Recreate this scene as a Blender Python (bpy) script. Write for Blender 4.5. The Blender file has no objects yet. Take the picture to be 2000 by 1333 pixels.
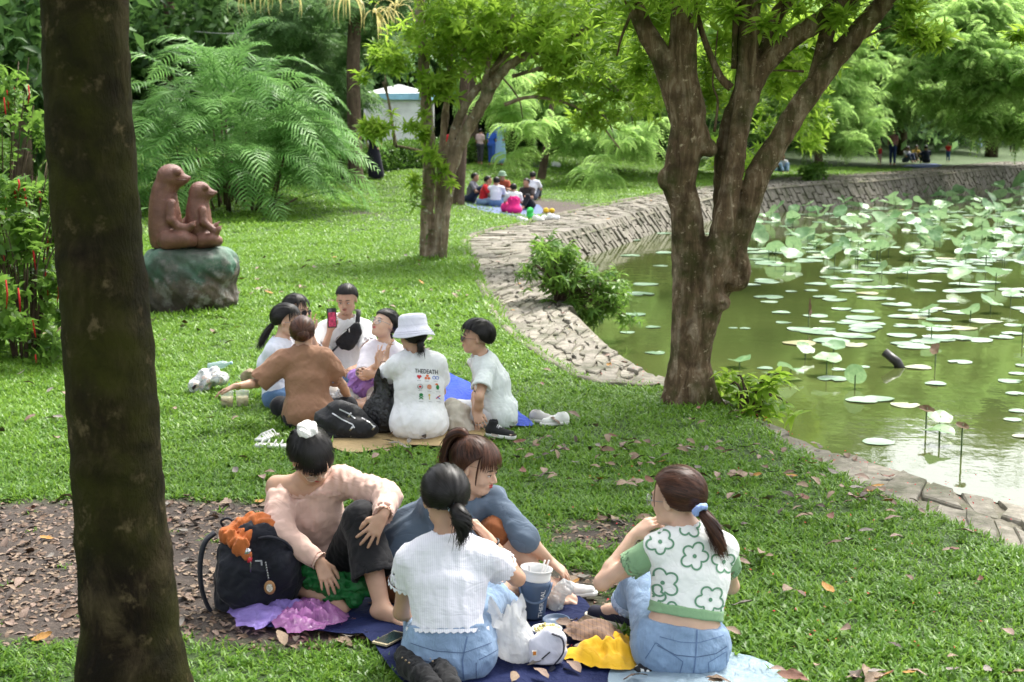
import bpy, math, random
import numpy as np
from mathutils import Vector, Matrix
from mathutils.bvhtree import BVHTree
rnd = random.Random(7)
NR = np.random.RandomState(11)
R = math.radians
sc = bpy.context.scene
col = sc.collection

# ------------------------------------------------------------------ camera, sky, sun, exposure
CAM_H = 2.15
PITCH = 8.53
FPX = 2777.8
cd = bpy.data.cameras.new('camera'); cam = bpy.data.objects.new('camera', cd); col.objects.link(cam)
cam.location = (0, 0, CAM_H); cam.rotation_euler = (R(90 - PITCH), 0, 0)
cd.lens = 50; cd.sensor_width = 36; cd.clip_start = .05; cd.clip_end = 1500
cd.dof.use_dof = True; cd.dof.focus_distance = 7.4; cd.dof.aperture_fstop = 5.0
sc.camera = cam
w = bpy.data.worlds.new('World'); sc.world = w; w.use_nodes = True
SUN_EL, SUN_AZ = 58, 35      # the sun stands high, behind thin cloud, to the right beyond the pond
nt = w.node_tree; nt.nodes.clear()
sky = nt.nodes.new('ShaderNodeTexSky'); sky.sky_type = 'NISHITA'; sky.sun_disc = False
sky.sun_elevation = R(SUN_EL); sky.sun_rotation = R(SUN_AZ); sky.air_density = 1.2; sky.dust_density = 5; sky.ozone_density = .6
hs = nt.nodes.new('ShaderNodeHueSaturation'); hs.inputs['Saturation'].default_value = .30
tc = nt.nodes.new('ShaderNodeTexCoord'); nz = nt.nodes.new('ShaderNodeTexNoise'); nz.inputs['Scale'].default_value = 2.2; nz.inputs['Detail'].default_value = 6
rp = nt.nodes.new('ShaderNodeMapRange'); rp.inputs[1].default_value = .35; rp.inputs[2].default_value = .7; rp.inputs[3].default_value = .95; rp.inputs[4].default_value = 1.2
mu = nt.nodes.new('ShaderNodeVectorMath'); mu.operation = 'SCALE'
bg = nt.nodes.new('ShaderNodeBackground'); bg.inputs['Strength'].default_value = .15
wo = nt.nodes.new('ShaderNodeOutputWorld')
L = nt.links.new
L(sky.outputs[0], hs.inputs['Color']); L(tc.outputs['Generated'], nz.inputs['Vector']); L(nz.outputs['Fac'], rp.inputs[0])
L(hs.outputs[0], mu.inputs[0]); L(rp.outputs[0], mu.inputs['Scale']); L(mu.outputs[0], bg.inputs[0]); L(bg.outputs[0], wo.inputs[0])
sd = bpy.data.lights.new('sun', 'SUN'); sun = bpy.data.objects.new('sun', sd); col.objects.link(sun)
sd.energy = 1.5; sd.angle = R(14); sd.color = (1, .96, .88)
_e, _a = R(SUN_EL), R(SUN_AZ)
sundir = Vector((math.sin(_a) * math.cos(_e), math.cos(_a) * math.cos(_e), math.sin(_e)))
sun.rotation_euler = sundir.to_track_quat('Z', 'Y').to_euler()
sc.view_settings.view_transform = 'Standard'; sc.view_settings.look = 'None'
sc.view_settings.gamma = 1; sc.view_settings.exposure = 1.62
sc.view_settings.use_curve_mapping = False

# ------------------------------------------------------------------ survey helpers: bearings read off the photograph
_c, _s = math.cos(R(PITCH)), math.sin(R(PITCH))
def ray(px, py):
    a = (px - 1000) / FPX; b = (666.5 - py) / FPX
    return np.array([a, _c + b * _s, b * _c - _s])
def P(px, py, Y):
    d = ray(px, py); return np.array([0, 0, CAM_H]) + d * (Y / d[1])
def G(px, py, z=0.):
    d = ray(px, py); return np.array([0, 0, CAM_H]) + d * ((z - CAM_H) / d[2])
def limb(a, px, py, ln, far=1):
    """the point on the bearing (px,py) that lies ln metres from joint a, on its far or near side"""
    d = ray(px, py); d = d / np.linalg.norm(d); o = np.array([0, 0, CAM_H]); oa = np.asarray(a) - o
    t = oa @ d; h = ln * ln - (oa @ oa - t * t)
    if h < 0:
        q = o + d * t; v = q - np.asarray(a); return np.asarray(a) + v / np.linalg.norm(v) * ln
    return o + d * (t + far * math.sqrt(h))
def nrm(v):
    v = np.asarray(v, float); return v / (np.linalg.norm(v) + 1e-12)
def lerp(a, b, t): return np.asarray(a) * (1 - t) + np.asarray(b) * t
def sst(x, a, b):
    t = np.clip((x - a) / (b - a), 0, 1); return t * t * (3 - 2 * t)

# ------------------------------------------------------------------ materials
def rgb(r, g, b):
    f = lambda c: ((c / 255 + .055) / 1.055) ** 2.4 if c > 10 else c / 255 / 12.92
    return (f(r), f(g), f(b))
class NT:
    def __init__(s, name):
        s.m = bpy.data.materials.new(name); s.m.use_nodes = True; s.t = s.m.node_tree; s.t.nodes.clear()
        s.out = s.t.nodes.new('ShaderNodeOutputMaterial')
    def n(s, typ, **kw):
        x = s.t.nodes.new('ShaderNode' + typ)
        for k, v in kw.items():
            if k[0] == '_': setattr(x, k[1:], v)
            else: x.inputs[k.replace('__', ' ')].default_value = v
        return x
    def l(s, a, b): s.t.links.new(a, b)
    def coord(s, kind='Object', scale=(1, 1, 1)):
        c = s.n('TexCoord'); mp = s.n('Mapping'); mp.inputs['Scale'].default_value = scale
        s.l(c.outputs[kind], mp.inputs[0]); return mp.outputs[0]
    def noise(s, scale, detail=4, vec=None, rough=.55, dist=0):
        x = s.n('TexNoise', Scale=scale, Detail=detail, Roughness=rough, Distortion=dist)
        if vec is not None: s.l(vec, x.inputs['Vector'])
        return x.outputs['Fac']
    def ramp(s, fac, stops):
        r = s.n('ValToRGB'); e = r.color_ramp.elements
        e[0].position, e[0].color = stops[0][0], tuple(stops[0][1]) + (1,)
        e[1].position, e[1].color = stops[-1][0], tuple(stops[-1][1]) + (1,)
        for p, c in stops[1:-1]:
            q = e.new(p); q.color = tuple(c) + (1,)
        s.l(fac, r.inputs[0]); return r.outputs[0]
    def mix(s, f, a, b, mode='MIX'):
        x = s.n('Mix', _data_type='RGBA', _blend_type=mode)
        if hasattr(f, 'node'): s.l(f, x.inputs[0])
        else: x.inputs[0].default_value = f
        for v, i in ((a, 6), (b, 7)):
            if hasattr(v, 'node'): s.l(v, x.inputs[i])
            else: x.inputs[i].default_value = tuple(v) + (1,)
        return x.outputs[2]
    def bsdf(s, color, rough=.6, bump=None, bstr=.3, bdist=.01, **kw):
        b = s.n('BsdfPrincipled')
        if hasattr(color, 'node'): s.l(color, b.inputs['Base Color'])
        else: b.inputs['Base Color'].default_value = tuple(color) + (1,)
        if hasattr(rough, 'node'): s.l(rough, b.inputs['Roughness'])
        else: b.inputs['Roughness'].default_value = rough
        for k, v in kw.items(): b.inputs[k.replace('__', ' ')].default_value = v
        if bump is not None:
            bu = s.n('Bump', Strength=bstr, Distance=bdist); s.l(bump, bu.inputs['Height']); s.l(bu.outputs[0], b.inputs['Normal'])
        s.b = b; s.l(b.outputs[0], s.out.inputs[0]); return b
_mc = {}
def memo(f):
    def g(*a, **kw):
        k = (f.__name__,) + a
        if k not in _mc: _mc[k] = f(*a, **kw)
        return _mc[k]
    return g
@memo
def leafmat(name, dark, mid, light, trans=.45, rough=.38, sc_=1.2, spec=.25):
    """leaves: colour differs from spray to spray and slowly through space; part of the light comes through"""
    m = NT(name); oi = m.n('ObjectInfo'); v = m.coord('Object')
    geo = m.n('NewGeometry')
    n1 = m.noise(sc_, 3, v)
    a = m.n('Math', _operation='ADD'); m.l(oi.outputs['Random'], a.inputs[0]); m.l(geo.outputs['Random Per Island'], a.inputs[1])
    a2 = m.n('Math', _operation='MULTIPLY_ADD'); m.l(a.outputs[0], a2.inputs[0]); a2.inputs[1].default_value = .3; m.l(n1, a2.inputs[2])
    c = m.ramp(a2.outputs[0], [(.35, dark), (.75, mid), (1.1 if 0 else 1., light)])
    b = m.bsdf(c, rough, Specular__IOR__Level=spec)
    tr = m.n('BsdfTranslucent'); tcx = m.mix(.8, c, light); m.l(tcx, tr.inputs[0])
    mx = m.n('MixShader'); mx.inputs[0].default_value = trans
    m.l(b.outputs[0], mx.inputs[1]); m.l(tr.outputs[0], mx.inputs[2]); m.l(mx.outputs[0], m.out.inputs[0])
    return m.m
@memo
def plain(name, color, rough=.6, var=.12, nscale=6., bump=.15, bscale=60., spec=.4, metal=0., sheen=0.):
    m = NT(name); v = m.coord('Object'); n1 = m.noise(nscale, 5, v)
    dk = tuple(c * (1 - var * 1.6) for c in color); lt = tuple(min(1, c * (1 + var)) for c in color)
    c = m.ramp(n1, [(.3, dk), (.7, lt)])
    m.bsdf(c, rough, m.noise(bscale, 4, v), bump, .004, Specular__IOR__Level=spec, Metallic=metal, Sheen__Weight=sheen)
    return m.m
@memo
def cloth(name, color, rough=.85, wr=.5, fine=420., var=.035, sheen=.1):
    """woven cloth: soft crumple plus a fine weave"""
    m = NT(name); v = m.coord('Object'); n0 = m.noise(6.5, 3, v, .5, 1.3); s0 = m.n('Math', _operation='SUBTRACT'); m.l(n0, s0.inputs[0]); s0.inputs[1].default_value = .5; s1 = m.n('Math', _operation='ABSOLUTE'); m.l(s0.outputs[0], s1.inputs[0]); s2 = m.n('Math', _operation='POWER'); m.l(s1.outputs[0], s2.inputs[0]); s2.inputs[1].default_value = .6; n1 = s2.outputs[0]; n2 = m.noise(fine, 2, v)
    ad = m.n('Math', _operation='MULTIPLY_ADD'); m.l(n2, ad.inputs[0]); ad.inputs[1].default_value = .04; m.l(n1, ad.inputs[2])
    dk = tuple(c * (1 - var * 1.5) for c in color); lt = tuple(min(1, c * (1 + var)) for c in color)
    m.bsdf(m.ramp(m.noise(14, 4, v), [(.3, dk), (.7, lt)]), rough, ad.outputs[0], min(1, wr * .8), .02, Specular__IOR__Level=.2, Sheen__Weight=sheen)
    return m.m
@memo
def film(name, color, alpha=.55, rough=.18):
    """thin crinkled plastic film: some of it lets you see through"""
    m = NT(name); v = m.coord('Object'); n1 = m.noise(26, 5, v, .6, 1.2)
    b = m.bsdf(color, rough, n1, .9, .02, Specular__IOR__Level=.7)
    tr = m.n('BsdfTranslucent'); tr.inputs[0].default_value = tuple(color) + (1,)
    tp = m.n('BsdfTransparent'); tp.inputs[0].default_value = tuple(min(1, .4 + c * .6) for c in color) + (1,)
    m1 = m.n('MixShader'); m1.inputs[0].default_value = .35; m.l(b.outputs[0], m1.inputs[1]); m.l(tr.outputs[0], m1.inputs[2])
    m2 = m.n('MixShader'); m2.inputs[0].default_value = 1 - alpha; m.l(m1.outputs[0], m2.inputs[1]); m.l(tp.outputs[0], m2.inputs[2]); m.l(m2.outputs[0], m.out.inputs[0])
    return m.m
@memo
def skinmat(name, color):
    m = NT(name); v = m.coord('Object'); c = m.ramp(m.noise(11, 4, v), [(.3, tuple(k * .86 for k in color)), (.7, tuple(min(1, k * 1.08) for k in color))])
    b = m.bsdf(c, .48, m.noise(260, 3, v), .12, .002, Specular__IOR__Level=.4)
    b.inputs['Subsurface Weight'].default_value = .12; b.inputs['Subsurface Radius'].default_value = (.02, .008, .004)
    b.inputs['Subsurface Scale'].default_value = .5
    return m.m
@memo
def hairmat(name, c0, c1):
    m = NT(name); g = m.n('NewGeometry'); v = m.coord('Object'); n1 = m.noise(6, 3, v)
    a = m.n('Math', _operation='MULTIPLY_ADD'); m.l(g.outputs['Random Per Island'], a.inputs[0]); a.inputs[1].default_value = .5; m.l(n1, a.inputs[2])
    m.bsdf(m.ramp(a.outputs[0], [(.35, c0), (1, c1)]), .42, Specular__IOR__Level=.28)
    return m.m

# ------------------------------------------------------------------ objects
def tag(o, label=None, cat=None, group=None, kind=None):
    if label: o['label'] = label
    if cat: o['category'] = cat
    if group: o['group'] = group
    if kind: o['kind'] = kind
    return o
def thing(name, loc, label, cat, group=None):
    o = bpy.data.objects.new(name, None); o.location = Vector([float(c) for c in loc]); o.empty_display_size = .2
    col.objects.link(o); return tag(o, label, cat, group)
def mesh_np(name, v, f, mat=None, smooth=True, fm=None):
    """v (n,3) floats; f list of faces or int array (m,3|4)"""
    me = bpy.data.meshes.new(name); v = np.asarray(v, np.float32)
    if isinstance(f, np.ndarray):
        n, k = f.shape
        me.vertices.add(len(v)); me.vertices.foreach_set('co', v.ravel())
        me.loops.add(n * k); me.loops.foreach_set('vertex_index', f.astype(np.int32).ravel())
        me.polygons.add(n); me.polygons.foreach_set('loop_start', np.arange(0, n * k, k, dtype=np.int32))
        me.update(calc_edges=True)
    else:
        me.from_pydata([tuple(map(float, q)) for q in v], [], [tuple(int(i) for i in q) for q in f])
    if smooth: me.polygons.foreach_set('use_smooth', np.ones(len(me.polygons), bool))
    if mat is not None:
        for m in (mat if isinstance(mat, (list, tuple)) else [mat]): me.materials.append(m)
    if fm is not None: me.polygons.foreach_set('material_index', np.asarray(fm, np.int32))
    me.update(); return me
def wloc(o):
    p = np.zeros(3)
    while o is not None: p += np.array(o.location); o = o.parent
    return p
def obj(name, me, parent=None, loc=None, world=True):
    """a mesh given in world coordinates; its vertices are shifted to the parent's (or loc's) origin"""
    o = bpy.data.objects.new(name, me); col.objects.link(o)
    off = np.zeros(3)
    if parent is not None: o.parent = parent; off = wloc(parent)
    elif loc is not None: o.location = Vector([float(c) for c in loc]); off = np.array(loc, float)
    if world and np.any(off):
        c = np.empty(len(me.vertices) * 3, np.float32); me.vertices.foreach_get('co', c)
        c = c.reshape(-1, 3) - off.astype(np.float32); me.vertices.foreach_set('co', c.ravel()); me.update()
    return o
def part(name, v, f, mat, parent, smooth=True, label=None):
    o = obj(name, mesh_np(name, v, f, mat, smooth), parent)
    if label: o['label'] = label
    return o
class MB:
    """collects pieces of ONE part"""
    def __init__(s): s.v = []; s.f = []; s.n = 0
    def add(s, v, f):
        s.v.append(np.asarray(v, float)); s.f += [tuple(int(i) + s.n for i in q) for q in f]; s.n += len(v); return s
    def tube(s, pts, rad, seg=8, cap=True, flat=None):
        pts = np.asarray(pts, float); n = len(pts); rad = np.broadcast_to(np.asarray(rad, float), (n,))
        tg = np.gradient(pts, axis=0); tg /= np.linalg.norm(tg, axis=1)[:, None] + 1e-12
        u = np.cross(tg[0], [0, 0, 1.]); u = np.array([1., 0, 0]) if np.linalg.norm(u) < .05 else nrm(u)
        V = []
        for i in range(n):
            u = nrm(u - tg[i] * (u @ tg[i])); w_ = np.cross(tg[i], u)
            for k in range(seg):
                a = 2 * math.pi * k / seg; V.append(pts[i] + rad[i] * (u * math.cos(a) + w_ * math.sin(a) * (flat or 1)))
        F = [(i * seg + k, i * seg + (k + 1) % seg, (i + 1) * seg + (k + 1) % seg, (i + 1) * seg + k) for i in range(n - 1) for k in range(seg)]
        if cap: F += [tuple(range(seg))[::-1], tuple((n - 1) * seg + k for k in range(seg))]
        return s.add(V, F)
    def box(s, c, size, rot=None, taper=1.):
        x, y, z = [q / 2 for q in size]
        V = np.array([(-x, -y, -z), (x, -y, -z), (x, y, -z), (-x, y, -z), (-x * taper, -y * taper, z), (x * taper, -y * taper, z), (x * taper, y * taper, z), (-x * taper, y * taper, z)])
        if rot is not None: V = V @ np.asarray(rot).T
        return s.add(V + np.asarray(c), [(3, 2, 1, 0), (4, 5, 6, 7), (0, 1, 5, 4), (1, 2, 6, 5), (2, 3, 7, 6), (3, 0, 4, 7)])
    def lathe(s, c, prof, seg=24, rot=None, cap=True):
        V = [(r * math.cos(2 * math.pi * k / seg), r * math.sin(2 * math.pi * k / seg), z) for r, z in prof for k in range(seg)]
        n = len(prof); F = [(i * seg + k, i * seg + (k + 1) % seg, (i + 1) * seg + (k + 1) % seg, (i + 1) * seg + k) for i in range(n - 1) for k in range(seg)]
        if cap: F += [tuple(range(seg))[::-1], tuple((n - 1) * seg + k for k in range(seg))]
        V = np.array(V)
        if rot is not None: V = V @ np.asarray(rot).T
        return s.add(V + np.asarray(c), F)
    def ball(s, c, r, seg=10, rot=None):
        r = np.broadcast_to(np.asarray(r, float), (3,)); pr = [(math.sin(math.pi * i / (seg // 2 + 1)), -math.cos(math.pi * i / (seg // 2 + 1))) for i in range(1, seg // 2 + 1)]
        V = [(p * math.cos(2 * math.pi * k / seg), p * math.sin(2 * math.pi * k / seg), z) for p, z in pr for k in range(seg)] + [(0, 0, -1), (0, 0, 1)]
        n = len(pr); F = [(i * seg + k, i * seg + (k + 1) % seg, (i + 1) * seg + (k + 1) % seg, (i + 1) * seg + k) for i in range(n - 1) for k in range(seg)]
        F += [((k + 1) % seg, k, n * seg) for k in range(seg)] + [((n - 1) * seg + k, (n - 1) * seg + (k + 1) % seg, n * seg + 1) for k in range(seg)]
        V = np.array(V) * r
        if rot is not None: V = V @ np.asarray(rot).T
        return s.add(V + np.asarray(c), F)
    def build(s, name, mat, parent=None, smooth=True, loc=None, label=None):
        o = obj(name, mesh_np(name, np.vstack(s.v), s.f, mat, smooth), parent, loc)
        if label: o['label'] = label
        return o
def spline(pts, n):
    """Catmull-Rom through pts, n samples per span"""
    p = np.asarray(pts, float); q = np.vstack([2 * p[0] - p[1], p, 2 * p[-1] - p[-2]]); o = []
    for i in range(1, len(q) - 2):
        for t in np.arange(n) / n:
            o.append(.5 * ((2 * q[i]) + (q[i + 1] - q[i - 1]) * t + (2 * q[i - 1] - 5 * q[i] + 4 * q[i + 1] - q[i + 2]) * t * t + (3 * q[i] - q[i - 1] - 3 * q[i + 1] + q[i + 2]) * t ** 3))
    o.append(p[-1]); return np.array(o)
def wave(x, y, z, f=1., seed=0):
    """cheap smooth pseudo-noise, about -1..1"""
    r = np.random.RandomState(seed); o = 0.
    for i in range(6):
        k = r.normal(size=3) * f * (1 + .55 * i); o = o + np.sin(k[0] * x + k[1] * y + k[2] * z + r.uniform(0, 6.28)) / (1 + .45 * i)
    return o / 2.2
# instanced scatter: one object whose points carry sprays (leaves of a crown, grass of a lawn)
def proto(name, v, f, mat, smooth=False, fm=None):
    return bpy.data.objects.new(name, mesh_np(name, v, f, mat, smooth, fm))
def scatter(name, pts, rot, scl, protos, parent=None, loc=None, var=None):
    pts = np.asarray(pts, np.float32); n = len(pts); me = mesh_np(name, pts, [])
    o = obj(name, me, parent, loc)
    a = me.attributes.new('rot', 'FLOAT_VECTOR', 'POINT'); a.data.foreach_set('vector', np.asarray(rot, np.float32).ravel())
    a = me.attributes.new('scl', 'FLOAT', 'POINT'); a.data.foreach_set('value', np.broadcast_to(np.asarray(scl, np.float32), (n,)).copy())
    if var is None: var = NR.randint(0, len(protos), n)
    a = me.attributes.new('var', 'INT', 'POINT'); a.data.foreach_set('value', np.asarray(var, np.int32))
    key = 'scatter:' + '/'.join(p.name for p in protos)
    g = bpy.data.node_groups.get(key)
    if g is None:
        g = bpy.data.node_groups.new(key, 'GeometryNodeTree')
        g.interface.new_socket('Geometry', in_out='INPUT', socket_type='NodeSocketGeometry'); g.interface.new_socket('Geometry', in_out='OUTPUT', socket_type='NodeSocketGeometry')
        N = g.nodes.new; gi = N('NodeGroupInput'); go = N('NodeGroupOutput'); jn = N('GeometryNodeJoinGeometry')
        def at(nm, t):
            x = N('GeometryNodeInputNamedAttribute'); x.data_type = t; x.inputs[0].default_value = nm; return x.outputs[0]
        er = N('FunctionNodeEulerToRotation'); g.links.new(at('rot', 'FLOAT_VECTOR'), er.inputs[0]); s_ = at('scl', 'FLOAT'); v_ = at('var', 'INT')
        for i, p in enumerate(protos):
            oi = N('GeometryNodeObjectInfo'); oi.inputs[0].default_value = p
            cmp = N('FunctionNodeCompare'); cmp.data_type = 'INT'; cmp.operation = 'EQUAL'; g.links.new(v_, cmp.inputs[2]); cmp.inputs[3].default_value = i
            ip = N('GeometryNodeInstanceOnPoints')
            g.links.new(gi.outputs[0], ip.inputs['Points']); g.links.new(oi.outputs['Geometry'], ip.inputs['Instance']); g.links.new(cmp.outputs[0], ip.inputs['Selection'])
            g.links.new(er.outputs[0], ip.inputs['Rotation']); g.links.new(s_, ip.inputs['Scale']); g.links.new(ip.outputs[0], jn.inputs[0])
        g.links.new(jn.outputs[0], go.inputs[0])
    m = o.modifiers.new('scatter', 'NODES'); m.node_group = g
    return o
# ------------------------------------------------------------------ sculpting: smooth solids on a grid, meshed with surface nets
def axis(lo, hi, h, fine=(), hf=None):
    """sample positions from lo to hi; finer steps inside the given intervals"""
    o = [lo]; 
    while o[-1] < hi:
        x = o[-1]; st = h
        for a, b in fine:
            if x >= a - h and x < b: st = min(st, hf)
        o.append(x + st)
    return np.array(o)
def onb(t, hint=(0, 0, 1)):
    t = nrm(t); s_ = np.cross(t, hint)
    if np.linalg.norm(s_) < .05: s_ = np.cross(t, (0, 1, 0.1))
    s_ = nrm(s_); return s_, np.cross(s_, t), t
class SDF:
    def __init__(s, lo, hi, h, fine=None, hf=None):
        """fine: list of (centre, half size) cubes that want steps of hf"""
        lo = np.asarray(lo, float); hi = np.asarray(hi, float); s.h = h; s.ax = []
        for k in range(3):
            iv = [(c[k] - r, c[k] + r) for c, r in (fine or [])]; s.ax.append(axis(lo[k], hi[k], h, iv, hf))
        s.d = np.full([len(a) for a in s.ax], 9., np.float32)
    def reg(s, lo, hi, pad):
        sl = []; 
        for k in range(3):
            i0 = max(0, np.searchsorted(s.ax[k], lo[k] - pad) - 1); i1 = min(len(s.ax[k]), np.searchsorted(s.ax[k], hi[k] + pad) + 1)
            if i1 <= i0: return None, None
            sl.append(slice(i0, i1))
        g = np.meshgrid(*[s.ax[k][sl[k]].astype(np.float32) for k in range(3)], indexing='ij', sparse=True)
        return tuple(sl), g
    def op(s, lo, hi, fn, k=.01, mode='u', pad=None):
        pad = (k + 3 * s.h) if pad is None else pad
        sl, g = s.reg(lo, hi, pad)
        if sl is None: return s
        d1 = s.d[sl]; d2 = fn(*g).astype(np.float32); 
        if mode == 'u':
            if k <= 0: s.d[sl] = np.minimum(d1, d2)
            else: h_ = np.maximum(k - np.abs(d1 - d2), 0) / k; s.d[sl] = np.minimum(d1, d2) - h_ * h_ * k * .25
        elif mode == 's':
            d2 = -d2
            if k <= 0: s.d[sl] = np.maximum(d1, d2)
            else: h_ = np.maximum(k - np.abs(d1 - d2), 0) / k; s.d[sl] = np.maximum(d1, d2) + h_ * h_ * k * .25
        return s
    def cone(s, a, b, r1, r2, k=.012, mode='u', flat=1., fdir=None):
        a = np.asarray(a, float); b = np.asarray(b, float); ab = b - a; L2 = float(ab @ ab) + 1e-12; r = max(r1, r2)
        if flat != 1.: n_ = nrm(fdir)
        def fn(x, y, z):
            px, py, pz = x - a[0], y - a[1], z - a[2]
            t = np.clip((px * ab[0] + py * ab[1] + pz * ab[2]) / L2, 0, 1)
            qx, qy, qz = px - t * ab[0], py - t * ab[1], pz - t * ab[2]
            if flat == 1.: d = np.sqrt(qx * qx + qy * qy + qz * qz)
            else:
                w_ = qx * n_[0] + qy * n_[1] + qz * n_[2]; d = np.sqrt(np.maximum(qx * qx + qy * qy + qz * qz - w_ * w_, 0) + (w_ / flat) ** 2)
                return (d - (r1 + (r2 - r1) * t)) * min(1, flat)
            return d - (r1 + (r2 - r1) * t)
        return s.op(np.minimum(a, b) - r, np.maximum(a, b) + r, fn, k, mode)
    def chain(s, pts, rad, k=.012, mode='u', flat=1., fdir=None):
        for i in range(len(pts) - 1): s.cone(pts[i], pts[i + 1], rad[i], rad[i + 1], k, mode, flat, fdir)
        return s
    def ell(s, c, r, M=None, k=.012, mode='u'):
        c = np.asarray(c, float); r = np.broadcast_to(np.asarray(r, float), (3,)); M = np.eye(3) if M is None else np.asarray(M)   # columns of M: the ellipsoid's axes
        ext = np.sqrt(((M * r[None, :]) ** 2).sum(1))
        def fn(x, y, z):
            p = (x - c[0], y - c[1], z - c[2]); q = [p[0] * M[0, i] + p[1] * M[1, i] + p[2] * M[2, i] for i in range(3)]
            k0 = np.sqrt((q[0] / r[0]) ** 2 + (q[1] / r[1]) ** 2 + (q[2] / r[2]) ** 2); k1 = np.sqrt((q[0] / r[0] ** 2) ** 2 + (q[1] / r[1] ** 2) ** 2 + (q[2] / r[2] ** 2) ** 2) + 1e-9
            return k0 * (k0 - 1) / k1
        return s.op(c - ext, c + ext, fn, k, mode)
    def loft(s, secs, k=.02, mode='u', grow=0.):
        """secs: (centre, side axis, half width, half depth) along a trunk; an elliptical tube"""
        C = [np.asarray(q[0], float) for q in secs]; mx = max(max(q[2], q[3]) for q in secs) + grow
        lo = np.min(C, axis=0) - mx; hi = np.max(C, axis=0) + mx
        def fn(x, y, z):
            best = None
            for i in range(len(secs) - 1):
                a, b = C[i], C[i + 1]; ab = b - a; L2 = ab @ ab; px, py, pz = x - a[0], y - a[1], z - a[2]
                t0 = (px * ab[0] + py * ab[1] + pz * ab[2]) / L2; t = np.clip(t0, 0, 1)
                sx = nrm(secs[i][1] + secs[i + 1][1]); tx = nrm(ab); sx = nrm(sx - tx * (sx @ tx)); fx = np.cross(sx, tx)
                w_ = secs[i][2] + (secs[i + 1][2] - secs[i][2]) * t + grow; d_ = secs[i][3] + (secs[i + 1][3] - secs[i][3]) * t + grow
                u = px * sx[0] + py * sx[1] + pz * sx[2]; v = px * fx[0] + py * fx[1] + pz * fx[2]; e = (t0 - t) * math.sqrt(L2)
                mn = np.minimum(w_, d_); k0 = np.sqrt((u / w_) ** 2 + (v / d_) ** 2 + (e / mn) ** 2); k1 = np.sqrt((u / w_ ** 2) ** 2 + (v / d_ ** 2) ** 2 + (e / mn ** 2) ** 2) + 1e-9
                d = k0 * (k0 - 1) / k1
                best = d if best is None else -np.log(np.exp(-np.clip(best, -.3, .6) * 60) + np.exp(-np.clip(d, -.3, .6) * 60)) / 60 if False else np.minimum(best, d)
            return best
        return s.op(lo, hi, fn, k, mode)
    def cut(s, p, n, k=.004):
        """remove everything on the side n points to"""
        n = nrm(n); p = np.asarray(p, float); g = np.meshgrid(*[a.astype(np.float32) for a in s.ax], indexing='ij', sparse=True)
        d2 = (g[0] - p[0]) * n[0] + (g[1] - p[1]) * n[1] + (g[2] - p[2]) * n[2]; d1 = s.d
        h_ = np.maximum(k - np.abs(d1 - d2), 0) / k; s.d = (np.maximum(d1, d2) + h_ * h_ * k * .25).astype(np.float32); return s
    def warp(s, fn, lim=.06):
        """displace the surface by fn(x,y,z) metres (positive = outwards), near the surface only"""
        idx = np.nonzero(np.abs(s.d) < lim)
        x, y, z = s.ax[0][idx[0]], s.ax[1][idx[1]], s.ax[2][idx[2]]; s.d[idx] -= fn(x, y, z).astype(np.float32); return s
    def mesh(s):
        d = s.d; n = d.shape; ins = d < 0
        c = [ins[a:n[0] - 1 + a, b:n[1] - 1 + b, e:n[2] - 1 + e] for a in (0, 1) for b in (0, 1) for e in (0, 1)]
        any_ = c[0].copy(); all_ = c[0].copy()
        for q in c[1:]: any_ |= q; all_ &= q
        I = np.nonzero(any_ & ~all_); m_ = len(I[0]); acc = np.zeros((m_, 3)); w_ = np.zeros(m_)
        cr = [(a, b, e) for a in (0, 1) for b in (0, 1) for e in (0, 1)]
        val = {q: d[I[0] + q[0], I[1] + q[1], I[2] + q[2]].astype(float) for q in cr}
        for q in cr:
            for k in range(3):
                if q[k] == 0:
                    r = list(q); r[k] = 1; a, b = val[q], val[tuple(r)]; x = (a < 0) != (b < 0)
                    t = a[x] / (a[x] - b[x]); p = np.tile(np.array(q, float), (x.sum(), 1)); p[:, k] = t; acc[x] += p; w_[x] += 1
        acc /= w_[:, None]; V = np.empty((m_, 3))
        for k in range(3): V[:, k] = s.ax[k][I[k]] * (1 - acc[:, k]) + s.ax[k][I[k] + 1] * acc[:, k]
        vid = np.full([q - 1 for q in n], -1, np.int32); vid[I] = np.arange(m_); Q = []
        for k in range(3):
            sl0 = [slice(1, q - 1) for q in n]; sl1 = [slice(1, q - 1) for q in n]; sl0[k] = slice(0, n[k] - 1); sl1[k] = slice(1, n[k])
            a, b = ins[tuple(sl0)], ins[tuple(sl1)]; J = np.nonzero(a != b); fl = a[J]
            J = [J[q] + sl0[q].start for q in range(3)]; u, v = (k + 1) % 3, (k + 2) % 3
            def at(du, dv):
                K = list(J); K[u] = K[u] - du; K[v] = K[v] - dv; return vid[tuple(K)]
            q = np.stack([at(1, 1), at(0, 1), at(0, 0), at(1, 0)], -1); q[~fl] = q[~fl][:, ::-1]; Q.append(q)
        Q = np.vstack(Q); Q = Q[(Q >= 0).all(1)]; return V, Q.astype(np.int32)
    def build(s, name, mat, parent=None, label=None, loc=None, drop=True):
        V, Q = s.mesh()
        o = obj(name, mesh_np(name, V, Q, mat), parent, loc)
        if label: o['label'] = label
        return o
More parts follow.
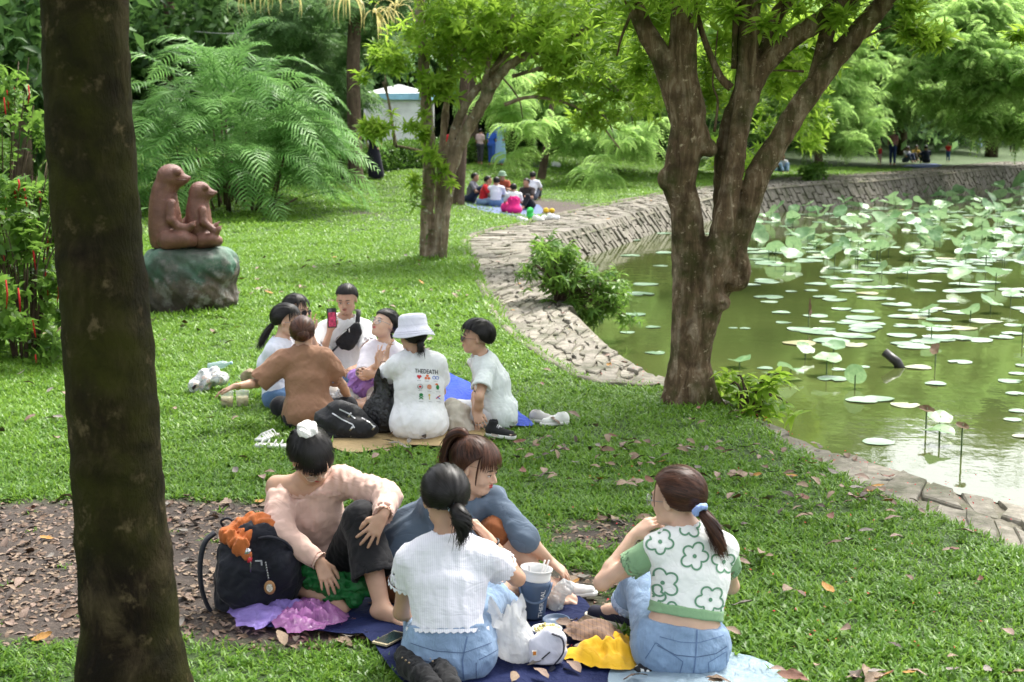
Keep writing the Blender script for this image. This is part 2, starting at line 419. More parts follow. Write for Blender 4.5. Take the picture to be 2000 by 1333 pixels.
# ------------------------------------------------------------------ the ground: lawn, path, pond
WATER = -.55
def hp(Y): return .35 * sst(np.asarray(Y, float), 35, 50)           # level of the paved edge round the pond
def Gp(px, py):
    z = 0.
    for _ in range(6): q = G(px, py, z); z = float(hp(q[1]))
    return G(px, py, z)
IN_PX = [(2700, 1480), (2300, 1232), (2000, 1078), (1880, 1027), (1753, 977), (1645, 926), (1561, 880), (1442, 806), (1370, 778), (1290, 757), (1200, 752), (1140, 738), (1080, 705), (1020, 665), (975, 620), (950, 570), (925, 520), (910, 490), (915, 468), (950, 452), (1015, 438), (1090, 420), (1160, 404), (1230, 391), (1310, 378), (1390, 366), (1480, 352), (1560, 346), (1700, 339), (1800, 331), (1900, 322), (2000, 315), (2300, 300)]
OUT_PX = [(2700, 1230), (2300, 1090), (2000, 984), (1862, 951), (1790, 926), (1681, 890), (1590, 864), (1452, 797), (1380, 768), (1300, 738), (1240, 708), (1190, 675), (1150, 640), (1110, 600), (1080, 565), (1052, 525), (1036, 500), (1032, 484), (1048, 468), (1090, 456), (1150, 442), (1195, 430), (1245, 415), (1290, 403), (1350, 390), (1410, 378), (1490, 364), (1570, 356), (1705, 348), (1805, 339), (1905, 329), (2005, 322), (2300, 306)]
IN_W = np.array([Gp(*p)[:2] for p in IN_PX]); OUT_W = np.array([Gp(*p)[:2] for p in OUT_PX])
NSEG = 8
IN_S = spline(IN_W, NSEG); OUT_S = spline(OUT_W, NSEG)
# pond = outer edge closed far to the right
POND = np.vstack([OUT_S, [(95, 90), (95, 4), (10, 2.5)]])
def dist_poly(x, y, poly, closed=False):
    x = np.asarray(x, float); y = np.asarray(y, float); d = np.full(np.broadcast(x, y).shape, 1e9)
    q = np.vstack([poly, poly[:1]]) if closed else poly
    for a, b in zip(q[:-1], q[1:]):
        ab = b - a; L2 = ab @ ab + 1e-12; t = np.clip(((x - a[0]) * ab[0] + (y - a[1]) * ab[1]) / L2, 0, 1)
        d = np.minimum(d, (x - a[0] - t * ab[0]) ** 2 + (y - a[1] - t * ab[1]) ** 2)
    return np.sqrt(d)
def inside(x, y, poly):
    x = np.asarray(x, float); y = np.asarray(y, float); c = np.zeros(np.broadcast(x, y).shape, bool); n = len(poly)
    for i in range(n):
        a, b = poly[i], poly[(i + 1) % n]
        if a[1] == b[1]: continue
        k = ((a[1] > y) != (b[1] > y)) & (x < (b[0] - a[0]) * (y - a[1]) / (b[1] - a[1]) + a[0]); c ^= k
    return c
BASIN = np.vstack([IN_S, [(95, 95), (95, 2), (10, 2)]])              # pond and its paved edge together
def bump(x, y): return .025 * wave(x, y, 0, 1.1, 3) * sst(y, 7, 12) + .012 * wave(x, y, 0, 3.3, 5)
def rise(x, y, d):
    return 1.55 * sst(d * sst(y, 22, 36), 0, 22) + 1.0 * sst(d, 18, 70) * sst(y, 30, 60)
def height(x, y):
    x = np.asarray(x, float); y = np.asarray(y, float)
    d = dist_poly(x, y, IN_S); ins = inside(x, y, BASIN)
    return np.where(ins, hp(y), hp(y) + rise(x, y, d) + bump(x, y) * sst(d, 0, .6))
def H1(x, y): return float(height(np.array([x]), np.array([y]))[0])
def Gt(px, py):
    """where the bearing meets the terrain"""
    d = ray(px, py); t = np.concatenate([np.arange(3, 40, .25), np.arange(40, 130, .7)]); X = d[0] / d[1] * t; Z = CAM_H + d[2] / d[1] * t
    h = height(X, t); k = np.nonzero(Z < h)[0]
    if len(k) == 0: return np.array([X[-1], t[-1], h[-1]])
    i = k[0]
    if i == 0: return np.array([X[0], t[0], h[0]])
    a = (Z[i - 1] - h[i - 1]) / ((Z[i - 1] - h[i - 1]) + (h[i] - Z[i])); y = t[i - 1] + (t[i] - t[i - 1]) * a
    return np.array([d[0] / d[1] * y, y, H1(d[0] / d[1] * y, y)])
# bare, trodden soil: left foreground and around the picnic
def soil(x, y):
    n = wave(x, y, 0, 1.6, 21) * .28 + wave(x, y, 0, 5, 22) * .16
    a = 1 - ((x + 2.05) / 1.55) ** 2 - ((y - 7.0) / 1.25) ** 2                      # beside the left trunk
    b = 1 - ((x + 1.0) / .8) ** 2 - ((y - 6.3) / .62) ** 2
    c = .85 - ((x + .15) / .8) ** 2 - ((y - 6.4) / .65) ** 2
    e = .8 - ((x - .45) / .55) ** 2 - ((y - 7.35) / .5) ** 2
    m = np.maximum(np.maximum(a, b), np.maximum(c, e * .6)) + n
    far = .55 - ((x - .8) / 2.6) ** 2 - ((y - 38) / 3.6) ** 2
    far2 = .3 - ((x + 3.3) / 1.5) ** 2 - ((y - 34) / 1.4) ** 2
    return sst(np.maximum(m, np.maximum(far, far2) + n), -.05, .45)
def grid_axis(a):  # list of (start,step)
    o = []
    for (s0, st), (s1, _) in zip(a[:-1], a[1:]): o += list(np.arange(s0, s1, st))
    return np.array(o + [a[-1][0]])
gx = np.concatenate([-grid_axis([(0, .16), (4, .3), (12, .6), (30, 2), (60, 12), (320, 1)])[::-1][:-1], grid_axis([(0, .16), (6, .3), (14, .7), (35, 2), (60, 12), (320, 1)])])
gy = grid_axis([(-20, 4), (2, .5), (4, .14), (13, .3), (36, .6), (62, 1.5), (95, 12), (500, 1)])
XX, YY = np.meshgrid(gx, gy); dI = dist_poly(XX, YY, IN_S); inB = inside(XX, YY, BASIN)
ZZ = height(XX, YY); ZZ = np.where(inB, ZZ - .16 * sst(dI, 0, .12) - 1.7 * sst(dI, .3, 1.0), ZZ)
ni, nj = XX.shape; idx = np.arange(ni * nj).reshape(ni, nj)
F = np.stack([idx[:-1, :-1], idx[:-1, 1:], idx[1:, 1:], idx[1:, :-1]], -1).reshape(-1, 4)
m = NT('lawn soil'); v = m.coord('Object'); at = m.n('Attribute', _attribute_name='soil')
n_f = m.noise(30, 8, v, .65); n_b = m.noise(3.2, 5, v)
green = m.ramp(n_f, [(.3, (.016, .036, .006)), (.7, (.06, .12, .015))]); dirt = m.ramp(n_f, [(.3, (.035, .024, .018)), (.55, (.070, .050, .038)), (.75, (.12, .09, .072))])
dirt = m.mix(m.ramp(n_b, [(.45, (0, 0, 0)), (.7, (1, 1, 1))]), dirt, (.040, .028, .022))
m.bsdf(m.mix(at.outputs['Fac'], green, dirt), .85, m.noise(45, 8, v, .7), .8, .03)
me = mesh_np('lawn', np.stack([XX, YY, ZZ], -1).reshape(-1, 3), F, m.m)
at_ = me.attributes.new('soil', 'FLOAT', 'POINT'); at_.data.foreach_set('value', soil(XX, YY).astype(np.float32).ravel())
lawn = obj('lawn', me); tag(lawn, 'green park lawn with a bare muddy patch at the left front', kind='structure')

# water
wp = np.array([(q[0], q[1]) for q in OUT_S]); 
m = NT('pond water'); v = m.coord('Object'); v2 = m.coord('Object', (1, .35, 1))
wn = m.noise(2.2, 3, v); wn2 = m.noise(9, 4, v2); wm = m.n('Math', _operation='MULTIPLY_ADD'); m.l(wn2, wm.inputs[0]); wm.inputs[1].default_value = .35; m.l(wn, wm.inputs[2])
m.bsdf(m.ramp(m.noise(.35, 4, v), [(.3, (.044, .058, .017)), (.7, (.072, .088, .026))]), .035, wm.outputs[0], .06, .05, IOR=1.33, Specular__IOR__Level=.5)
wat = obj('water', mesh_np('water', [(-12, 2, WATER), (120, 2, WATER), (120, 120, WATER), (-12, 120, WATER)], [(0, 1, 2, 3)], m.m, False)); tag(wat, 'still green pond water', kind='structure')

# paved path
m = NT('mossy mortar'); v = m.coord('Object'); n1 = m.noise(3, 7, v, .65)
m.bsdf(m.ramp(n1, [(.32, (.065, .085, .025)), (.5, (.15, .135, .10)), (.7, (.24, .21, .165))]), .95, m.noise(40, 6, v), .7, .02)
mortar = m.m
m = NT('worn stone'); v = m.coord('Object'); oi = m.n('ObjectInfo'); geo = m.n('NewGeometry')
ad = m.n('Math', _operation='ADD'); m.l(oi.outputs['Random'], ad.inputs[0]); m.l(geo.outputs['Random Per Island'], ad.inputs[1]); ml = m.n('Math', _operation='MULTIPLY'); m.l(ad.outputs[0], ml.inputs[0]); ml.inputs[1].default_value = .5
base = m.ramp(ml.outputs[0], [(0, (.21, .19, .16)), (.5, (.305, .275, .225)), (1, (.42, .38, .31))])
vg = m.coord('Generated'); 
stn = m.mix(m.ramp(m.noise(2.2, 6, m.coord('Object'), .7), [(.42, (0, 0, 0)), (.64, (.9, .9, .9))]), base, (.07, .075, .03))
stn = m.mix(m.ramp(m.noise(14, 7, v, .7), [(.35, (.6, .6, .6)), (.75, (0, 0, 0))]), stn, (.15, .13, .11), 'MULTIPLY')
m.bsdf(stn, .85, m.noise(28, 8, v, .7), .6, .015)
stone_m = m.m
PZ = lambda y: hp(y)
V = []; nP = len(IN_S)
for i in range(nP):
    for t in (0, .25, .5, .75, 1):
        q = lerp(IN_S[i], OUT_S[i], t); V.append((q[0], q[1], hp(q[1]) - .034 + .012 * math.sin(i * 1.3 + t * 7)))
    o = OUT_S[i]; nd = OUT_S[min(i + 1, nP - 1)] - OUT_S[max(i - 1, 0)]; nn = nrm(np.array([nd[1], -nd[0]])); V.append((o[0] + nn[0] * .12, o[1] + nn[1] * .12, hp(o[1]) - .12))
F = [(i * 6 + k, i * 6 + k + 1, (i + 1) * 6 + k + 1, (i + 1) * 6 + k) for i in range(nP - 1) for k in range(5)]
path = obj('path', mesh_np('path', V, F, mortar)); tag(path, 'stone paved path curving along the pond edge', kind='structure')
def stone_mesh(c2, out, th, z, tilt, zfun=None):
    """irregular flat stone: outline out (n,2) round c2, bevelled rim"""
    n = len(out); V = []
    for s_, dz in ((1.05, -th), (1.02, -.010), (.93, 0)):
        for q in out: V.append((c2[0] + q[0] * s_, c2[1] + q[1] * s_, z + dz + q[0] * tilt[0] + q[1] * tilt[1]))
    V.append((c2[0], c2[1], z + .004))
    F = [(k * n + i, k * n + (i + 1) % n, (k + 1) * n + (i + 1) % n, (k + 1) * n + i) for k in range(2) for i in range(n)]
    F += [(2 * n + i, 2 * n + (i + 1) % n, 3 * n) for i in range(n)]
    return V, F
# arc length along the path
mid = (IN_S + OUT_S) / 2; al = np.concatenate([[0], np.cumsum(np.linalg.norm(np.diff(mid, axis=0), axis=1))])
def path_pt(s_, t):
    i = np.interp(s_, al, np.arange(nP)); k = min(int(i), nP - 2); f = i - k
    return lerp(lerp(IN_S[k], OUT_S[k], t), lerp(IN_S[k + 1], OUT_S[k + 1], t), f)
stones = []; s_ = .3
while s_ < al[-1] - 12:
    k = min(int(np.interp(s_, al, np.arange(nP))), nP - 1); wd = np.linalg.norm(IN_S[k] - OUT_S[k])
    dp = rnd.uniform(.20, .42); nst = max(1, int(round(wd / rnd.uniform(.36, .62)))); cuts = np.cumsum([rnd.uniform(.6, 1.4) for _ in range(nst)]); cuts = np.concatenate([[0], cuts / cuts[-1]])
    for a, b in zip(cuts[:-1], cuts[1:]):
        off = rnd.uniform(-.07, .07); g = .018 / max(wd, .2)
        cs = [(s_ + off + .012, a + g), (s_ + off + .012, (a + b) / 2), (s_ + off + .012, b - g), (s_ + off + dp * .5, b - g * rnd.uniform(.5, 2)), (s_ + off + dp - .012, b - g), (s_ + off + dp - .012, (a + b) / 2), (s_ + off + dp - .012, a + g), (s_ + off + dp * .5, a + g * rnd.uniform(.5, 2))]
        pts = np.array([path_pt(u + rnd.uniform(-.028, .028), min(.985, max(.015, t + rnd.uniform(-.03, .03)))) for u, t in cs]); pts += NR.normal(0, .017, pts.shape)
        c = pts.mean(0); stones.append((c, pts - c))
    s_ += dp
stones.sort(key=lambda q: q[0][1])
rest = MB(); cnt = 0
for c, out in stones:
    z = float(hp(c[1])) + rnd.uniform(-.014, .012); vv, ff = stone_mesh(c, out, .05, z - .012, (rnd.uniform(-.04, .04), rnd.uniform(-.04, .04)))
    if cnt < 295 and abs(c[0]) < c[1] * .40 + .6:
        obj('stone', mesh_np('stone', vv, ff, stone_m, False), path, None, False); cnt += 1
    else: rest.add(vv, ff)
tag(rest.build('paving_stones', stone_m, path, False), kind='stuff')

# kerb on the lawn side, seen at the bend
kerb = thing('kerb', (*path_pt(25, 0), 0), 'low grey stone kerb between the lawn and the bending path', 'kerb')
kb = MB(); rng = range(9 * NSEG, 31 * NSEG)
prof = [(-.09, -.1), (-.09, .028), (-.03, .034), (0, .026), (0, -.1)]
V = []
for i in rng:
    nd = IN_S[i + 1] - IN_S[i - 1]; nn = nrm(np.array([nd[1], -nd[0]]))
    for a, b in prof: V.append((IN_S[i][0] + nn[0] * a, IN_S[i][1] + nn[1] * a, hp(IN_S[i][1]) + b + .008 * math.sin(i * .9)))
kb.add(V, [(i * 5 + k, i * 5 + k + 1, (i + 1) * 5 + k + 1, (i + 1) * 5 + k) for i in range(len(rng) - 1) for k in range(4)])
kb.build('kerb_edge', mortar, kerb)

# sloping retaining wall of slabs set aslant
wall = thing('retaining_wall', (*OUT_S[19 * NSEG], -.3), 'sloping pond wall of stone slabs set aslant, along the far bank', 'wall')
V = []; SL = .42
def wall_pt(i, t):   # i float index on OUT_S, t 0 top .. 1 foot
    k = min(int(i), nP - 2); f = i - k; o = lerp(OUT_S[k], OUT_S[k + 1], f); a = max(k - 3, 0); b = min(k + 4, nP - 1); nd = OUT_S[b] - OUT_S[a]; nn = nrm(np.array([nd[1], -nd[0]]))
    z = lerp(hp(o[1]), WATER - .15, t); return np.array([o[0] + nn[0] * SL * t, o[1] + nn[1] * SL * t, float(z)]), np.array([nn[0], nn[1], 0])
for i in range(nP):
    for t in (0, .5, 1): q, n_ = wall_pt(i, t); V.append(q - n_ * .03 - np.array([0, 0, .03]))
part('backing', V, [(i * 3 + k, i * 3 + k + 1, (i + 1) * 3 + k + 1, (i + 1) * 3 + k) for i in range(nP - 1) for k in range(2)], mortar, wall)
ol = np.concatenate([[0], np.cumsum(np.linalg.norm(np.diff(OUT_S, axis=0), axis=1))])
s_ = ol[13 * NSEG]; rest = MB(); cnt = 0
while s_ < ol[-1] - 3:
    y0 = OUT_S[min(int(np.interp(s_, ol, np.arange(nP))), nP - 1)][1]; wd = rnd.uniform(.13, .24) * (1 if y0 < 44 else 1.7)
    i0 = np.interp(s_, ol, np.arange(nP)); slant = .34
    tb = [0, rnd.uniform(.35, .65), 1] if rnd.random() < .6 else [0, rnd.uniform(.25, .4), rnd.uniform(.6, .75), 1]
    for t0, t1 in zip(tb[:-1], tb[1:]):
        t0 += .02; t1 -= .02; cs = []
        for (u, t) in ((0, t0), (wd * .88, t0), (wd * .88, t1), (0, t1)):
            i = np.interp(s_ + u + slant * t + rnd.uniform(-.015, .015), ol, np.arange(nP)); q, n_ = wall_pt(i, t); cs.append((q, n_))
        out = rnd.uniform(.0, .05); ft = [q + n_ * out + np.array([0, 0, out * .6]) for q, n_ in cs]; bk = [q - n_ * .06 for q, n_ in cs]
        c = sum(ft) / 4; ft = [c + (q - c) * .94 for q in ft]; mid_ = [lerp(a, b, .25) + (a - c) * .05 for a, b in zip(ft, bk)]
        vv = np.array(bk + mid_ + ft); ff = [(k, (k + 1) % 4, 4 + (k + 1) % 4, 4 + k) for k in range(4)] + [(4 + k, 4 + (k + 1) % 4, 8 + (k + 1) % 4, 8 + k) for k in range(4)] + [(8, 9, 10, 11)]
        if cnt < 290 and y0 > 24: part('stone', vv, ff, stone_m, wall, False); cnt += 1
        else: rest.add(vv, ff)
    s_ += wd
tag(rest.build('wall_stones', stone_m, wall, False), kind='stuff')

# ---------------------------------------------------------------- grass
def blade(L_, wd, az, lean, curl, nseg=3, droop=0):
    pts = []; p = np.array([0., 0, 0]); a = lean
    d2 = np.array([math.cos(az), math.sin(az), 0]); side = np.array([-math.sin(az), math.cos(az), 0]); V = []
    for i in range(nseg + 1):
        t = i / nseg; hw = wd / 2 * (1 - t ** 2.2) * (.75 + .5 * math.sin(math.pi * min(1, t * 1.3)))
        V += [p - side * hw, p + side * hw] if i < nseg else [p]
        a += curl / nseg; p = p + (d2 * math.sin(a) + np.array([0, 0, 1]) * math.cos(a)) * L_ / nseg
    F = [(2 * i, 2 * i + 1, 2 * i + 3, 2 * i + 2) for i in range(nseg - 1)] + [(2 * nseg - 2, 2 * nseg - 1, 2 * nseg)]
    return np.array(V), F
gm = leafmat('grass blades', (.020, .062, .005), (.100, .228, .020), (.21, .36, .048), .42, .36, .9, .30)
def tuft(name, n, L0, L1, wd, spread, nseg=3):
    b = MB()
    for _ in range(n):
        v_, f_ = blade(rnd.uniform(L0, L1), wd * rnd.uniform(.7, 1.2), rnd.uniform(0, 6.28), rnd.uniform(.1, .75), rnd.uniform(.5, 1.5), nseg)
        b.add(v_ + np.array([rnd.gauss(0, spread), rnd.gauss(0, spread), 0]), f_)
    return proto(name, np.vstack(b.v), b.f, gm)
near_t = [tuft('tuft', 10, .035, .078, .0105, .024) for _ in range(5)]
mid_t = [tuft('mid tuft', 10, .04, .085, .012, .03, 2) for _ in range(4)]
far_t = [tuft('far tuft', 14, .05, .10, .02, .09, 2) for _ in range(3)]
NAVY_PX = [(455, 1205), (600, 1192), (720, 1165), (900, 1140), (1110, 1165), (1180, 1230), (1260, 1290), (1330, 1420), (1000, 1520), (850, 1420), (760, 1310), (690, 1240), (520, 1235)]
FILM_PX = [(1190, 1325), (1300, 1270), (1440, 1290), (1470, 1300), (1535, 1335), (1500, 1420), (1250, 1440)]
TAN_PX = [(515, 785), (600, 760), (760, 750), (880, 790), (925, 838), (958, 852), (880, 878), (780, 880), (700, 893), (640, 880), (570, 835)]
BLUE_PX = [(855, 728), (905, 750), (950, 775), (1010, 812), (1042, 840), (985, 838), (930, 838), (880, 842), (850, 790)]
SHEETS = []
for q in (NAVY_PX, FILM_PX, TAN_PX, BLUE_PX):
    w_ = np.array([Gt(*p)[:2] for p in q]); c_ = w_.mean(0); w_ = spline(np.vstack([w_[-1:], w_, w_[:2]]), 6)[6:-6]; SHEETS.append(c_ + (w_ - c_) * .985)
def grass(name, y0, y1, dens, protos, s0, s1, label, mar=1.12):
    X = []; Y = []
    xw = lambda y: y * .36 * mar + 1.2
    A = (xw(y0) + xw(y1)) * (y1 - y0); n = int(A * dens * 1.1)
    y = NR.uniform(y0, y1, n * 2); x = NR.uniform(-xw(y1), xw(y1), n * 2); k = np.abs(x) < xw(y); x, y = x[k][:n], y[k][:n]
    k = ~inside(x, y, BASIN)
    for q in SHEETS: k &= ~inside(x, y, q)
    x, y = x[k], y[k]; k = ~inside(x, y, BASIN) | (dist_poly(x, y, IN_S) < .05); x, y = x[k], y[k]
    so = soil(x, y); k = NR.uniform(0, 1, len(x)) > so * .985; x, y = x[k], y[k]; so = so[k]
    pat = .5 + .5 * wave(x, y, 0, 2.3, 31); k = NR.uniform(0, 1, len(x)) < .72 + .28 * pat; x, y, so, pat = x[k], y[k], so[k], pat[k]
    sc_ = NR.uniform(s0, s1, len(x)) * (.75 + .5 * pat) * (1 - .3 * so)
    rot = np.stack([NR.normal(0, .12, len(x)), NR.normal(0, .12, len(x)), NR.uniform(0, 6.28, len(x))], -1)
    tag(scatter(name, np.stack([x, y, height(x, y) - .004], -1), rot, sc_, protos), label, kind='stuff')
grass('grass', 3.6, 9, 820, near_t, .7, 1.15, 'short broad-bladed grass on the lawn around the picnic')
grass('grass', 9, 16, 520, mid_t, .8, 1.25, 'short broad-bladed grass on the lawn beyond the picnic')
grass('grass', 16, 28, 230, mid_t, 1.2, 1.9, 'bright short grass on the lawn around the statue')
grass('grass', 28, 62, 46, far_t, .9, 1.5, 'grass on the rising lawn at the back')
# ------------------------------------------------------------------ trees and plants
@memo
def bark(name, c0, c1, c2, moss, mossamt=.5, strv=.35, sc_=9.):
    m = NT(name); v = m.coord('Object', (1, 1, strv)); vo = m.coord('Object')
    n1 = m.noise(sc_, 8, v, .7, .6); n2 = m.noise(sc_ * .35, 5, vo, .6); n3 = m.noise(sc_ * 7, 6, v, .7)
    c = m.ramp(n1, [(.32, c0), (.5, c1), (.72, c2)])
    mk = m.ramp(n2, [(1 - mossamt - .1, (0, 0, 0)), (1 - mossamt + .12, (1, 1, 1))])
    c = m.mix(mk, c, moss)
    a = m.n('Math', _operation='MULTIPLY_ADD'); m.l(n3, a.inputs[0]); a.inputs[1].default_value = .5; m.l(n1, a.inputs[2])
    sp_ = m.ramp(m.noise(sc_ * 1.7, 5, vo, .65), [(.60, (0, 0, 0)), (.70, (.8, .8, .8))]); c = m.mix(sp_, c, tuple(min(.5, k * 1.25) for k in c2)); dk_ = m.ramp(m.noise(sc_ * .6, 4, vo), [(.38, (.55, .55, .55)), (.52, (0, 0, 0))]); c = m.mix(dk_, c, c0)
    m.bsdf(c, .92, a.outputs[0], 1.0, .025, Specular__IOR__Level=.15); return m.m
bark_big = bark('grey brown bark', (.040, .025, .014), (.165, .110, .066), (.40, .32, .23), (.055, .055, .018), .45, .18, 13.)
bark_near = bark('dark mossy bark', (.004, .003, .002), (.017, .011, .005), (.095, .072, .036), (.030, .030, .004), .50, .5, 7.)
bark_mid = bark('pale streaky bark', (.09, .065, .04), (.26, .195, .13), (.48, .42, .33), (.05, .06, .02), .4, .15, 7.)
bark_far = bark('brown bark', (.04, .028, .018), (.10, .07, .048), (.18, .14, .10), (.05, .05, .02), .35, .15, 4.)

def leaf_shape(L_, wd, fold=.25, droop=.3, n=4, tip=1.6):
    V = []; F = []
    for i in range(n + 1):
        t = i / n; hw = wd / 2 * math.sin(math.pi * min(1, t ** .8)) ** .8 if 0 < i < n else .001
        x = L_ * (t - droop * .15 * t * t); z = -droop * L_ * t * t
        V += [(x, -hw, z + hw * fold), (x, 0, z), (x, hw, z + hw * fold)]
    for i in range(n):
        a = i * 3; F += [(a, a + 1, a + 4, a + 3), (a + 1, a + 2, a + 5, a + 4)]
    return np.array(V), F
def Rz(a): c, s_ = math.cos(a), math.sin(a); return np.array([[c, -s_, 0], [s_, c, 0], [0, 0, 1]])
def Ry(a): c, s_ = math.cos(a), math.sin(a); return np.array([[c, 0, s_], [0, 1, 0], [-s_, 0, c]])
def Rx(a): c, s_ = math.cos(a), math.sin(a); return np.array([[1, 0, 0], [0, c, -s_], [0, s_, c]])
def whorl(name, mat, n=8, L_=.12, wd=.035, up=.2, nn=3, stem=.1):
    b = MB()
    for i in range(n):
        v_, f_ = leaf_shape(L_ * rnd.uniform(.7, 1.1), wd * rnd.uniform(.8, 1.15), .3, rnd.uniform(.1, .6), nn)
        M = Rz(i * 2.4 + rnd.uniform(-.3, .3)) @ Ry(-rnd.uniform(up - .5, up + .5)); b.add(v_ @ M.T + np.array([0, 0, rnd.uniform(-stem, 0)]), f_)
    b.tube([(0, 0, -stem), (0, 0, 0)], .0035, 3, False)
    return proto(name, np.vstack(b.v), b.f, mat, True)
def clump(name, mat, n=22, R_=.3, L_=.14, wd=.07, nn=2):
    b = MB()
    for i in range(n):
        v_, f_ = leaf_shape(L_ * rnd.uniform(.7, 1.2), wd * rnd.uniform(.8, 1.2), .25, rnd.uniform(0, .7), nn)
        M = Rz(rnd.uniform(0, 6.28)) @ Ry(rnd.uniform(-.5, .9)); p = np.array([rnd.gauss(0, 1), rnd.gauss(0, 1), rnd.gauss(0, .7)]) * R_ * .5; b.add(v_ @ M.T + p, f_)
    return proto(name, np.vstack(b.v), b.f, mat, True)
def frond(L_=.35, npair=9, pin=.1, wd=.02, droop=.9, az=0, el=.3):
    """feathery compound leaf: an arching rachis with two rows of narrow pinnae"""
    b = MB(); pts = []
    for i in range(npair + 2):
        t = i / (npair + 1); pts.append((L_ * t * (1 - .25 * droop * t), 0, el * L_ * t - droop * L_ * t * t * .7))
    pts = np.array(pts); b.tube(pts, .0025, 3, False)
    for i in range(1, npair + 2):
        t = i / (npair + 1); l = pin * (math.sin(math.pi * (t * .8 + .12)) * .8 + .2)
        for sd_ in (-1, 1):
            p = pts[i]; d_ = nrm(np.array([.45, sd_, -.25 - .3 * t])); q = p + d_ * l; n_ = np.array([wd / 2, 0, 0.])
            mdp = (p + q) / 2 + np.array([0, 0, .1 * l]); b.add([p, mdp - n_, q + np.array([0, 0, -.1 * l]), mdp + n_], [(0, 1, 2, 3)])
    V = np.vstack(b.v) @ Rz(az).T; return V, b.f
def umbrella(name, mat, n=9, L_=.4, droop=1.2, np_=8, pin=.1, wd=.02):
    b = MB()
    for i in range(n):
        V, F = frond(L_ * rnd.uniform(.7, 1.1), np_, pin, wd, droop * rnd.uniform(.7, 1.2), i * 2.4 + rnd.uniform(-.3, .3), rnd.uniform(.1, .7)); b.add(V + np.array([0, 0, rnd.uniform(-.08, 0)]), F)
    return proto(name, np.vstack(b.v), b.f, mat, False)
def crown_pts(blobs, seed=0, holl=.45, clump_=None):
    """blobs: (centre, radii, count) -> points in the outer part of each blob, gathered in clumps"""
    r_ = np.random.RandomState(seed); out = []
    for c, r, n in blobs:
        nc = max(3, n // 9); d_ = r_.normal(size=(nc, 3)); d_ /= np.linalg.norm(d_, axis=1)[:, None]; rr = r_.uniform(holl, 1, nc) ** .6
        cc = d_ * rr[:, None]; k = r_.randint(0, nc, n); p = cc[k] + r_.normal(size=(n, 3)) * .14
        out.append(np.asarray(c) + p * np.asarray(r))
    return np.vstack(out)
def rrot(n, tilt=.5, seed=0):
    r_ = np.random.RandomState(seed); return np.stack([r_.normal(0, tilt, n), r_.normal(0, tilt, n), r_.uniform(0, 6.28, n)], -1)
g_bright = leafmat('bright green leaves', (.055, .14, .012), (.16, .31, .025), (.32, .48, .06), .64, .35, .7)
g_mid = leafmat('mid green leaves', (.030, .080, .012), (.070, .155, .022), (.13, .25, .04), .5, .35, .6)
g_dark = leafmat('dark green leaves', (.016, .045, .013), (.045, .11, .028), (.10, .20, .05), .45, .45, .3)
g_feath = leafmat('feathery green leaves', (.08, .19, .045), (.20, .38, .09), (.38, .56, .17), .66, .5, .3)
g_fdark = leafmat('cool green leaves', (.045, .11, .035), (.11, .22, .075), (.21, .35, .13), .45, .45, .3)
g_palm = leafmat('palm leaves', (.03, .10, .018), (.085, .22, .04), (.22, .42, .12), .45, .4, .8, .2)
g_shrub = leafmat('shrub leaves', (.035, .09, .015), (.085, .19, .03), (.17, .30, .05), .5, .35, 1.2)
W_bright = [whorl('leaf whorl', g_bright, 8, .17, .045, .3) for _ in range(3)]
W_mid = [whorl('leaf whorl b', g_mid, 8, .15, .045, .3) for _ in range(3)]
C_dark = [clump('leaf clump', g_dark, 24, .9, .32, .15) for _ in range(3)]
C_fd = [clump('leaf clump b', g_fdark, 24, .8, .30, .13) for _ in range(3)]
U_feath = [umbrella('feather spray', g_feath, 8, .62, 1.0, 8, .16, .045) for _ in range(3)]
U_fd = [umbrella('feather spray b', g_fdark, 8, .62, 1.0, 8, .16, .045) for _ in range(3)]
U_near = [umbrella('feather spray c', g_feath, 9, .62, 1.25, 13, .13, .030) for _ in range(3)]
C_shrub = [whorl('shrub spray', g_shrub, 9, .13, .062, .1, 3, .22) for _ in range(3)]
C_hedge = [clump('hedge sprig', g_mid, 16, .12, .07, .045) for _ in range(3)]

def spx(L_, Y, dY=None):
    """stem centreline from bearings (px,py,width px[,extra depth]) at depth Y -> points, radii"""
    pts = []; rad = []
    for q in L_:
        y = Y + (q[3] if len(q) > 3 else 0); pts.append(P(q[0], q[1], y)); rad.append(q[2] / 2 / (FPX / y))
    pts = spline(pts, 4); rad = np.interp(np.linspace(0, 1, len(pts)), np.linspace(0, 1, len(rad)), rad); return pts, rad
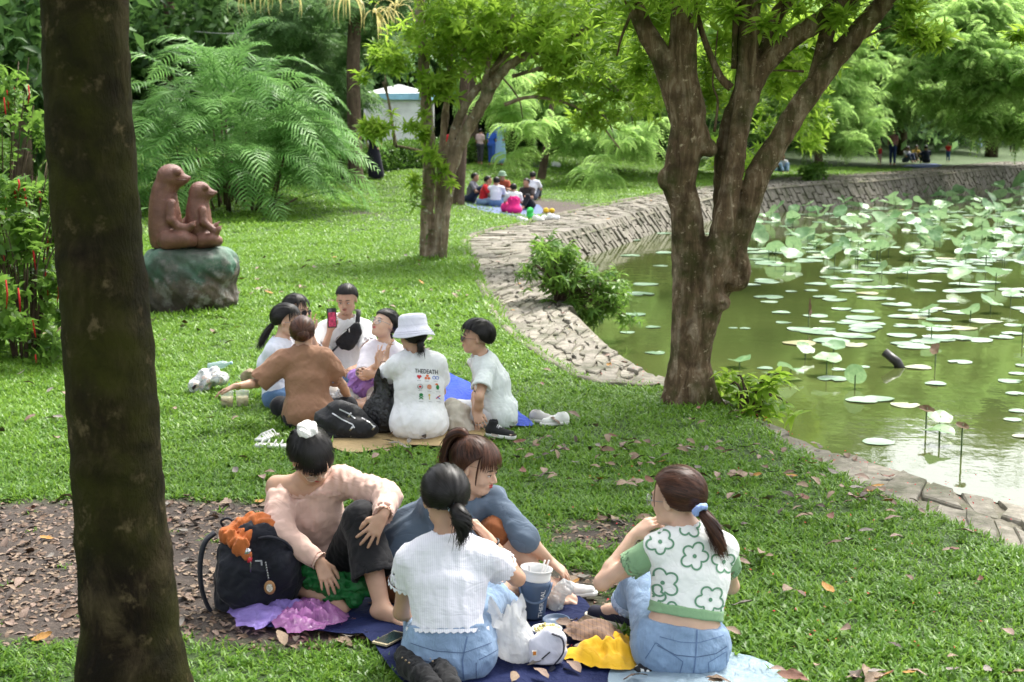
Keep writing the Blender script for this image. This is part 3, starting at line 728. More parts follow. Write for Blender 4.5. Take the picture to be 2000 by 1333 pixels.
# --- big forked tree on the pond edge
def big_tree():
    b = Gt(1345, 786); Y = b[1]; t = thing('park_tree', b, 'large tree forking low into several leaning stems on the pond edge', 'tree')
    S = [[(1330, 800, 72), (1334, 720, 68, -.03), (1342, 620, 70, -.03), (1345, 500, 80), (1340, 410, 72), (1326, 360, 72), (1338, 290, 82), (1345, 220, 78), (1336, 140, 62), (1336, 0, 60), (1338, -160, 56), (1345, -420, 44)],
         [(1356, 800, 58), (1362, 700, 60, -.06), (1380, 610, 62, -.08), (1405, 480, 60, -.08), (1424, 380, 48, -.06), (1440, 280, 44, -.04), (1456, 172, 48), (1462, 80, 46), (1468, 0, 44, .1), (1475, -200, 38, .3), (1480, -420, 30, .5)],
         [(1354, 790, 50, .1), (1376, 650, 54, .1), (1412, 540, 58, .04), (1452, 435, 56), (1482, 340, 56), (1520, 278, 52), (1560, 212, 50), (1600, 156, 48), (1648, 96, 46), (1692, 44, 42), (1728, 4, 40), (1830, -110, 36), (1930, -240, 28)],
         [(1385, 600, 40, .15), (1408, 450, 46, .15), (1412, 330, 42, .15), (1425, 240, 38, .14), (1445, 190, 36, .1), (1450, 130, 30, .15), (1440, -60, 26, .4)],
         [(1452, 215, 44), (1480, 150, 42), (1512, 108, 42), (1552, 72, 40), (1600, 42, 40), (1650, 5, 38), (1740, -90, 34, -.2), (1840, -220, 26, -.5)],
         [(1330, 225, 60), (1310, 160, 52), (1290, 112, 46), (1262, 60, 42), (1236, 0, 40), (1200, -110, 34, -.2), (1130, -260, 26, -.5)],
         [(1590, 165, 34, .04), (1606, 100, 34, .06), (1618, 50, 32, .1), (1628, 0, 30, .15), (1640, -120, 24, .3)],
         [(1478, 150, 30, .05), (1492, 90, 30, .1), (1515, 35, 30, .12), (1545, -10, 28, .15), (1600, -120, 22, .4)]]
    allp = [spx(q, Y) for q in S]; A = np.vstack([p for p, _ in allp]); lo = A.min(0) - .3; hi = A.max(0) + .3; lo[2] = b[2] - .12
    f = SDF(lo, hi, .022)
    for p, r in allp: f.chain(p, r * .80, .028)
    for dx, dy, l in ((-.30, -.1, 0), (-.16, -.28, 0), (.12, -.30, 0), (.38, -.08, 0), (.3, .25, 0), (-.2, .25, 0)):   # root flare
        f.cone(P(1346 + dx * 70, 735, Y + dy * .3), b + np.array([dx * .75, dy * .8, -.1]), .05, .04, .12)
    for (px, py, w_, dy, ln) in ((1304, 350, 40, -.06, 0), (1442, 512, 44, -.04, 0), (1438, 545, 50, -.02, 0), (1446, 530, 40, 0, 0), (1410, 592, 34, -.15, 0), (1385, 290, 34, -.05, 0), (1376, 262, 22, -.05, 0)):
        f.ell(P(px, py, Y + dy), w_ / 2 / (FPX / Y), None, .05)
    for (px, py, w_, dy) in ((1300, 346, 22, -.15), (1412, 596, 15, -.22), (1450, 545, 16, -.12)): f.ell(P(px, py, Y + dy), (w_ / 2 / 252, .05, w_ / 2 / 252), None, .01, 's')
    f.warp(lambda x, y, z: .004 * wave(x, y, z * .22, 26, 3) + .005 * wave(x, y, z, 12, 4) + .004 * wave(x, y, z * .3, 60, 5))
    f.build('trunk', bark_big, t)
    tws = []
    for q in ([(1434, 135, 12), (1436, 60, 12), (1438, 0, 11), (1440, -60, 10)], [(1428, 172, 18), (1408, 152, 16), (1384, 100, 13), (1366, 46, 12), (1350, -20, 10)], [(1395, 258, 6), (1402, 200, 5), (1392, 165, 4), (1396, 120, 3), (1402, 60, 3)],
              [(1680, 78, 6), (1720, 60, 5), (1765, 46, 4), (1800, 60, 3), (1830, 80, 3)], [(1240, 10, 8), (1215, 70, 6), (1205, 110, 4)], [(1570, 140, 6), (1520, 138, 4), (1470, 142, 3)]):
        tws.append(spx(q, Y))
    [MB().tube(*a, 6).build('twig', bark_big, t) for a in tws]
    bl = [(P(1340, 30, Y + .8), (.55, .5, .22), 60), (P(1240, 120, Y + 1.2), (.5, .5, .35), 60), (P(1545, 120, Y + 1.3), (.45, .4, .25), 50), (P(1480, 40, Y + 1.2), (.5, .5, .25), 60), (P(1775, 40, Y), (.2, .25, .14), 24), (P(1655, 28, Y - .1), (.12, .2, .1), 10),
          (P(1830, 70, Y), (.12, .15, .08), 14), (P(1500, 20, Y - .2), (.3, .2, .15), 12), (P(1250, -30, Y), (1.0, .9, .25), 120), (P(1600, -120, Y), (1.3, 1.2, .4), 220), (P(1990, 60, Y), (.06, .1, .05), 8), (P(1460, 140, Y + 1.6), (.5, .4, .3), 50), (P(1395, 130, Y + .3), (.1, .1, .3), 16)]
    for k in range(12): a = k * 2.4; bl.append((b + np.array([.5 + 2.2 * math.cos(a) * (k / 12 + .3), 2.2 * math.sin(a) * (k / 12 + .3), 4.6 + .7 * math.sin(k * 1.7)]), (1.3, 1.3, .6), 130))
    bl = [(a, b_, int(c_ * 1.6)) for a, b_, c_ in bl]; p = crown_pts(bl, 5); tag(scatter('crown', p, rrot(len(p), .5, 6), NR.uniform(.6, .95, len(p)), W_bright, t), kind='stuff')
big_tree()
# --- trunk close to the camera at the left
def near_tree():
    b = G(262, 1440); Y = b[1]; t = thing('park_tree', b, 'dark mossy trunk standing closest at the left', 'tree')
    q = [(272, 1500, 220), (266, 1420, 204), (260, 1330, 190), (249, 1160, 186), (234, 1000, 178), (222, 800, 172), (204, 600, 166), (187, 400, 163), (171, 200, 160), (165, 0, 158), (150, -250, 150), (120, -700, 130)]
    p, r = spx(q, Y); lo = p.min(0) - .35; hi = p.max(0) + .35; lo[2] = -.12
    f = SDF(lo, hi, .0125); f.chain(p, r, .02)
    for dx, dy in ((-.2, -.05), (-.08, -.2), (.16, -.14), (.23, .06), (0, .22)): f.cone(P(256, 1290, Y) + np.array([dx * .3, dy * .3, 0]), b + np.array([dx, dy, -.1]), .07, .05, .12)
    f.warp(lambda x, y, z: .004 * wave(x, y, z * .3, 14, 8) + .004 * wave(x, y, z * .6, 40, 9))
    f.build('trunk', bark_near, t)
    lm = MB(); top = p[-1]
    for a in range(5): e = top + np.array([1.6 * math.cos(a * 1.26), 1.6 * math.sin(a * 1.26), 1.3]); lm.tube(spline([p[-6], top + (e - top) * .3, e], 5), np.linspace(.09, .03, 11), 7)
    lm.build('limbs', bark_near, t)
    bl = [(top + np.array([2.2 * math.cos(k * 2.4) * (.3 + k / 14), 2.2 * math.sin(k * 2.4) * (.3 + k / 14) + .3, 1.1 + .6 * math.sin(k * 1.9)]), (1.2, 1.2, .5), 75) for k in range(14)]
    pp = crown_pts(bl, 15); tag(scatter('crown', pp, rrot(len(pp), .5, 6), NR.uniform(1., 1.6, len(pp)), W_mid, t), kind='stuff')
near_tree()
# --- the many-stemmed tree in the middle of the lawn
def mid_tree():
    b = Gt(842, 506); Y = b[1]; t = thing('park_tree', b, 'many-stemmed tree with whorled leaves on the lawn right of the frog statues', 'tree')
    S = [[(835, 515, 48), (834, 460, 40), (836, 380, 38), (838, 300, 38), (832, 200, 34), (826, 100, 32), (820, 0, 30), (815, -150, 24)],
         [(852, 515, 44), (860, 440, 40), (872, 380, 38), (880, 331, 38), (906, 268, 36), (941, 205, 34), (973, 151, 30), (1010, 118, 24), (1083, 88, 20), (1180, 40, 16), (1270, -20, 12)],
         [(866, 500, 24, -.2), (872, 420, 22, -.2), (884, 345, 22, -.1)],
         [(862, 340, 28, .1), (878, 290, 26, .1), (894, 240, 26, .1), (919, 190, 24, .1), (954, 151, 20, .2), (982, 104, 16, .3), (1000, 40, 12, .5), (1020, -60, 10, .5)],
         [(856, 430, 26, .2), (860, 340, 24, .2), (864, 284, 22, .2), (872, 205, 20, .3), (881, 95, 16, .4), (890, 0, 12, .4)],
         [(925, 240, 16), (941, 195, 14), (950, 140, 13), (957, 104, 12), (975, 40, 9), (985, -40, 7)]]
    allp = [spx(q, Y) for q in S]; A = np.vstack([p for p, _ in allp]); lo = A.min(0) - .2; hi = A.max(0) + .2; lo[2] = b[2] - .12
    f = SDF(lo, hi, .028)
    for p, r in allp: f.chain(p, r * .66, .02)
    f.warp(lambda x, y, z: .010 * wave(x, y, z * .3, 14, 13) + .008 * wave(x, y, z * .2, 30, 14))
    f.build('trunk', bark_mid, t); tws = []
    for q in ([(985, 205, 8), (1036, 190, 7), (1100, 200, 6), (1160, 230, 5), (1210, 290, 3)], [(1000, 150, 8), (1080, 130, 7), (1150, 150, 5), (1200, 180, 4)], [(770, 285, 4), (762, 210, 4), (748, 160, 5)], [(775, 290, 5), (766, 240, 5), (755, 175, 4), (750, 120, 3)], [(838, 300, 6), (800, 290, 5), (770, 285, 5)],
              [(900, 110, 8), (930, 60, 6), (960, 20, 5)], [(960, 140, 8), (1010, 90, 6), (1050, 30, 4)]):
        tws.append(spx(q, Y))
    [MB().tube(*a, 5).build('twig', bark_mid, t) for a in tws]
    bl = [(P(860, 60, Y - .3), (.9, .8, .5), 150), (P(930, 70, Y + .5), (.8, .9, .6), 140), (P(860, 145, Y - .3), (.6, .5, .35), 60), (P(760, 135, Y - .4), (.55, .5, .3), 50), (P(745, 95, Y), (.35, .4, .18), 20), (P(765, 245, Y - .3), (.55, .4, .22), 40), (P(720, 250, Y - .2), (.2, .2, .1), 12), (P(850, 310, Y - .3), (.2, .2, .2), 9), (P(868, 345, Y - .3), (.25, .2, .15), 9), (P(815, 370, Y - .2), (.12, .2, .4), 9), (P(830, 240, Y - .25), (.2, .2, .4), 16),
          (P(1020, 40, Y), (.9, 1., .45), 170), (P(1140, 60, Y - .5), (1., 1., .6), 200), (P(1110, 140, Y - .3), (.6, .7, .35), 90), (P(1240, 90, Y), (.9, 1., .6), 170), (P(1210, 180, Y), (.6, .6, .5), 100), (P(1290, 170, Y + 1), (.5, .6, .7), 90), (P(1060, 170, Y + .5), (.4, .5, .15), 30), (P(1160, 230, Y), (.3, .4, .2), 30), (P(1000, -60, Y), (2.2, 1.8, .8), 350), (P(1380, 90, Y + 1.5), (1.1, 1., .7), 170), (P(1530, 130, Y + 2.5), (1., 1., .8), 150), (P(1560, 230, Y + 2.5), (.7, .7, .5), 80), (P(1440, 280, Y + 2), (.5, .6, .6), 60), (P(1620, 60, Y + 2.5), (1., 1., .8), 120)]
    bl = [(a, b_, int(c_ * 1.5)) for a, b_, c_ in bl]; p = crown_pts(bl, 25, .2); tag(scatter('crown', p, rrot(len(p), .6, 7), NR.uniform(.75, 1.25, len(p)), W_bright, t), kind='stuff')
    f_ = MB()                                                                  # strappy ferns growing on the left stem
    for i in range(70):
        py = rnd.uniform(120, 480); q = P(835 + rnd.uniform(-6, 6), py, Y - .12); v_, g_ = blade(rnd.uniform(.15, .3), .03, rnd.uniform(0, 6.28), rnd.uniform(.4, 1.2), rnd.uniform(.8, 1.8), 4); f_.add(v_ + q, g_)
    tag(f_.build('fern_tufts', g_mid, t, False), kind='stuff')
mid_tree()
# --- slimmer trees further back
def far_tree(base, line, barkm, blobs, protos, s0, s1, label, tilt=.4, seed=1, holl=.3):
    b = np.asarray(base, float); t = thing('park_tree', b, label, 'tree'); mb = MB(); Y = b[1]
    for i, ln in enumerate(line):
        p, r = spx(ln, Y)
        if i == 0: p[0][2] = min(p[0][2], b[2] - .1)
        mb.tube(p, r, 10)
    mb.build('trunk', barkm, t)
    if blobs: p = crown_pts(blobs, seed, holl); tag(scatter('crown', p, rrot(len(p), tilt, seed), NR.uniform(s0, s1, len(p)), protos, t), kind='stuff')
    return t
b0 = Gt(696, 356); Y0 = b0[1]
far_tree(b0, [[(696, 362, 36), (694, 330, 30), (692, 250, 28), (690, 120, 26), (695, 0, 25), (700, -150, 24)]], bark_far,
         [(P(600, 60, Y0 + 1), (2.2, 1.6, 1.1), 60), (P(640, 160, Y0 + 2), (1.6, 1.4, 1.), 50), (P(540, 130, Y0 + 2.5), (1.5, 1.3, .9), 40), (P(700, -40, Y0), (3, 2.5, 1.2), 90), (P(590, 230, Y0 + 3), (1.3, 1.2, .6), 30), (P(740, 40, Y0 + 1), (1.3, 1., .8), 36)], U_fd, 1.0, 1.6, 'slim brown trunk rising in front of the clipped hedge, right of the palms', .3, 31)
b1 = Gt(895, 400); 
far_tree(b1 , [[(893, 408, 30), (895, 370, 26), (900, 300, 24), (905, 200, 20), (915, 60, 18)]], bark_far, None, None, 1, 1, 'brown trunk right behind the seated man in grey, left of the far picnic')
b2 = Gt(928, 318)
far_tree(b2, [[(927, 322, 26), (926, 290, 20), (924, 200, 16), (920, 50, 14)]], bark_far, None, None, 1, 1, 'thin trunk by the far end of the hedge, above the far picnic')
b3 = Gt(1062, 352)
far_tree(b3, [[(1055, 362, 18), (1062, 320, 16), (1070, 270, 13), (1078, 200, 10), (1090, 100, 8)]], bark_far,
         [(P(1010, 200, 26), (.55, .5, .45), 12), (P(1190, 300, 26), (.7, .5, .5), 12)], U_near, .8, 1.1, 'dark thin leaning trunk on the slope behind the far picnic', .25, 33)
def on_ground(px, py, Y): q = P(px, py, Y); return np.array([q[0], Y, H1(q[0], Y)])
def feather_blobs(rows, Y, r, n):
    return [(P(px + rnd.uniform(-20, 20), py + rnd.uniform(-12, 12), Y + rnd.uniform(-3, 3)), (r, r * .8, r * .62), n) for px, py in rows]
far_tree(on_ground(1945, 256, 84), [[(1938, 262, 26), (1948, 220, 22), (1958, 180, 19), (1975, 80, 17), (1990, -20, 14)]], bark_far,
         feather_blobs([(1890, 20), (1980, 20), (1900, 100), (2000, 110), (2080, 60), (1850, 60), (2000, 190), (2080, 180), (1940, -60), (2100, -60), (1990, 150), (1900, 160), (1960, 60), (1860, 110), (1860, 0), (1930, 130), (1990, 215)], 68, 2.8, 70) + feather_blobs([(1850, 40), (1930, 30), (2000, 50), (1880, 110), (1960, 120), (1840, 160), (1920, 185), (2010, 170), (1990, 225)], 56, 1.9, 60), U_feath, 1.2, 2.0, 'leaning brown trunk on the far lawn at the right edge', .3, 34)
far_tree(on_ground(1762, 268, 80), [[(1762, 275, 20), (1765, 220, 18), (1768, 120, 16), (1775, -40, 14)], [(1822, 262, 14), (1825, 215, 12), (1835, 120, 10)]], bark_far,
         feather_blobs([(1640, 30), (1720, 20), (1800, 30), (1640, 110), (1710, 100), (1790, 110), (1680, 190), (1745, 185), (1800, 190), (1860, 130), (1700, -60), (1830, -60), (1760, 60), (1680, 60), (1840, 70), (1660, 150), (1750, 140)], 66, 2.6, 100), U_feath, 1.0, 1.7, 'grey trunks under light feathery foliage across the pond', .3, 35)
far_tree(on_ground(1600, 345, 62), [[(1600, 348, 16), (1598, 300, 16), (1590, 200, 14), (1575, 60, 12), (1560, -60, 12)]], bark_far,
         feather_blobs([(1420, 60), (1500, 40), (1580, 40), (1430, 150), (1510, 130), (1600, 120), (1540, 210), (1600, 230), (1500, 210), (1660, 200), (1640, 245), (1420, 230), (1460, -50), (1600, -60), (1540, 90), (1620, 80), (1560, 170), (1500, 180)], 52, 2.0, 90), U_feath, .8, 1.3, 'bright feathery tree leaning over the far bank of the pond', .3, 36)
b7 = Gt(1275, 300); Y7 = b7[1]
far_tree(b7, [[(1280, 290, 18), (1290, 240, 16), (1300, 150, 14), (1310, 0, 12)]], bark_far,
         [(P(1250, 220, Y7 - 14), (1.6, 1.4, 1.1), 60), (P(1210, 260, Y7 - 18), (.8, .8, .6), 24), (P(1130, 200, Y7 - 16), (1.8, 1.5, 1.1), 60), (P(1020, 160, Y7 - 12), (2.2, 1.6, 1.4), 60), (P(1100, 260, Y7 - 18), (.8, .8, .6), 24), (P(1240, 100, Y7 - 10), (3, 2, 2.2), 170), (P(1100, 60, Y7 - 8), (3, 2, 2), 150), (P(1180, 170, Y7 - 12), (2, 1.4, 1.2), 100), (P(960, 80, Y7 - 6), (2.4, 1.6, 1.6), 100)], U_feath, 1.0, 1.6, 'feathery tree on the bank between the two forked trees', .3, 37)

# --- woodland closing the view all round
def woodland():
    cells = []; p = []
    m = NT('woodland inner shade'); m.bsdf(m.ramp(m.noise(.8, 8, m.coord('Object'), .7), [(.35, (.006, .013, .006)), (.7, (.022, .045, .016))]), .95); mt = m.m
    # the mass follows a horseshoe round the park: (x, y, height)
    line = spline([(-60, 20), (-40, 44), (-24, 58), (-8, 66), (8, 78), (30, 108), (52, 122), (80, 122), (104, 100), (124, 50), (112, 10)], 10); nL = len(line)
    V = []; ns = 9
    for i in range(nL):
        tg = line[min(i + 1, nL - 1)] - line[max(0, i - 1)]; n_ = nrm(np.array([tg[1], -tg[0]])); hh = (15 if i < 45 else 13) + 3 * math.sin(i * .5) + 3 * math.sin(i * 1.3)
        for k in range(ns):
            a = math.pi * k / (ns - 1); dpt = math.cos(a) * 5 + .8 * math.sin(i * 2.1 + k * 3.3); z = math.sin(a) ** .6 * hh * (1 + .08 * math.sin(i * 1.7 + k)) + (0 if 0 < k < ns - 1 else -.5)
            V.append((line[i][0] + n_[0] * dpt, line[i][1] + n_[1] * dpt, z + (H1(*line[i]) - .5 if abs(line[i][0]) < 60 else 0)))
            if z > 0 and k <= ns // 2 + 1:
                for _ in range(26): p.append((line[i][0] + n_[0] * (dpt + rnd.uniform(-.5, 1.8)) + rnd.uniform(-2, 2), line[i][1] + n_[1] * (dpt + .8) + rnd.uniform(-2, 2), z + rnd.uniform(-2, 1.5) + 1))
    me = mesh_np('wood_core', V, [(i * ns + k, i * ns + k + 1, (i + 1) * ns + k + 1, (i + 1) * ns + k) for i in range(nL - 1) for k in range(ns - 1)], mt)  # solid core added behind the leaves, its colour dark as the wood's inner shade
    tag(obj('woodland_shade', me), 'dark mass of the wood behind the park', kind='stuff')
    p = np.array(p); p = p[p[:, 2] > .3]
    tag(scatter('woodland', p, rrot(len(p), .7, 8), NR.uniform(2.0, 3.6, len(p)), C_dark), 'dense leafy wood closing the park behind', kind='stuff')
woodland()
# nearer dark trees left of centre and behind the slope
def dark_tree(px, py, Y, blobs, label, seed, protos=None, s0=1.1, s1=1.8):
    x = P(px, py, Y); b = np.array([x[0], Y, H1(x[0], Y)]); t = thing('background_tree', b, label, 'tree')
    mb = MB(); mb.tube(spline([b - [0, 0, .2], b + [.1, 0, 3], b + [.3, .2, 7]], 4), np.linspace(.3, .16, 9), 9); mb.build('trunk', bark_far, t)
    p = crown_pts([(P(q[0], q[1], Y + q[2]), q[3], q[4]) for q in blobs], seed, .3); tag(scatter('crown', p, rrot(len(p), .6, seed), NR.uniform(s0, s1, len(p)), protos or C_dark, t), kind='stuff')
dark_tree(330, 340, 50, [(330, 40, 0, (4, 2, 2.6), 120), (480, 40, 2, (3.5, 2, 2.2), 100), (200, 100, 0, (4, 2, 3), 110)], 'dark tree behind the palm clump', 41)
dark_tree(560, 300, 54, [(560, 200, 0, (2.6, 2, 2), 90), (620, 80, 0, (3.5, 2, 2.6), 110), (650, 250, 1, (1.6, 1, .8), 30)], 'blue green tree between the palms and the slim trunk', 42, C_fd)
dark_tree(40, 330, 34, [(40, 60, 0, (2.4, 2, 2), 90), (-60, 150, 0, (3, 2, 2.5), 80), (60, 180, 2, (1.5, 1, 1.2), 30)], 'dark tree in the far left corner', 43)
dark_tree(800, 300, 60, [(780, 100, 0, (4, 2, 2), 100), (900, 120, 0, (4, 2, 2.4), 90), (860, 10, 0, (6, 3, 3), 120)], 'dark tree rising behind the white tent', 44, C_fd)
dark_tree(1180, 270, 62, [(1100, 180, 0, (4, 2, 1.6), 80), (1220, 140, 0, (4, 2, 2.6), 90), (1000, 110, 0, (4, 2, 2), 80), (1360, 180, 0, (4, 2, 2.4), 90)], 'dark tree behind the grassy bank', 45)
dark_tree(1640, 280, 80, [(1640, 200, 0, (5, 3, 2.2), 90), (1500, 180, 0, (5, 3, 3), 90), (1780, 160, 8, (6, 3, 3.4), 110), (1900, 180, 26, (6, 3, 2.2), 80)], 'dark tree behind the far bank people', 46, C_fd, 1.5, 2.4)

# --- palm clump
def palm_clump():
    b = np.array([*Gt(450, 398)[:2], 0]); b[2] = H1(b[0], b[1]); Y = b[1]; t = thing('palm_clump', b, 'big clump of arching feather palms behind the frog statues', 'palm')
    fr = []
    for v in range(5):
        m_ = MB(); L_ = 2.2; pts = []; dr = rnd.uniform(.7, 1.2)
        for i in range(21): q = i / 20; pts.append((L_ * q * (1 - .22 * dr * q), 0, .9 * L_ * q * (1 - .25 * q) - dr * L_ * q * q * .75))
        pts = np.array(pts); m_.tube(pts[::3], np.linspace(.014, .004, 7), 4, False)
        for i in range(3, 21):
            q = i / 20; l = .62 * math.sin(math.pi * (q * .78 + .16)); tg = nrm(pts[min(20, i + 1)] - pts[i - 1])
            for sd_ in (-1, 1):
                d_ = nrm(tg * .75 + np.array([0, sd_ * 1., .12 * rnd.uniform(-1, 1.5)])); p0 = pts[i]; p1 = p0 + d_ * l * .5; p2 = p0 + d_ * l + np.array([0, 0, -.22 * l * rnd.uniform(.3, 1.6)]); wv = tg * .024
                m_.add([p0 - wv * .5, p0 + wv * .5, p1 - wv, p1 + wv, p2], [(0, 1, 3, 2), (2, 3, 4)])
        fr.append(mesh_np('frond', np.vstack(m_.v), m_.f, g_palm, False))
    st = MB()
    for k in range(250):
        a = rnd.uniform(0, 6.28); rr = rnd.uniform(0, 1) ** .6 * 2.3; hh = max(.1, (3.0 - .38 * rr * rr) * rnd.uniform(.05, 1.0)); 
        if k < 34: st.tube([b + np.array([rr * .6 * math.cos(a), rr * .6 * math.sin(a), -.1]), b + np.array([rr * .8 * math.cos(a), rr * .8 * math.sin(a), hh])], [.035, .02], 5)
        o = bpy.data.objects.new('frond', fr[k % 5]); col.objects.link(o); o.parent = t
        o.location = Vector([rr * .85 * math.cos(a), rr * .85 * math.sin(a), hh]); o.rotation_euler = (rnd.gauss(0, .15), -(.75 - .42 * rr + rnd.gauss(0, .22)), a + rnd.gauss(0, .7)); s_ = rnd.uniform(.75, 1.15); o.scale = (s_, s_, s_)
    tag(st.build('stems', bark_far, t), kind='stuff')
    for k in range(16):
        o = bpy.data.objects.new('frond', fr[k % 5]); col.objects.link(o); o.parent = t; q = P(rnd.uniform(575, 640), rnd.uniform(215, 330), Y - .6) - b
        o.location = Vector(q) + Vector([-.9, 0, -.2]); o.rotation_euler = (rnd.gauss(0, .2), -rnd.uniform(-.1, .3), rnd.gauss(-.1, .5))
palm_clump()
# --- shrub with red tassels at the left edge
def tassel_shrub():
    for (px, py, Y, rx, H_, n, lab, sd_) in ((50, 700, 13.2, .85, 1.9, 330, 'leafy shrub with hanging red tassels at the left edge', 51), (10, 520, 17, 1.3, 3.0, 330, 'taller pale green shrub with red tassels behind the left shrub', 52)):
        b = np.array([*P(px, py, Y)[:2], 0]); b[2] = H1(b[0], b[1]); t = thing('tassel_shrub', b, lab, 'shrub')
        st = MB(); pp = []
        for k in range(26):
            a = rnd.uniform(0, 6.28); e = b + np.array([rx * .8 * math.cos(a) * rnd.uniform(.2, 1), rx * .8 * math.sin(a) * rnd.uniform(.2, 1), H_ * rnd.uniform(.4, 1)]); st.tube(spline([b + np.array([.1 * math.cos(a), .1 * math.sin(a), -.05]), lerp(b, e, .5) + [0, 0, .2], e], 3), [.012] * 3 + [.008] * 2 + [.005] * 2, 4)
        tag(st.build('stems', bark_far, t), kind='stuff')
        bl = [(b + np.array([rx * .55 * math.cos(k * 2.4), rx * .55 * math.sin(k * 2.4), H_ * (.12 + .85 * k / 9)]), (rx * .6, rx * .6, H_ * .17), n // 9) for k in range(10)]
        p = crown_pts(bl, sd_, .3); p = p[p[:, 2] > b[2] + .03]; tag(scatter('foliage', p, rrot(len(p), .6, sd_), NR.uniform(.8, 1.35, len(p)), C_shrub, t), kind='stuff')
        red = plain('red tassel', (.45, .012, .015), .8)
        for k in range(46):
            q = p[NR.randint(len(p))].copy(); q[1] -= .12; q[0] += rnd.uniform(-.05, .15); l = rnd.uniform(.1, .28); m_ = MB()
            m_.tube(np.array([q, q + [.01, -.01, -l * .5], q + [rnd.uniform(-.02, .02), 0, -l]]), [.007, .009, .004], 5); m_.build('tassel', red, t)
tassel_shrub()
# --- clipped hedge
def hedge():
    pts = [Gt(*q) for q in ((440, 378), (520, 362), (600, 352), (700, 338), (800, 326), (900, 316), (985, 306))]; pts = spline(pts, 6); b = pts[0]
    t = thing('hedge', b, 'low clipped hedge curving behind the slim trunk', 'hedge'); V = []; n = len(pts)
    prof = [(-.4, -.1), (-.42, .62), (-.3, .72), (.3, .72), (.42, .62), (.4, -.1)]
    for i in range(n):
        tg = pts[min(i + 1, n - 1)] - pts[max(0, i - 1)]; nn = nrm([tg[1], -tg[0], 0])
        for a, z in prof: V.append(pts[i] + nn * a + np.array([0, 0, z + .03 * math.sin(i * 1.7 + a * 5)]))
    part('twiggy_core', V, [(i * 6 + k, i * 6 + k + 1, (i + 1) * 6 + k + 1, (i + 1) * 6 + k) for i in range(n - 1) for k in range(5)], plain('hedge core', (.012, .03, .01), .95), t)
    P_ = []
    for _ in range(3400):
        i = rnd.randrange(n - 1); f = rnd.random(); c = lerp(pts[i], pts[i + 1], f); tg = pts[i + 1] - pts[i]; nn = nrm([tg[1], -tg[0], 0])
        if rnd.random() < .5: P_.append(c + nn * rnd.uniform(.38, .46) + np.array([0, 0, rnd.uniform(.05, .7)]))
        else: P_.append(c + nn * rnd.uniform(-.45, .45) + np.array([0, 0, rnd.uniform(.7, .76)]))
    tag(scatter('leaves', np.array(P_), rrot(len(P_), .8, 9), NR.uniform(.9, 1.5, len(P_)), C_hedge, t), kind='stuff')
hedge()
# --- bush hanging over the path and the young plant by the forked tree
def bush(px, py, label, spots, protos, s0, s1, seed):
    b = Gt(px, py); Y = b[1]; t = thing('bush', b, label, 'bush'); st = MB(); pts = []
    for k, (qx, qy, dy) in enumerate(spots):
        e = P(qx, qy, Y + dy); st.tube(spline([b + np.array([rnd.uniform(-.1, .1), 0, -.1]), lerp(b, e, .5) + [0, 0, .1], e], 3), np.linspace(.014, .006, 7), 4)
        for _ in range(3): pts.append(e + np.array([rnd.gauss(0, .06), rnd.gauss(0, .08), rnd.gauss(0, .05)]))
    tag(st.build('stems', bark_far, t), kind='stuff')
    tag(scatter('leaves', np.array(pts), rrot(len(pts), .5, seed), NR.uniform(s0, s1, len(pts)), protos, t), kind='stuff')
W_bush = [whorl('bush whorl', g_shrub, 9, .20, .052, .1, 3, .06) for _ in range(3)]
sp = []
for k in range(120):
    a = rnd.uniform(0, 1); cx = 1050 + 150 * a; cy = 500 + 100 * a; sp.append((cx + rnd.uniform(-38, 45), cy + rnd.uniform(-45, 40), rnd.uniform(-.7, .4)))
bush(1100, 585, 'bright leafy bush growing out of the pond wall beside the path', sp, W_bush, .5, .85, 61)
bush(1458, 800, 'young broad-leaved plant at the water edge right of the forked tree', [(1430 + rnd.uniform(-15, 110), 765 + rnd.uniform(-45, 35), rnd.uniform(-.25, .3)) for _ in range(17)], [whorl('young whorl', g_bright, 7, .19, .075, .3, 4, .06) for _ in range(3)], .6, .95, 62)
bush(1590, 352, 'small dark green bush on the far pond wall', [(1590 + rnd.uniform(-16, 16), 345 + rnd.uniform(-18, 16), rnd.uniform(-.4, .4)) for _ in range(22)], C_hedge, 1.6, 2.4, 63)
# --- long yellow strap leaves hanging in the tree behind
def strap(px, py, label, n, L_, Y=34.):
    q = P(px, py, Y); t = thing('hanging_leaves', q, label, 'plant', 'dry yellow strap leaves hanging in the trees')
    ym = leafmat('dry strap leaves', (.28, .22, .06), (.50, .40, .12), (.60, .55, .25), .4, .5, 3.)
    for k in range(n):
        v_, f_ = blade(L_ * rnd.uniform(.6, 1.1), .045, rnd.uniform(0, 6.28), rnd.uniform(.3, 1.2), 2.6, 6); part('leaf', v_ + q + np.array([rnd.uniform(-.1, .1), 0, 0]), f_, ym, t, False)
for px, py, lb, n in ((505, -25, 'leftmost bunch of dry yellow strap leaves hanging at the top', 16), (560, -20, 'thick bunch of dry yellow strap leaves beside the leftmost one', 18), (680, -5, 'yellow strap leaves hanging just left of the slim trunk', 16), (735, 25, 'yellow strap leaves hanging just right of the slim trunk', 14), (775, 12, 'small yellow strap leaf bunch near the middle tree', 9)): strap(px, py, lb, n, 1.25)
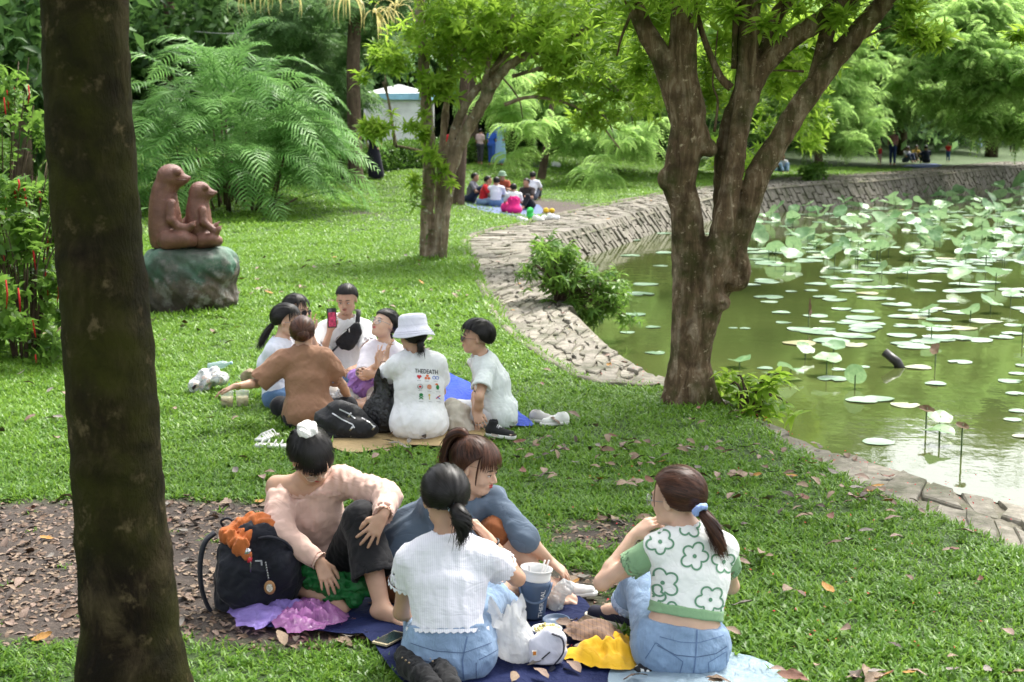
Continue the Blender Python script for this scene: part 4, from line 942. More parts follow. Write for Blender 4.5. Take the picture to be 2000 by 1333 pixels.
# --- hanging feathery branch tips in front of the bank
for px, py, Y, n, s_, lab in ((1010, 245, 25, 7, .95, 'feathery green branch tip hanging above the far picnic'), (1190, 300, 25, 6, .8, 'feathery branch tip hanging before the grassy bank'), (1000, 180, 26, 8, .9, 'pale feathery foliage above the hanging branch tip'), (1225, 255, 26, 9, .9, 'feathery foliage hanging left of the forked tree')):
    q = P(px, py, Y); t = thing('hanging_branch', q + np.array([0, 0, .5]), lab, 'branch'); tb = MB(); tb.tube(spline([q + [-.5, .3, 1.1], q + [0, 0, .5], q + [.1, 0, .1]], 4), np.linspace(.02, .008, 9), 5); tb.build('twig', bark_far, t)
    pts = q + NR.normal(0, 1, (n, 3)) * np.array([.22, .2, .22]); tag(scatter('leaves', pts, rrot(n, .25, 3), s_ * NR.uniform(.7, 1.1, n), U_near, t), kind='stuff')
# ------------------------------------------------------------------ people
SK1 = skinmat('skin', (.50, .30, .205)); SK2 = skinmat('light skin', (.62, .40, .29)); SK3 = skinmat('tan skin', (.38, .21, .135))
HB = hairmat('black hair', (.003, .0026, .0026), (.020, .017, .016)); HBr = hairmat('brown hair', (.010, .0045, .003), (.10, .038, .02)); HDk = hairmat('dark brown hair', (.005, .003, .0025), (.06, .03, .02))
LIPM = plain('muted lips', (.34, .13, .10), .45); LIP = plain('lips', (.42, .11, .10), .35); LIPR = plain('red lips', (.50, .045, .05), .3); EYEW = plain('eye white', (.65, .62, .60), .2, .02); EYEB = plain('iris', (.012, .008, .006), .1, .02)
DARK = plain('black plastic', (.012, .012, .014), .35); GLASS = None
m = NT('lens glass'); bb = m.bsdf((.9, .95, 1), .02, Transmission__Weight=.0); tp = m.n('BsdfTransparent'); mx = m.n('MixShader'); mx.inputs[0].default_value = .85; m.l(bb.outputs[0], mx.inputs[1]); m.l(tp.outputs[0], mx.inputs[2]); m.l(mx.outputs[0], m.out.inputs[0]); LENS = m.m
def frame(fwd, up=(0, 0, 1)):
    f = nrm(fwd); r_ = nrm(np.cross(f, up)); u = np.cross(r_, f); return np.stack([r_, f, u], 1)      # columns: side, forward, up
def head_sdf(F, c, M, s=1., mouth=0):
    T = lambda x, y, z: c + M @ np.array([x, y, z]) * s
    F.ell(T(0, -.012, .028), np.array([.074, .094, .084]) * s, M, .02)
    F.ell(T(0, .024, -.032), np.array([.058, .064, .080]) * s, M, .03)
    F.ell(T(0, .062, -.088), np.array([.026, .022, .020]) * s, M, .03)
    for q in (-1, 1):
        F.ell(T(q * .034, .056, -.036), np.array([.026, .024, .028]) * s, M, .02)
        F.cone(T(q * .045, .0, -.07), T(q * .02, .055, -.09), .018 * s, .018 * s, .025)
    F.cone(T(-.03, .076, .016), T(.03, .076, .016), .012 * s, .012 * s, .02)
    for q in (-1, 1):
        F.ell(T(q * .031, .094, -.004), np.array([.017, .012, .011]) * s, M, .012, 's')
        F.ell(T(q * .031, .078, -.005), np.array([.0135, .0125, .0125]) * s, M, .004)
        F.ell(T(q * .077, -.008, -.012), np.array([.009, .020, .030]) * s, M @ Rz(-q * .35), .006)
    F.cone(T(0, .086, .004), T(0, .107, -.030), .0065 * s, .0105 * s, .010); 
    for q in (-1, 1): F.ell(T(q * .0115, .097, -.036), np.array([.0085, .010, .0075]) * s, M, .006)
    F.ell(T(0, .084, -.060), np.array([.022, .012, .014]) * s, M, .012)
def face_parts(t, c, M, s=1., lip=None, brow=None, smile=0., glasses=None, eyes=True):
    T = lambda x, y, z: c + M @ np.array([x, y, z]) * s
    L_ = MB(); 
    up_ = [T(x * .023, .0955 - .012 * x * x, -.0555 + .002 * (1 - abs(x)) + smile * x * x) for x in np.linspace(-1, 1, 7)]; lo_ = [T(x * .022, .0945 - .012 * x * x, -.0625 + smile * 1.2 * x * x) for x in np.linspace(-1, 1, 7)]
    L_.tube(up_, np.array([.001, .003, .0042, .0040, .0042, .003, .001]) * s, 6).tube(lo_, np.array([.001, .0035, .005, .0052, .005, .0035, .001]) * s, 6); L_.build('lips', lip or LIP, t)
    for q in (-1, 1):
        if eyes:
            e = MB().ball(T(q * .031, .0835, -.005), np.array([.0125, .0085, .0055]) * s, 10, M); w_ = e.build('eye', EYEW, t)
            MB().ball(T(q * .031, .0895, -.005), np.array([.0055, .0035, .0052]) * s, 8, M).build('iris', EYEB, w_)
            MB().tube([T(q * .017, .088, -.004), T(q * .026, .0935, .0015), T(q * .036, .092, .0018), T(q * .046, .084, -.002)], .0016 * s, 5).build('eyelid', EYEB, t)
        MB().tube([T(q * .014, .093, .016), T(q * .026, .093, .021), T(q * .038, .088, .0205), T(q * .049, .077, .014)], np.array([.002, .0032, .0028, .001]) * s, 5).build('eyebrow', brow or HB, t)
    if glasses:
        g = MB(); rr, mat_, kind = glasses; 
        for q in (-1, 1):
            ring = [T(q * .034 + rr * math.cos(a), .108 - .010 * abs(math.cos(a)) * (1 if math.cos(a) * q > 0 else 0), -.008 + rr * .88 * math.sin(a)) for a in np.linspace(0, 2 * math.pi, 17)]
            g.tube(ring, .0014 * s, 5, False); g.tube([T(q * (.034 + rr), .100, -.004), T(q * .074, .06, -.002), T(q * .079, .0, -.003), T(q * .077, -.02, -.015)], .0014 * s, 5)
        g.tube([T(-.034 + rr, .107, -.004), T(0, .111, -.001), T(.034 - rr, .107, -.004)], .0013 * s, 5); go = g.build('glasses', mat_, t)
        for q in (-1, 1):
            V = [T(q * .034 + rr * math.cos(a), .1075 - .010 * abs(math.cos(a)) * (1 if math.cos(a) * q > 0 else 0), -.008 + rr * .88 * math.sin(a)) for a in np.linspace(0, 2 * math.pi, 16, endpoint=False)]
            part('lens', V, [tuple(range(16))], DARK if kind == 'sun' else LENS, go, False)
def hand_sdf(F, w_, d, n, side=1, curl=.4, spread=.16, s=1., curls=None, thumb=.5):
    """w_ wrist, d towards the fingers, n the way the palm faces, side +-1 for the thumb's side"""
    d = nrm(d); n = nrm(np.asarray(n) - d * (np.asarray(n) @ d)); t = side * np.cross(d, n); k = .006
    W_ = lambda a, b, c_=0: w_ + d * a * s + t * b * s + n * c_ * s
    F.cone(W_(-.02, 0), W_(.03, 0), .022 * s, .022 * s, .01, flat=.72, fdir=n)
    off = [.026, .009, -.009, -.025]; ln = [.070, .078, .072, .056]
    for i in range(4):
        F.cone(W_(.018, off[i] * .55), W_(.082 - (.006 if i == 3 else 0), off[i]), .0145 * s, .0105 * s, .01, flat=.85, fdir=n)
        a = spread * (1.5 - i); c_ = curls[i] if curls else curl * rnd.uniform(.85, 1.15); p = W_(.084 - (.008 if i in (0, 3) else 0) - (.006 if i == 3 else 0), off[i]); dd = nrm(d * math.cos(a) + t * math.sin(a)); ang = 0; r0 = .0088 if i < 3 else .0075
        for j, fr in enumerate((.44, .31, .25)):
            ang += c_ * (.6, .9, .6)[j]; v = dd * math.cos(ang) + n * math.sin(ang); q = p + v * ln[i] * fr * s; F.cone(p, q, (r0 - .0007 * j) * s, (r0 - .0007 * (j + 1)) * s, .003); p = q
    b0 = W_(.018, .018, .004); b1 = b0 + (d * .030 + t * .030 * (1.2 - thumb * .6) + n * .010) * s; b2 = b1 + (d * .028 + t * .012 * (1 - thumb) + n * .012 * thumb) * s; b3 = b2 + (d * .022 + t * .002 + n * .010 * thumb) * s
    F.chain([b0, b1, b2, b3], [.0145 * s, .0115 * s, .0100 * s, .0080 * s], .008)
class Body: pass
def build_body(t, J, skin, h=.006, s=1., fem=True, shoes=(), foots=(1, 1), name='body', coarse=False):
    """J: dictionary of joints (world). One continuous surface."""
    pts = [v for k, v in J.items() if isinstance(v, np.ndarray) and v.shape == (3,) and not k.startswith(('d', 'n', 'lat', 'fw'))]
    A = np.array(pts); lo = A.min(0) - .17; hi = A.max(0) + .17; lo[2] = max(lo[2], J['ground'] - .02); hi[2] = J['head'][2] + .15
    for q in 'LR':
        if 'wr' + q in J and 'dh' + q in J:
            e = J['wr' + q] + nrm(J['dh' + q]) * .2; lo = np.minimum(lo, e - .03); hi = np.maximum(hi, e + .03)
    F = SDF(lo, hi, h)
    secs = J['secs']
    F.loft([(c, l, a * .97, b * .97) for c, l, a, b in secs], .03)
    nb = J['neck']; M = frame(J['fwd'], J.get('up', (0, 0, 1))); hc = J['head']; tw_ = hc + M @ np.array([0, -.02, -.06]) * s
    F.cone(nb - nrm(tw_ - nb) * .03, tw_, .052 * s, .046 * s, .03)
    for q in 'LR':
        sh, el, wr = J['sh' + q], J['el' + q], J['wr' + q]
        F.cone(nb + (sh - nb) * .25, sh, .044 * s, .044 * s, .05); F.cone(sh, lerp(sh, el, .5), .044 * s, .0365 * s, .03); F.cone(lerp(sh, el, .5), el, .0365 * s, .0315 * s, .02)
        F.cone(el, lerp(el, wr, .3), .0315 * s, .0335 * s, .02); F.cone(lerp(el, wr, .3), wr, .0335 * s, .022 * s, .015)
        if 'dh' + q in J: hk = J.get('hk' + q, {}); hand_sdf(F, wr, J['dh' + q], J['nh' + q], s=s, **hk)
        elif not coarse: F.cone(wr, wr + nrm(wr - el) * .09, .026 * s, .022 * s, .02)
        hp_, kn, an = J['hp' + q], J['kn' + q], J['an' + q]
        F.cone(hp_, kn, .086 * s, .056 * s, .04); F.cone(kn, lerp(kn, an, .3), .054 * s, .054 * s, .03); F.cone(lerp(kn, an, .3), an, .054 * s, .034 * s, .02)
        ft = J.get('toe' + q)
        if ft is not None:
            F.cone(an, lerp(an, ft, .5), .036 * s, .032 * s, .03); F.cone(lerp(an, ft, .45), ft, .032 * s, .022 * s, .02)
            hd = an - nrm(ft - an) * .035; F.ell(hd - np.array([0, 0, .015]), .030 * s, None, .02)
            if foots[0 if q == 'L' else 1]:
                dd = nrm(ft - an); lt = nrm(np.cross(dd, (0, 0, 1)));
                for i in range(5): b_ = ft + lt * (.030 - .015 * i) * s; F.cone(b_ - dd * .03, b_ + dd * (.022 - .005 * abs(i - .6)) - np.array([0, 0, .006]), .011 * s, .0085 * s if i else .012 * s, .005)
    head_sdf(F, hc, M, s)
    F.op(lo, hi, lambda x, y, z: (z * 0 + 1) * 0 + (x * 0 + y * 0) + (z - (J['ground'] + .004)), .01, 's') if False else None
    g = J['ground'] + .003; F.cut((0, 0, g), (0, 0, -1), .01)
    return F.build(name, skin, t)
def torso_secs(pel, wai, che, nb, latp, latc, w=(.155, .125, .150, .150, .06), d=(.110, .095, .105, .075, .055)):
    m_ = nrm(latp + latc); up_ = lerp(che, nb, .72)
    return [(pel, latp, w[0], d[0]), (wai, m_, w[1], d[1]), (che, latc, w[2], d[2]), (up_, latc, w[3] * .90, d[3]), (nb + (nb - che) * .06, latc, w[4], d[4])]
def fold(amp, f, seed, zs=.5):
    return lambda x, y, z: amp * (.45 - np.abs(wave(x, y, z * zs, f, seed)) ** .8) + amp * .55 * (.4 - np.abs(wave(x, y, z * .8, f * 2.0, seed + 1)) ** .8)
def capcone(F, a, b, r1, r2, k=.012, thick=None, ca=False):
    """sleeve: flat cut at b; the last centimetres are hollow"""
    a = np.asarray(a, float); b = np.asarray(b, float); ab = b - a; Ln = np.linalg.norm(ab); u = ab / Ln
    def fn(x, y, z):
        px, py, pz = x - a[0], y - a[1], z - a[2]; t = (px * u[0] + py * u[1] + pz * u[2]); tc = np.clip(t / Ln, 0, 1.2)
        rr = np.sqrt(np.maximum(px * px + py * py + pz * pz - t * t, 0) + np.where(t < 0, t * t, 0)); d = rr - (r1 + (r2 - r1) * np.minimum(tc, 1)); d = np.maximum(d, t - Ln)
        if ca: d = np.maximum(d, -t)
        if thick: inner = np.maximum(rr - (r1 + (r2 - r1) * np.minimum(tc, 1)) + thick, -(t - Ln + .045)); d = np.maximum(d, -inner)
        return d
    r = max(r1, r2); F.op(np.minimum(a, b) - r, np.maximum(a, b) + r, fn, k)
def shirt(t, J, mat, name='shirt', grow=.010, hem=None, sleeve=(.6, .6), sr=(.062, .058), neckr=.062, neckdrop=0., amp=.004, f=20, h=.0075, seed=1, collar=0, longs=False, extra=None, cuff=.034, dgrow=0., hollow=True, hemn=None):
    A = np.array([c for c, *_ in J['secs']] + [J['sh' + q] for q in 'LR'] + [J['el' + q] for q in 'LR'] + ([J['wr' + q] for q in 'LR'] if longs else [])); lo = A.min(0) - .20; hi = A.max(0) + .14; lo[2] = max(lo[2], J['ground'])
    F = SDF(lo, hi, h); secs = [(c, l, a + grow, b + grow + dgrow) for c, l, a, b in J['secs']]; F.loft(secs, .04)
    nb = J['neck']; 
    for q in 'LR': F.cone(nb + (J['sh' + q] - nb) * .3, J['sh' + q], .046 + grow, .048 + grow, .06)
    if extra: extra(F, 0)
    pel = J['secs'][0][0]; ax = nrm(J['secs'][2][0] - pel) if hemn is None else hemn
    if hem is not None: F.cut(pel + ax * hem, -ax)
    M = frame(J['fwd'])
    dn = nrm(J['head'] - nb); F.cone(nb + dn * (.012 + collar) , nb + dn * .16, neckr, neckr * 1.25, .006, 's')
    if neckdrop: F.ell(nb + dn * .02 + M[:, 1] * .07, (.06, .05, neckdrop), None, .006, 's')
    for i, q in enumerate('LR'):
        sh, el, wr = J['sh' + q], J['el' + q], J['wr' + q]; fr = sleeve[i]
        if fr <= 1: capcone(F, sh, lerp(sh, el, fr), sr[0], sr[1], .03, .012 if hollow else None)
        else: F.cone(sh, el, sr[0], sr[1], .03); capcone(F, el, lerp(el, wr, fr - 1), sr[1], cuff, .02, .010 if hollow else None)
    if extra: extra(F, 1)
    F.warp(fold(amp, f, seed)); F.cut((0, 0, J['ground'] + .006), (0, 0, -1), .01)
    return F.build(name, mat, t)
def pants(t, J, mat, name='jeans', top=.06, legs=((1, 1), (1, 1)), r=(.104, .080, .066), amp=.004, f=26, h=.0085, seed=2, wide=0.):
    """legs: per side (fraction of the thigh, fraction of the shin) covered"""
    A = np.array([J[k + q] for k in ('hp', 'kn', 'an') for q in 'LR'] + [J['secs'][0][0]]); lo = A.min(0) - .16; hi = A.max(0) + .16; lo[2] = max(lo[2], J['ground'])
    F = SDF(lo, hi, h); c, l, a, b = J['secs'][0]; ax = nrm(J['secs'][2][0] - c); up_ = c + ax * top
    F.loft([(c - ax * .02, l, a + .014, b + .016), (up_ + ax * .03, l, lerp(a, J['secs'][1][2], min(1, top / .15)) + .012, lerp(b, J['secs'][1][3], .5) + .010)], .03)
    for q in 'LR': F.ell(J['hp' + q] * .6 + c * .4 + ax * -.01, .10, None, .05)
    F.cut(up_, ax)
    for i, q in enumerate('LR'):
        hp_, kn, an = J['hp' + q], J['kn' + q], J['an' + q]; ft, fs = legs[i]
        if ft < 1 or fs == 0: capcone(F, hp_, lerp(hp_, kn, ft), r[0], r[1] + wide, .05, .014)
        else:
            F.cone(hp_, kn, r[0] - .012, r[1] - .012, .05); F.cone(kn, kn, r[1] - .012, r[1] - .012, .02); capcone(F, kn, lerp(kn, an, fs), r[1] - .014, r[2] + wide, .03, .014)
    F.warp(fold(amp, f, seed, 1)); F.cut((0, 0, J['ground'] + .006), (0, 0, -1), .01)
    return F.build(name, mat, t)
HL_Y = [-1, -.5, -.05, .12, .40, .62, 1]; HL_Z = [-.70, -.62, -.52, -.12, .30, .50, .56]
def hairdo(t, J, mat, s=1., tie=None, tail=None, tail_r=.022, style='tail', n=700, hl=None, thick=0., bangs=0, bang_z=.05, name='hair', flyaway=.0025, hwid=.0042, side_locks=0, part=None, tail_n=260, neckhair=0):
    """tie: direction in the head's frame the hair is gathered to; tail: world points of the ponytail"""
    M = frame(J['fwd'], J.get('up', (0, 0, 1))); hl = hl or (HL_Y, HL_Z)
    C = J['head'] + M @ np.array([0, -.014, .022]) * s; RR = np.array([.084, .106, .095]) * s + thick
    rad = lambda d: 1 / np.sqrt(((d / RR) ** 2).sum(-1))
    hz = lambda d: np.interp(d[..., 1], hl[0], hl[1])
    F = SDF(C - .16 * s, C + .16 * s, .006 if s > .5 and n > 350 else .010)
    def fn(x, y, z):
        p = (x - C[0], y - C[1], z - C[2]); q = [p[0] * M[0, i] + p[1] * M[1, i] + p[2] * M[2, i] for i in range(3)]; L_ = np.sqrt(q[0] ** 2 + q[1] ** 2 + q[2] ** 2) + 1e-6
        k0 = np.sqrt((q[0] / RR[0]) ** 2 + (q[1] / RR[1]) ** 2 + (q[2] / RR[2]) ** 2); d = (k0 - 1) * RR.min() + .001
        e = (np.interp(q[1] / L_, hl[0], hl[1]) - q[2] / L_) * .09; return np.maximum(np.maximum(d, e), .045 - L_)
    F.op(C - .15, C + .15, fn, .002)
    if style == 'bun': F.ell(tail[0], tail_r, M, .012)
    b = MB(); lo_, rr_ = [], []
    def ribbon(P_, w_, nrm_c=None):
        P_ = np.asarray(P_); k = len(P_); tg = np.gradient(P_, axis=0); o = P_ - (C if nrm_c is None else nrm_c); sd_ = np.cross(tg, o); sd_ /= np.linalg.norm(sd_, axis=1)[:, None] + 1e-9
        ww = w_ * np.sin(np.linspace(.35, math.pi - .15, k))[:, None]; V = np.empty((2 * k, 3)); V[0::2] = P_ - sd_ * ww / 2; V[1::2] = P_ + sd_ * ww / 2
        b.add(V, [(2 * i, 2 * i + 1, 2 * i + 3, 2 * i + 2) for i in range(k - 1)])
    r_ = np.random.RandomState(int(abs(C[0]) * 1000) % 9999 + 5); cnt = 0; K = 7
    tied = nrm(tie) if tie is not None else np.array([0, -.35, .94])
    while cnt < n:
        d = nrm(r_.normal(size=3)); 
        if d[2] < hz(d) + .01: continue
        cnt += 1
        if style in ('tail', 'bun'):
            a, e = d, tied; om = math.acos(max(-.999, min(.999, a @ e)))
            if om < .12: continue
            st = max(.3, min(1, 1.0 / om)); ts = np.linspace(0, 1, K); D = np.array([(math.sin((1 - u) * om) * a + math.sin(u * om) * e) / math.sin(om) for u in ts])
        else:                                   # falls from the whorl down past the given direction
            a = d; h0 = nrm(a - tied * (a @ tied)); th = math.acos(max(-1, min(1, a @ tied))); D = []
            for u in np.linspace(0, .75, K): q = th + u; D.append(tied * math.cos(q) + h0 * math.sin(q))
            D = np.array(D); ok = D[:, 2] > hz(D) - .06
            k_ = int(np.argmin(ok)) if not ok.all() else K
            if k_ < 3: continue
            D = D[:k_]
        off = r_.uniform(.0, 1, 1)[0] ** 2 * flyaway * 2.2 + .0012; wob = r_.normal(0, .012, 3)
        D = D + wob * np.sin(np.linspace(0, 3, len(D)))[:, None]; D /= np.linalg.norm(D, axis=1)[:, None]
        rr = rad(D) + off + .0022 * np.sin(D[:, 0] * 23 + 3 * D[:, 1]); ribbon(C + (D * rr[:, None]) @ M.T, hwid * r_.uniform(.6, 1.3))
    for i in range(n // 10 if n > 350 else 0):    # flyaways
        a = nrm(r_.normal(size=3)); e = nrm(a + r_.normal(0, .35, 3)); D = np.array([nrm(a * (1 - u) + e * u) for u in np.linspace(0, 1, 7)])
        if D[:, 2].min() < hz(a) + .05: continue
        lift_ = r_.uniform(.004, .016) * np.linspace(0, 1, 7) ** 2; ribbon(C + (D * (rad(D) + .002 + lift_)[:, None]) @ M.T, hwid * .4)
    for i in range(bangs):                      # fringe over the forehead
        x0 = r_.uniform(-1, 1); D = []; a = nrm([x0 * .35, .35, .9]); e = nrm([x0 * .8 + r_.normal(0, .05), .95 - .25 * abs(x0), bang_z + r_.uniform(-.22, .16)])
        for u in np.linspace(0, 1, 8): D.append(nrm(a * (1 - u) + e * u))
        D = np.array(D); rr = rad(D) + .003 + r_.uniform(0, .005); ribbon(C + (D * rr[:, None]) @ M.T, hwid * 1.35)
    for q in ([-1, 1] if side_locks else []):   # loose locks in front of the ears
        for i in range(14):
            a = nrm([q * .72, .55, .5]); p0 = C + M @ (a * (rad(a) + .003)); x = r_.uniform(-.006, .006)
            P_ = [p0 + M @ np.array([q * (.012 * math.sin(u * 2.6)) + x, .012 * u + x, -side_locks * u]) for u in np.linspace(0, 1, 8)]; ribbon(P_, .004)
    if tail is not None and style == 'tail':
        sp = spline(tail, 5); kk = len(sp); prof = np.interp(np.linspace(0, 1, kk), [0, .12, .45, .8, 1], [.42, .8, 1, .8, .5])
        F2 = SDF(sp.min(0) - .05, sp.max(0) + .05, .008); F2.chain(list(sp[:-3]), list((tail_r * prof * .72)[:-3]), .01); V2, Q2 = F2.mesh(); b.add(V2, Q2)
        ax_ = np.gradient(sp, axis=0); u1 = np.array([nrm(np.cross(q, (0, .3, 1))) for q in ax_]); u2 = np.array([nrm(np.cross(q, w2)) for q, w2 in zip(ax_, u1)])
        for i in range(tail_n):
            a = r_.uniform(0, 6.28); rr = math.sqrt(r_.uniform(.3, 1)); k1 = kk if r_.uniform() < .6 else int(kk * r_.uniform(.7, 1)); sw = r_.normal(0, .3)
            P_ = sp + (u1 * math.cos(a) + u2 * math.sin(a)) * (tail_r * prof * rr * (1 + .25 * sw * np.linspace(0, 1, kk)))[:, None]; P_ = P_ + r_.normal(0, .016, 3) * (np.linspace(0, 1, kk) ** 2)[:, None]; ribbon(P_[:max(4, k1)], .0042, sp[:max(4, k1)] - np.array([0, 0, .0]))
    if style == 'bun':
        for i in range(150):
            a = r_.uniform(0, 6.28); ax1 = nrm(r_.normal(size=3)); ax2 = nrm(np.cross(ax1, r_.normal(size=3))); P_ = [tail[0] + (ax1 * math.cos(u) + ax2 * math.sin(u)) * (np.mean(tail_r) + .002) for u in np.linspace(a, a + 1.8, 7)]; ribbon(P_, .004, tail[0])
    V, Q = F.mesh(); v_all = np.vstack([V] + b.v) if b.v else V; n0 = len(V); fs = [tuple(q) for q in Q] + [tuple(i + n0 for i in q) for q in b.f]
    return obj(name, mesh_np(name, v_all, fs, mat), t)
def decal(t, target, polys, mat, name, dirn, width=None, lift=.0022, closed=False, faces=None):
    """print or stitching: flat shapes laid onto a garment. polys: list of world polylines (width given) ; or (verts, faces)"""
    me = target.data; off = wloc(target); co = np.empty(len(me.vertices) * 3, np.float32); me.vertices.foreach_get('co', co); co = co.reshape(-1, 3) + off
    bv = getattr(decal, 'cache', {}).get(target.name)
    if bv is None:
        bv = BVHTree.FromPolygons([Vector(q) for q in co.tolist()], [tuple(p.vertices) for p in me.polygons]); decal.cache = getattr(decal, 'cache', {}); decal.cache[target.name] = bv
    dv = Vector(nrm(dirn))
    def drop(p):
        h_ = bv.ray_cast(Vector(p) - dv * .25, dv, .5)
        return None if h_[0] is None else np.array(h_[0] - dv * lift)
    b = MB()
    if faces is not None:
        V, Fc = faces; D = [drop(p) for p in V]; ok = [q is not None for q in D]; D = [q if q is not None else np.array(V[i]) for i, q in enumerate(D)]; b.add(D, [f for f in Fc if all(ok[i] for i in f)])
    else:
        for L_ in polys:
            L_ = np.asarray(L_, float); seg = np.linalg.norm(np.diff(L_, axis=0), axis=1); u0 = np.concatenate([[0], np.cumsum(seg)]); nn_ = max(2, int(u0[-1] / .008)) if seg.max() > .012 else 0
            if nn_: uu = np.linspace(0, u0[-1], nn_); L_ = np.stack([np.interp(uu, u0, L_[:, k]) for k in range(3)], 1)
            if closed: L_ = np.vstack([L_, L_[:1]])
            n_ = len(L_); tg = np.gradient(L_, axis=0)
            if closed: tg[0] = tg[-1] = L_[1] - L_[-2]
            sd_ = np.cross(tg, dv); sd_ /= np.linalg.norm(sd_, axis=1)[:, None] + 1e-9; D = []
            for p, q in zip(L_, sd_): D += [drop(p - q * width / 2), drop(p + q * width / 2)]
            for i in range(n_ - 1):
                k = D[2 * i:2 * i + 4]
                if all(q is not None for q in k) and max(np.linalg.norm(k[0] - k[2]), np.linalg.norm(k[0] - k[1])) < .05: b.add(k, [(0, 1, 3, 2)])
    if not b.v: return None
    return b.build(name, mat, target, False)
def seat(px, py, label, cat='person', z=0.):
    g = Gt(px, py) if py < 900 else G(px, py, z); t = thing('person', g, label, cat); return t, g
def setz(p, z): p = np.array(p); p[2] = z; return p
def denim(name, c=(.24, .36, .56)):
    m = NT(name); v = m.coord('Object'); n1 = m.noise(7, 5, v, .6); n2 = m.noise(600, 2, v); n3 = m.noise(16, 5, m.coord('Object', (1, 1, .45)), .6, 1.2)
    cc = m.ramp(n1, [(.28, tuple(k * .72 for k in c)), (.55, c), (.8, tuple(min(1, k * 1.35 + .05) for k in c))]); cc = m.mix(m.ramp(n2, [(.3, (.35, .35, .35)), (.8, (0, 0, 0))]), cc, tuple(k * .6 for k in c))
    m.bsdf(cc, .9, n3, .7, .016, Specular__IOR__Level=.15, Sheen__Weight=.1); return m.m
DEN = denim('light blue denim', (.23, .33, .48)); DEN2 = denim('mid blue denim', (.10, .18, .33)); STITCH = plain('pale stitching', (.07, .11, .20), .8); STITCHD = plain('dark seam', (.10, .16, .28), .9)
def shoe(parent, an, toe, upper, sole, part_=False, high=False, label=None, laces=True, s=1.):
    """a laced shoe; its own thing unless it is worn"""
    d = toe - an; d = nrm([d[0], d[1], 0]); lt = np.cross(d, (0, 0, 1)); g0 = min(an[2], toe[2]) * 0 + (an[2] - .085 * s)
    o = np.array([an[0], an[1], g0]); Q = lambda a, b, z: o + (d * a + lt * b + np.array([0, 0, z])) * s
    A = np.array([Q(-.1, 0, 0), Q(.24, 0, 0)]); F = SDF(A.min(0) - .07, A.max(0) + np.array([.07, .07, .17]), .005)
    F.cone(Q(-.03, 0, .045), Q(.16, 0, .038), .040 * s, .034 * s, .02); F.ell(Q(-.04, 0, .06), np.array([.036, .036, .045]) * s, None, .02)
    F.cone(Q(-.015, 0, .06), Q(-.005, 0, .12 if high else .085), .040 * s, .040 * s, .02); F.cone(Q(.0, 0, .075), Q(.10, 0, .05), .030 * s, .026 * s, .02)
    F.cone(Q(-.008, 0, .085), Q(-.002, 0, .2), .029 * s, .031 * s, .004, 's'); F.cut((0, 0, Q(0, 0, .012)[2]), (0, 0, -1))
    up_ = F.build('upper', upper, parent) if parent is not None else None
    F = SDF(A.min(0) - .07, A.max(0) + np.array([.07, .07, .08]), .005); F.cone(Q(-.035, 0, .02), Q(.165, 0, .02), .043 * s, .039 * s, .01); F.cone(Q(.17, 0, .025), Q(.185, 0, .03), .028 * s, .024 * s, .02); F.cut((0, 0, Q(0, 0, .032)[2]), (0, 0, 1)); F.cut((0, 0, Q(0, 0, .001)[2]), (0, 0, -1))
    F.build('sole', sole, parent)
    if laces:
        lc = MB()
        for i in range(5): x = .03 + i * .017; z = .098 - i * .008; lc.tube([Q(x, -.024, z - .008), Q(x + .006, 0, z + .006), Q(x + .012, .024, z - .008)], .003 * s, 5); lc.tube([Q(x, .024, z - .008), Q(x + .006, 0, z + .007), Q(x + .012, -.024, z - .008)], .003 * s, 5)
        lc.build('laces', plain('white laces', (.75, .75, .75), .8), parent)
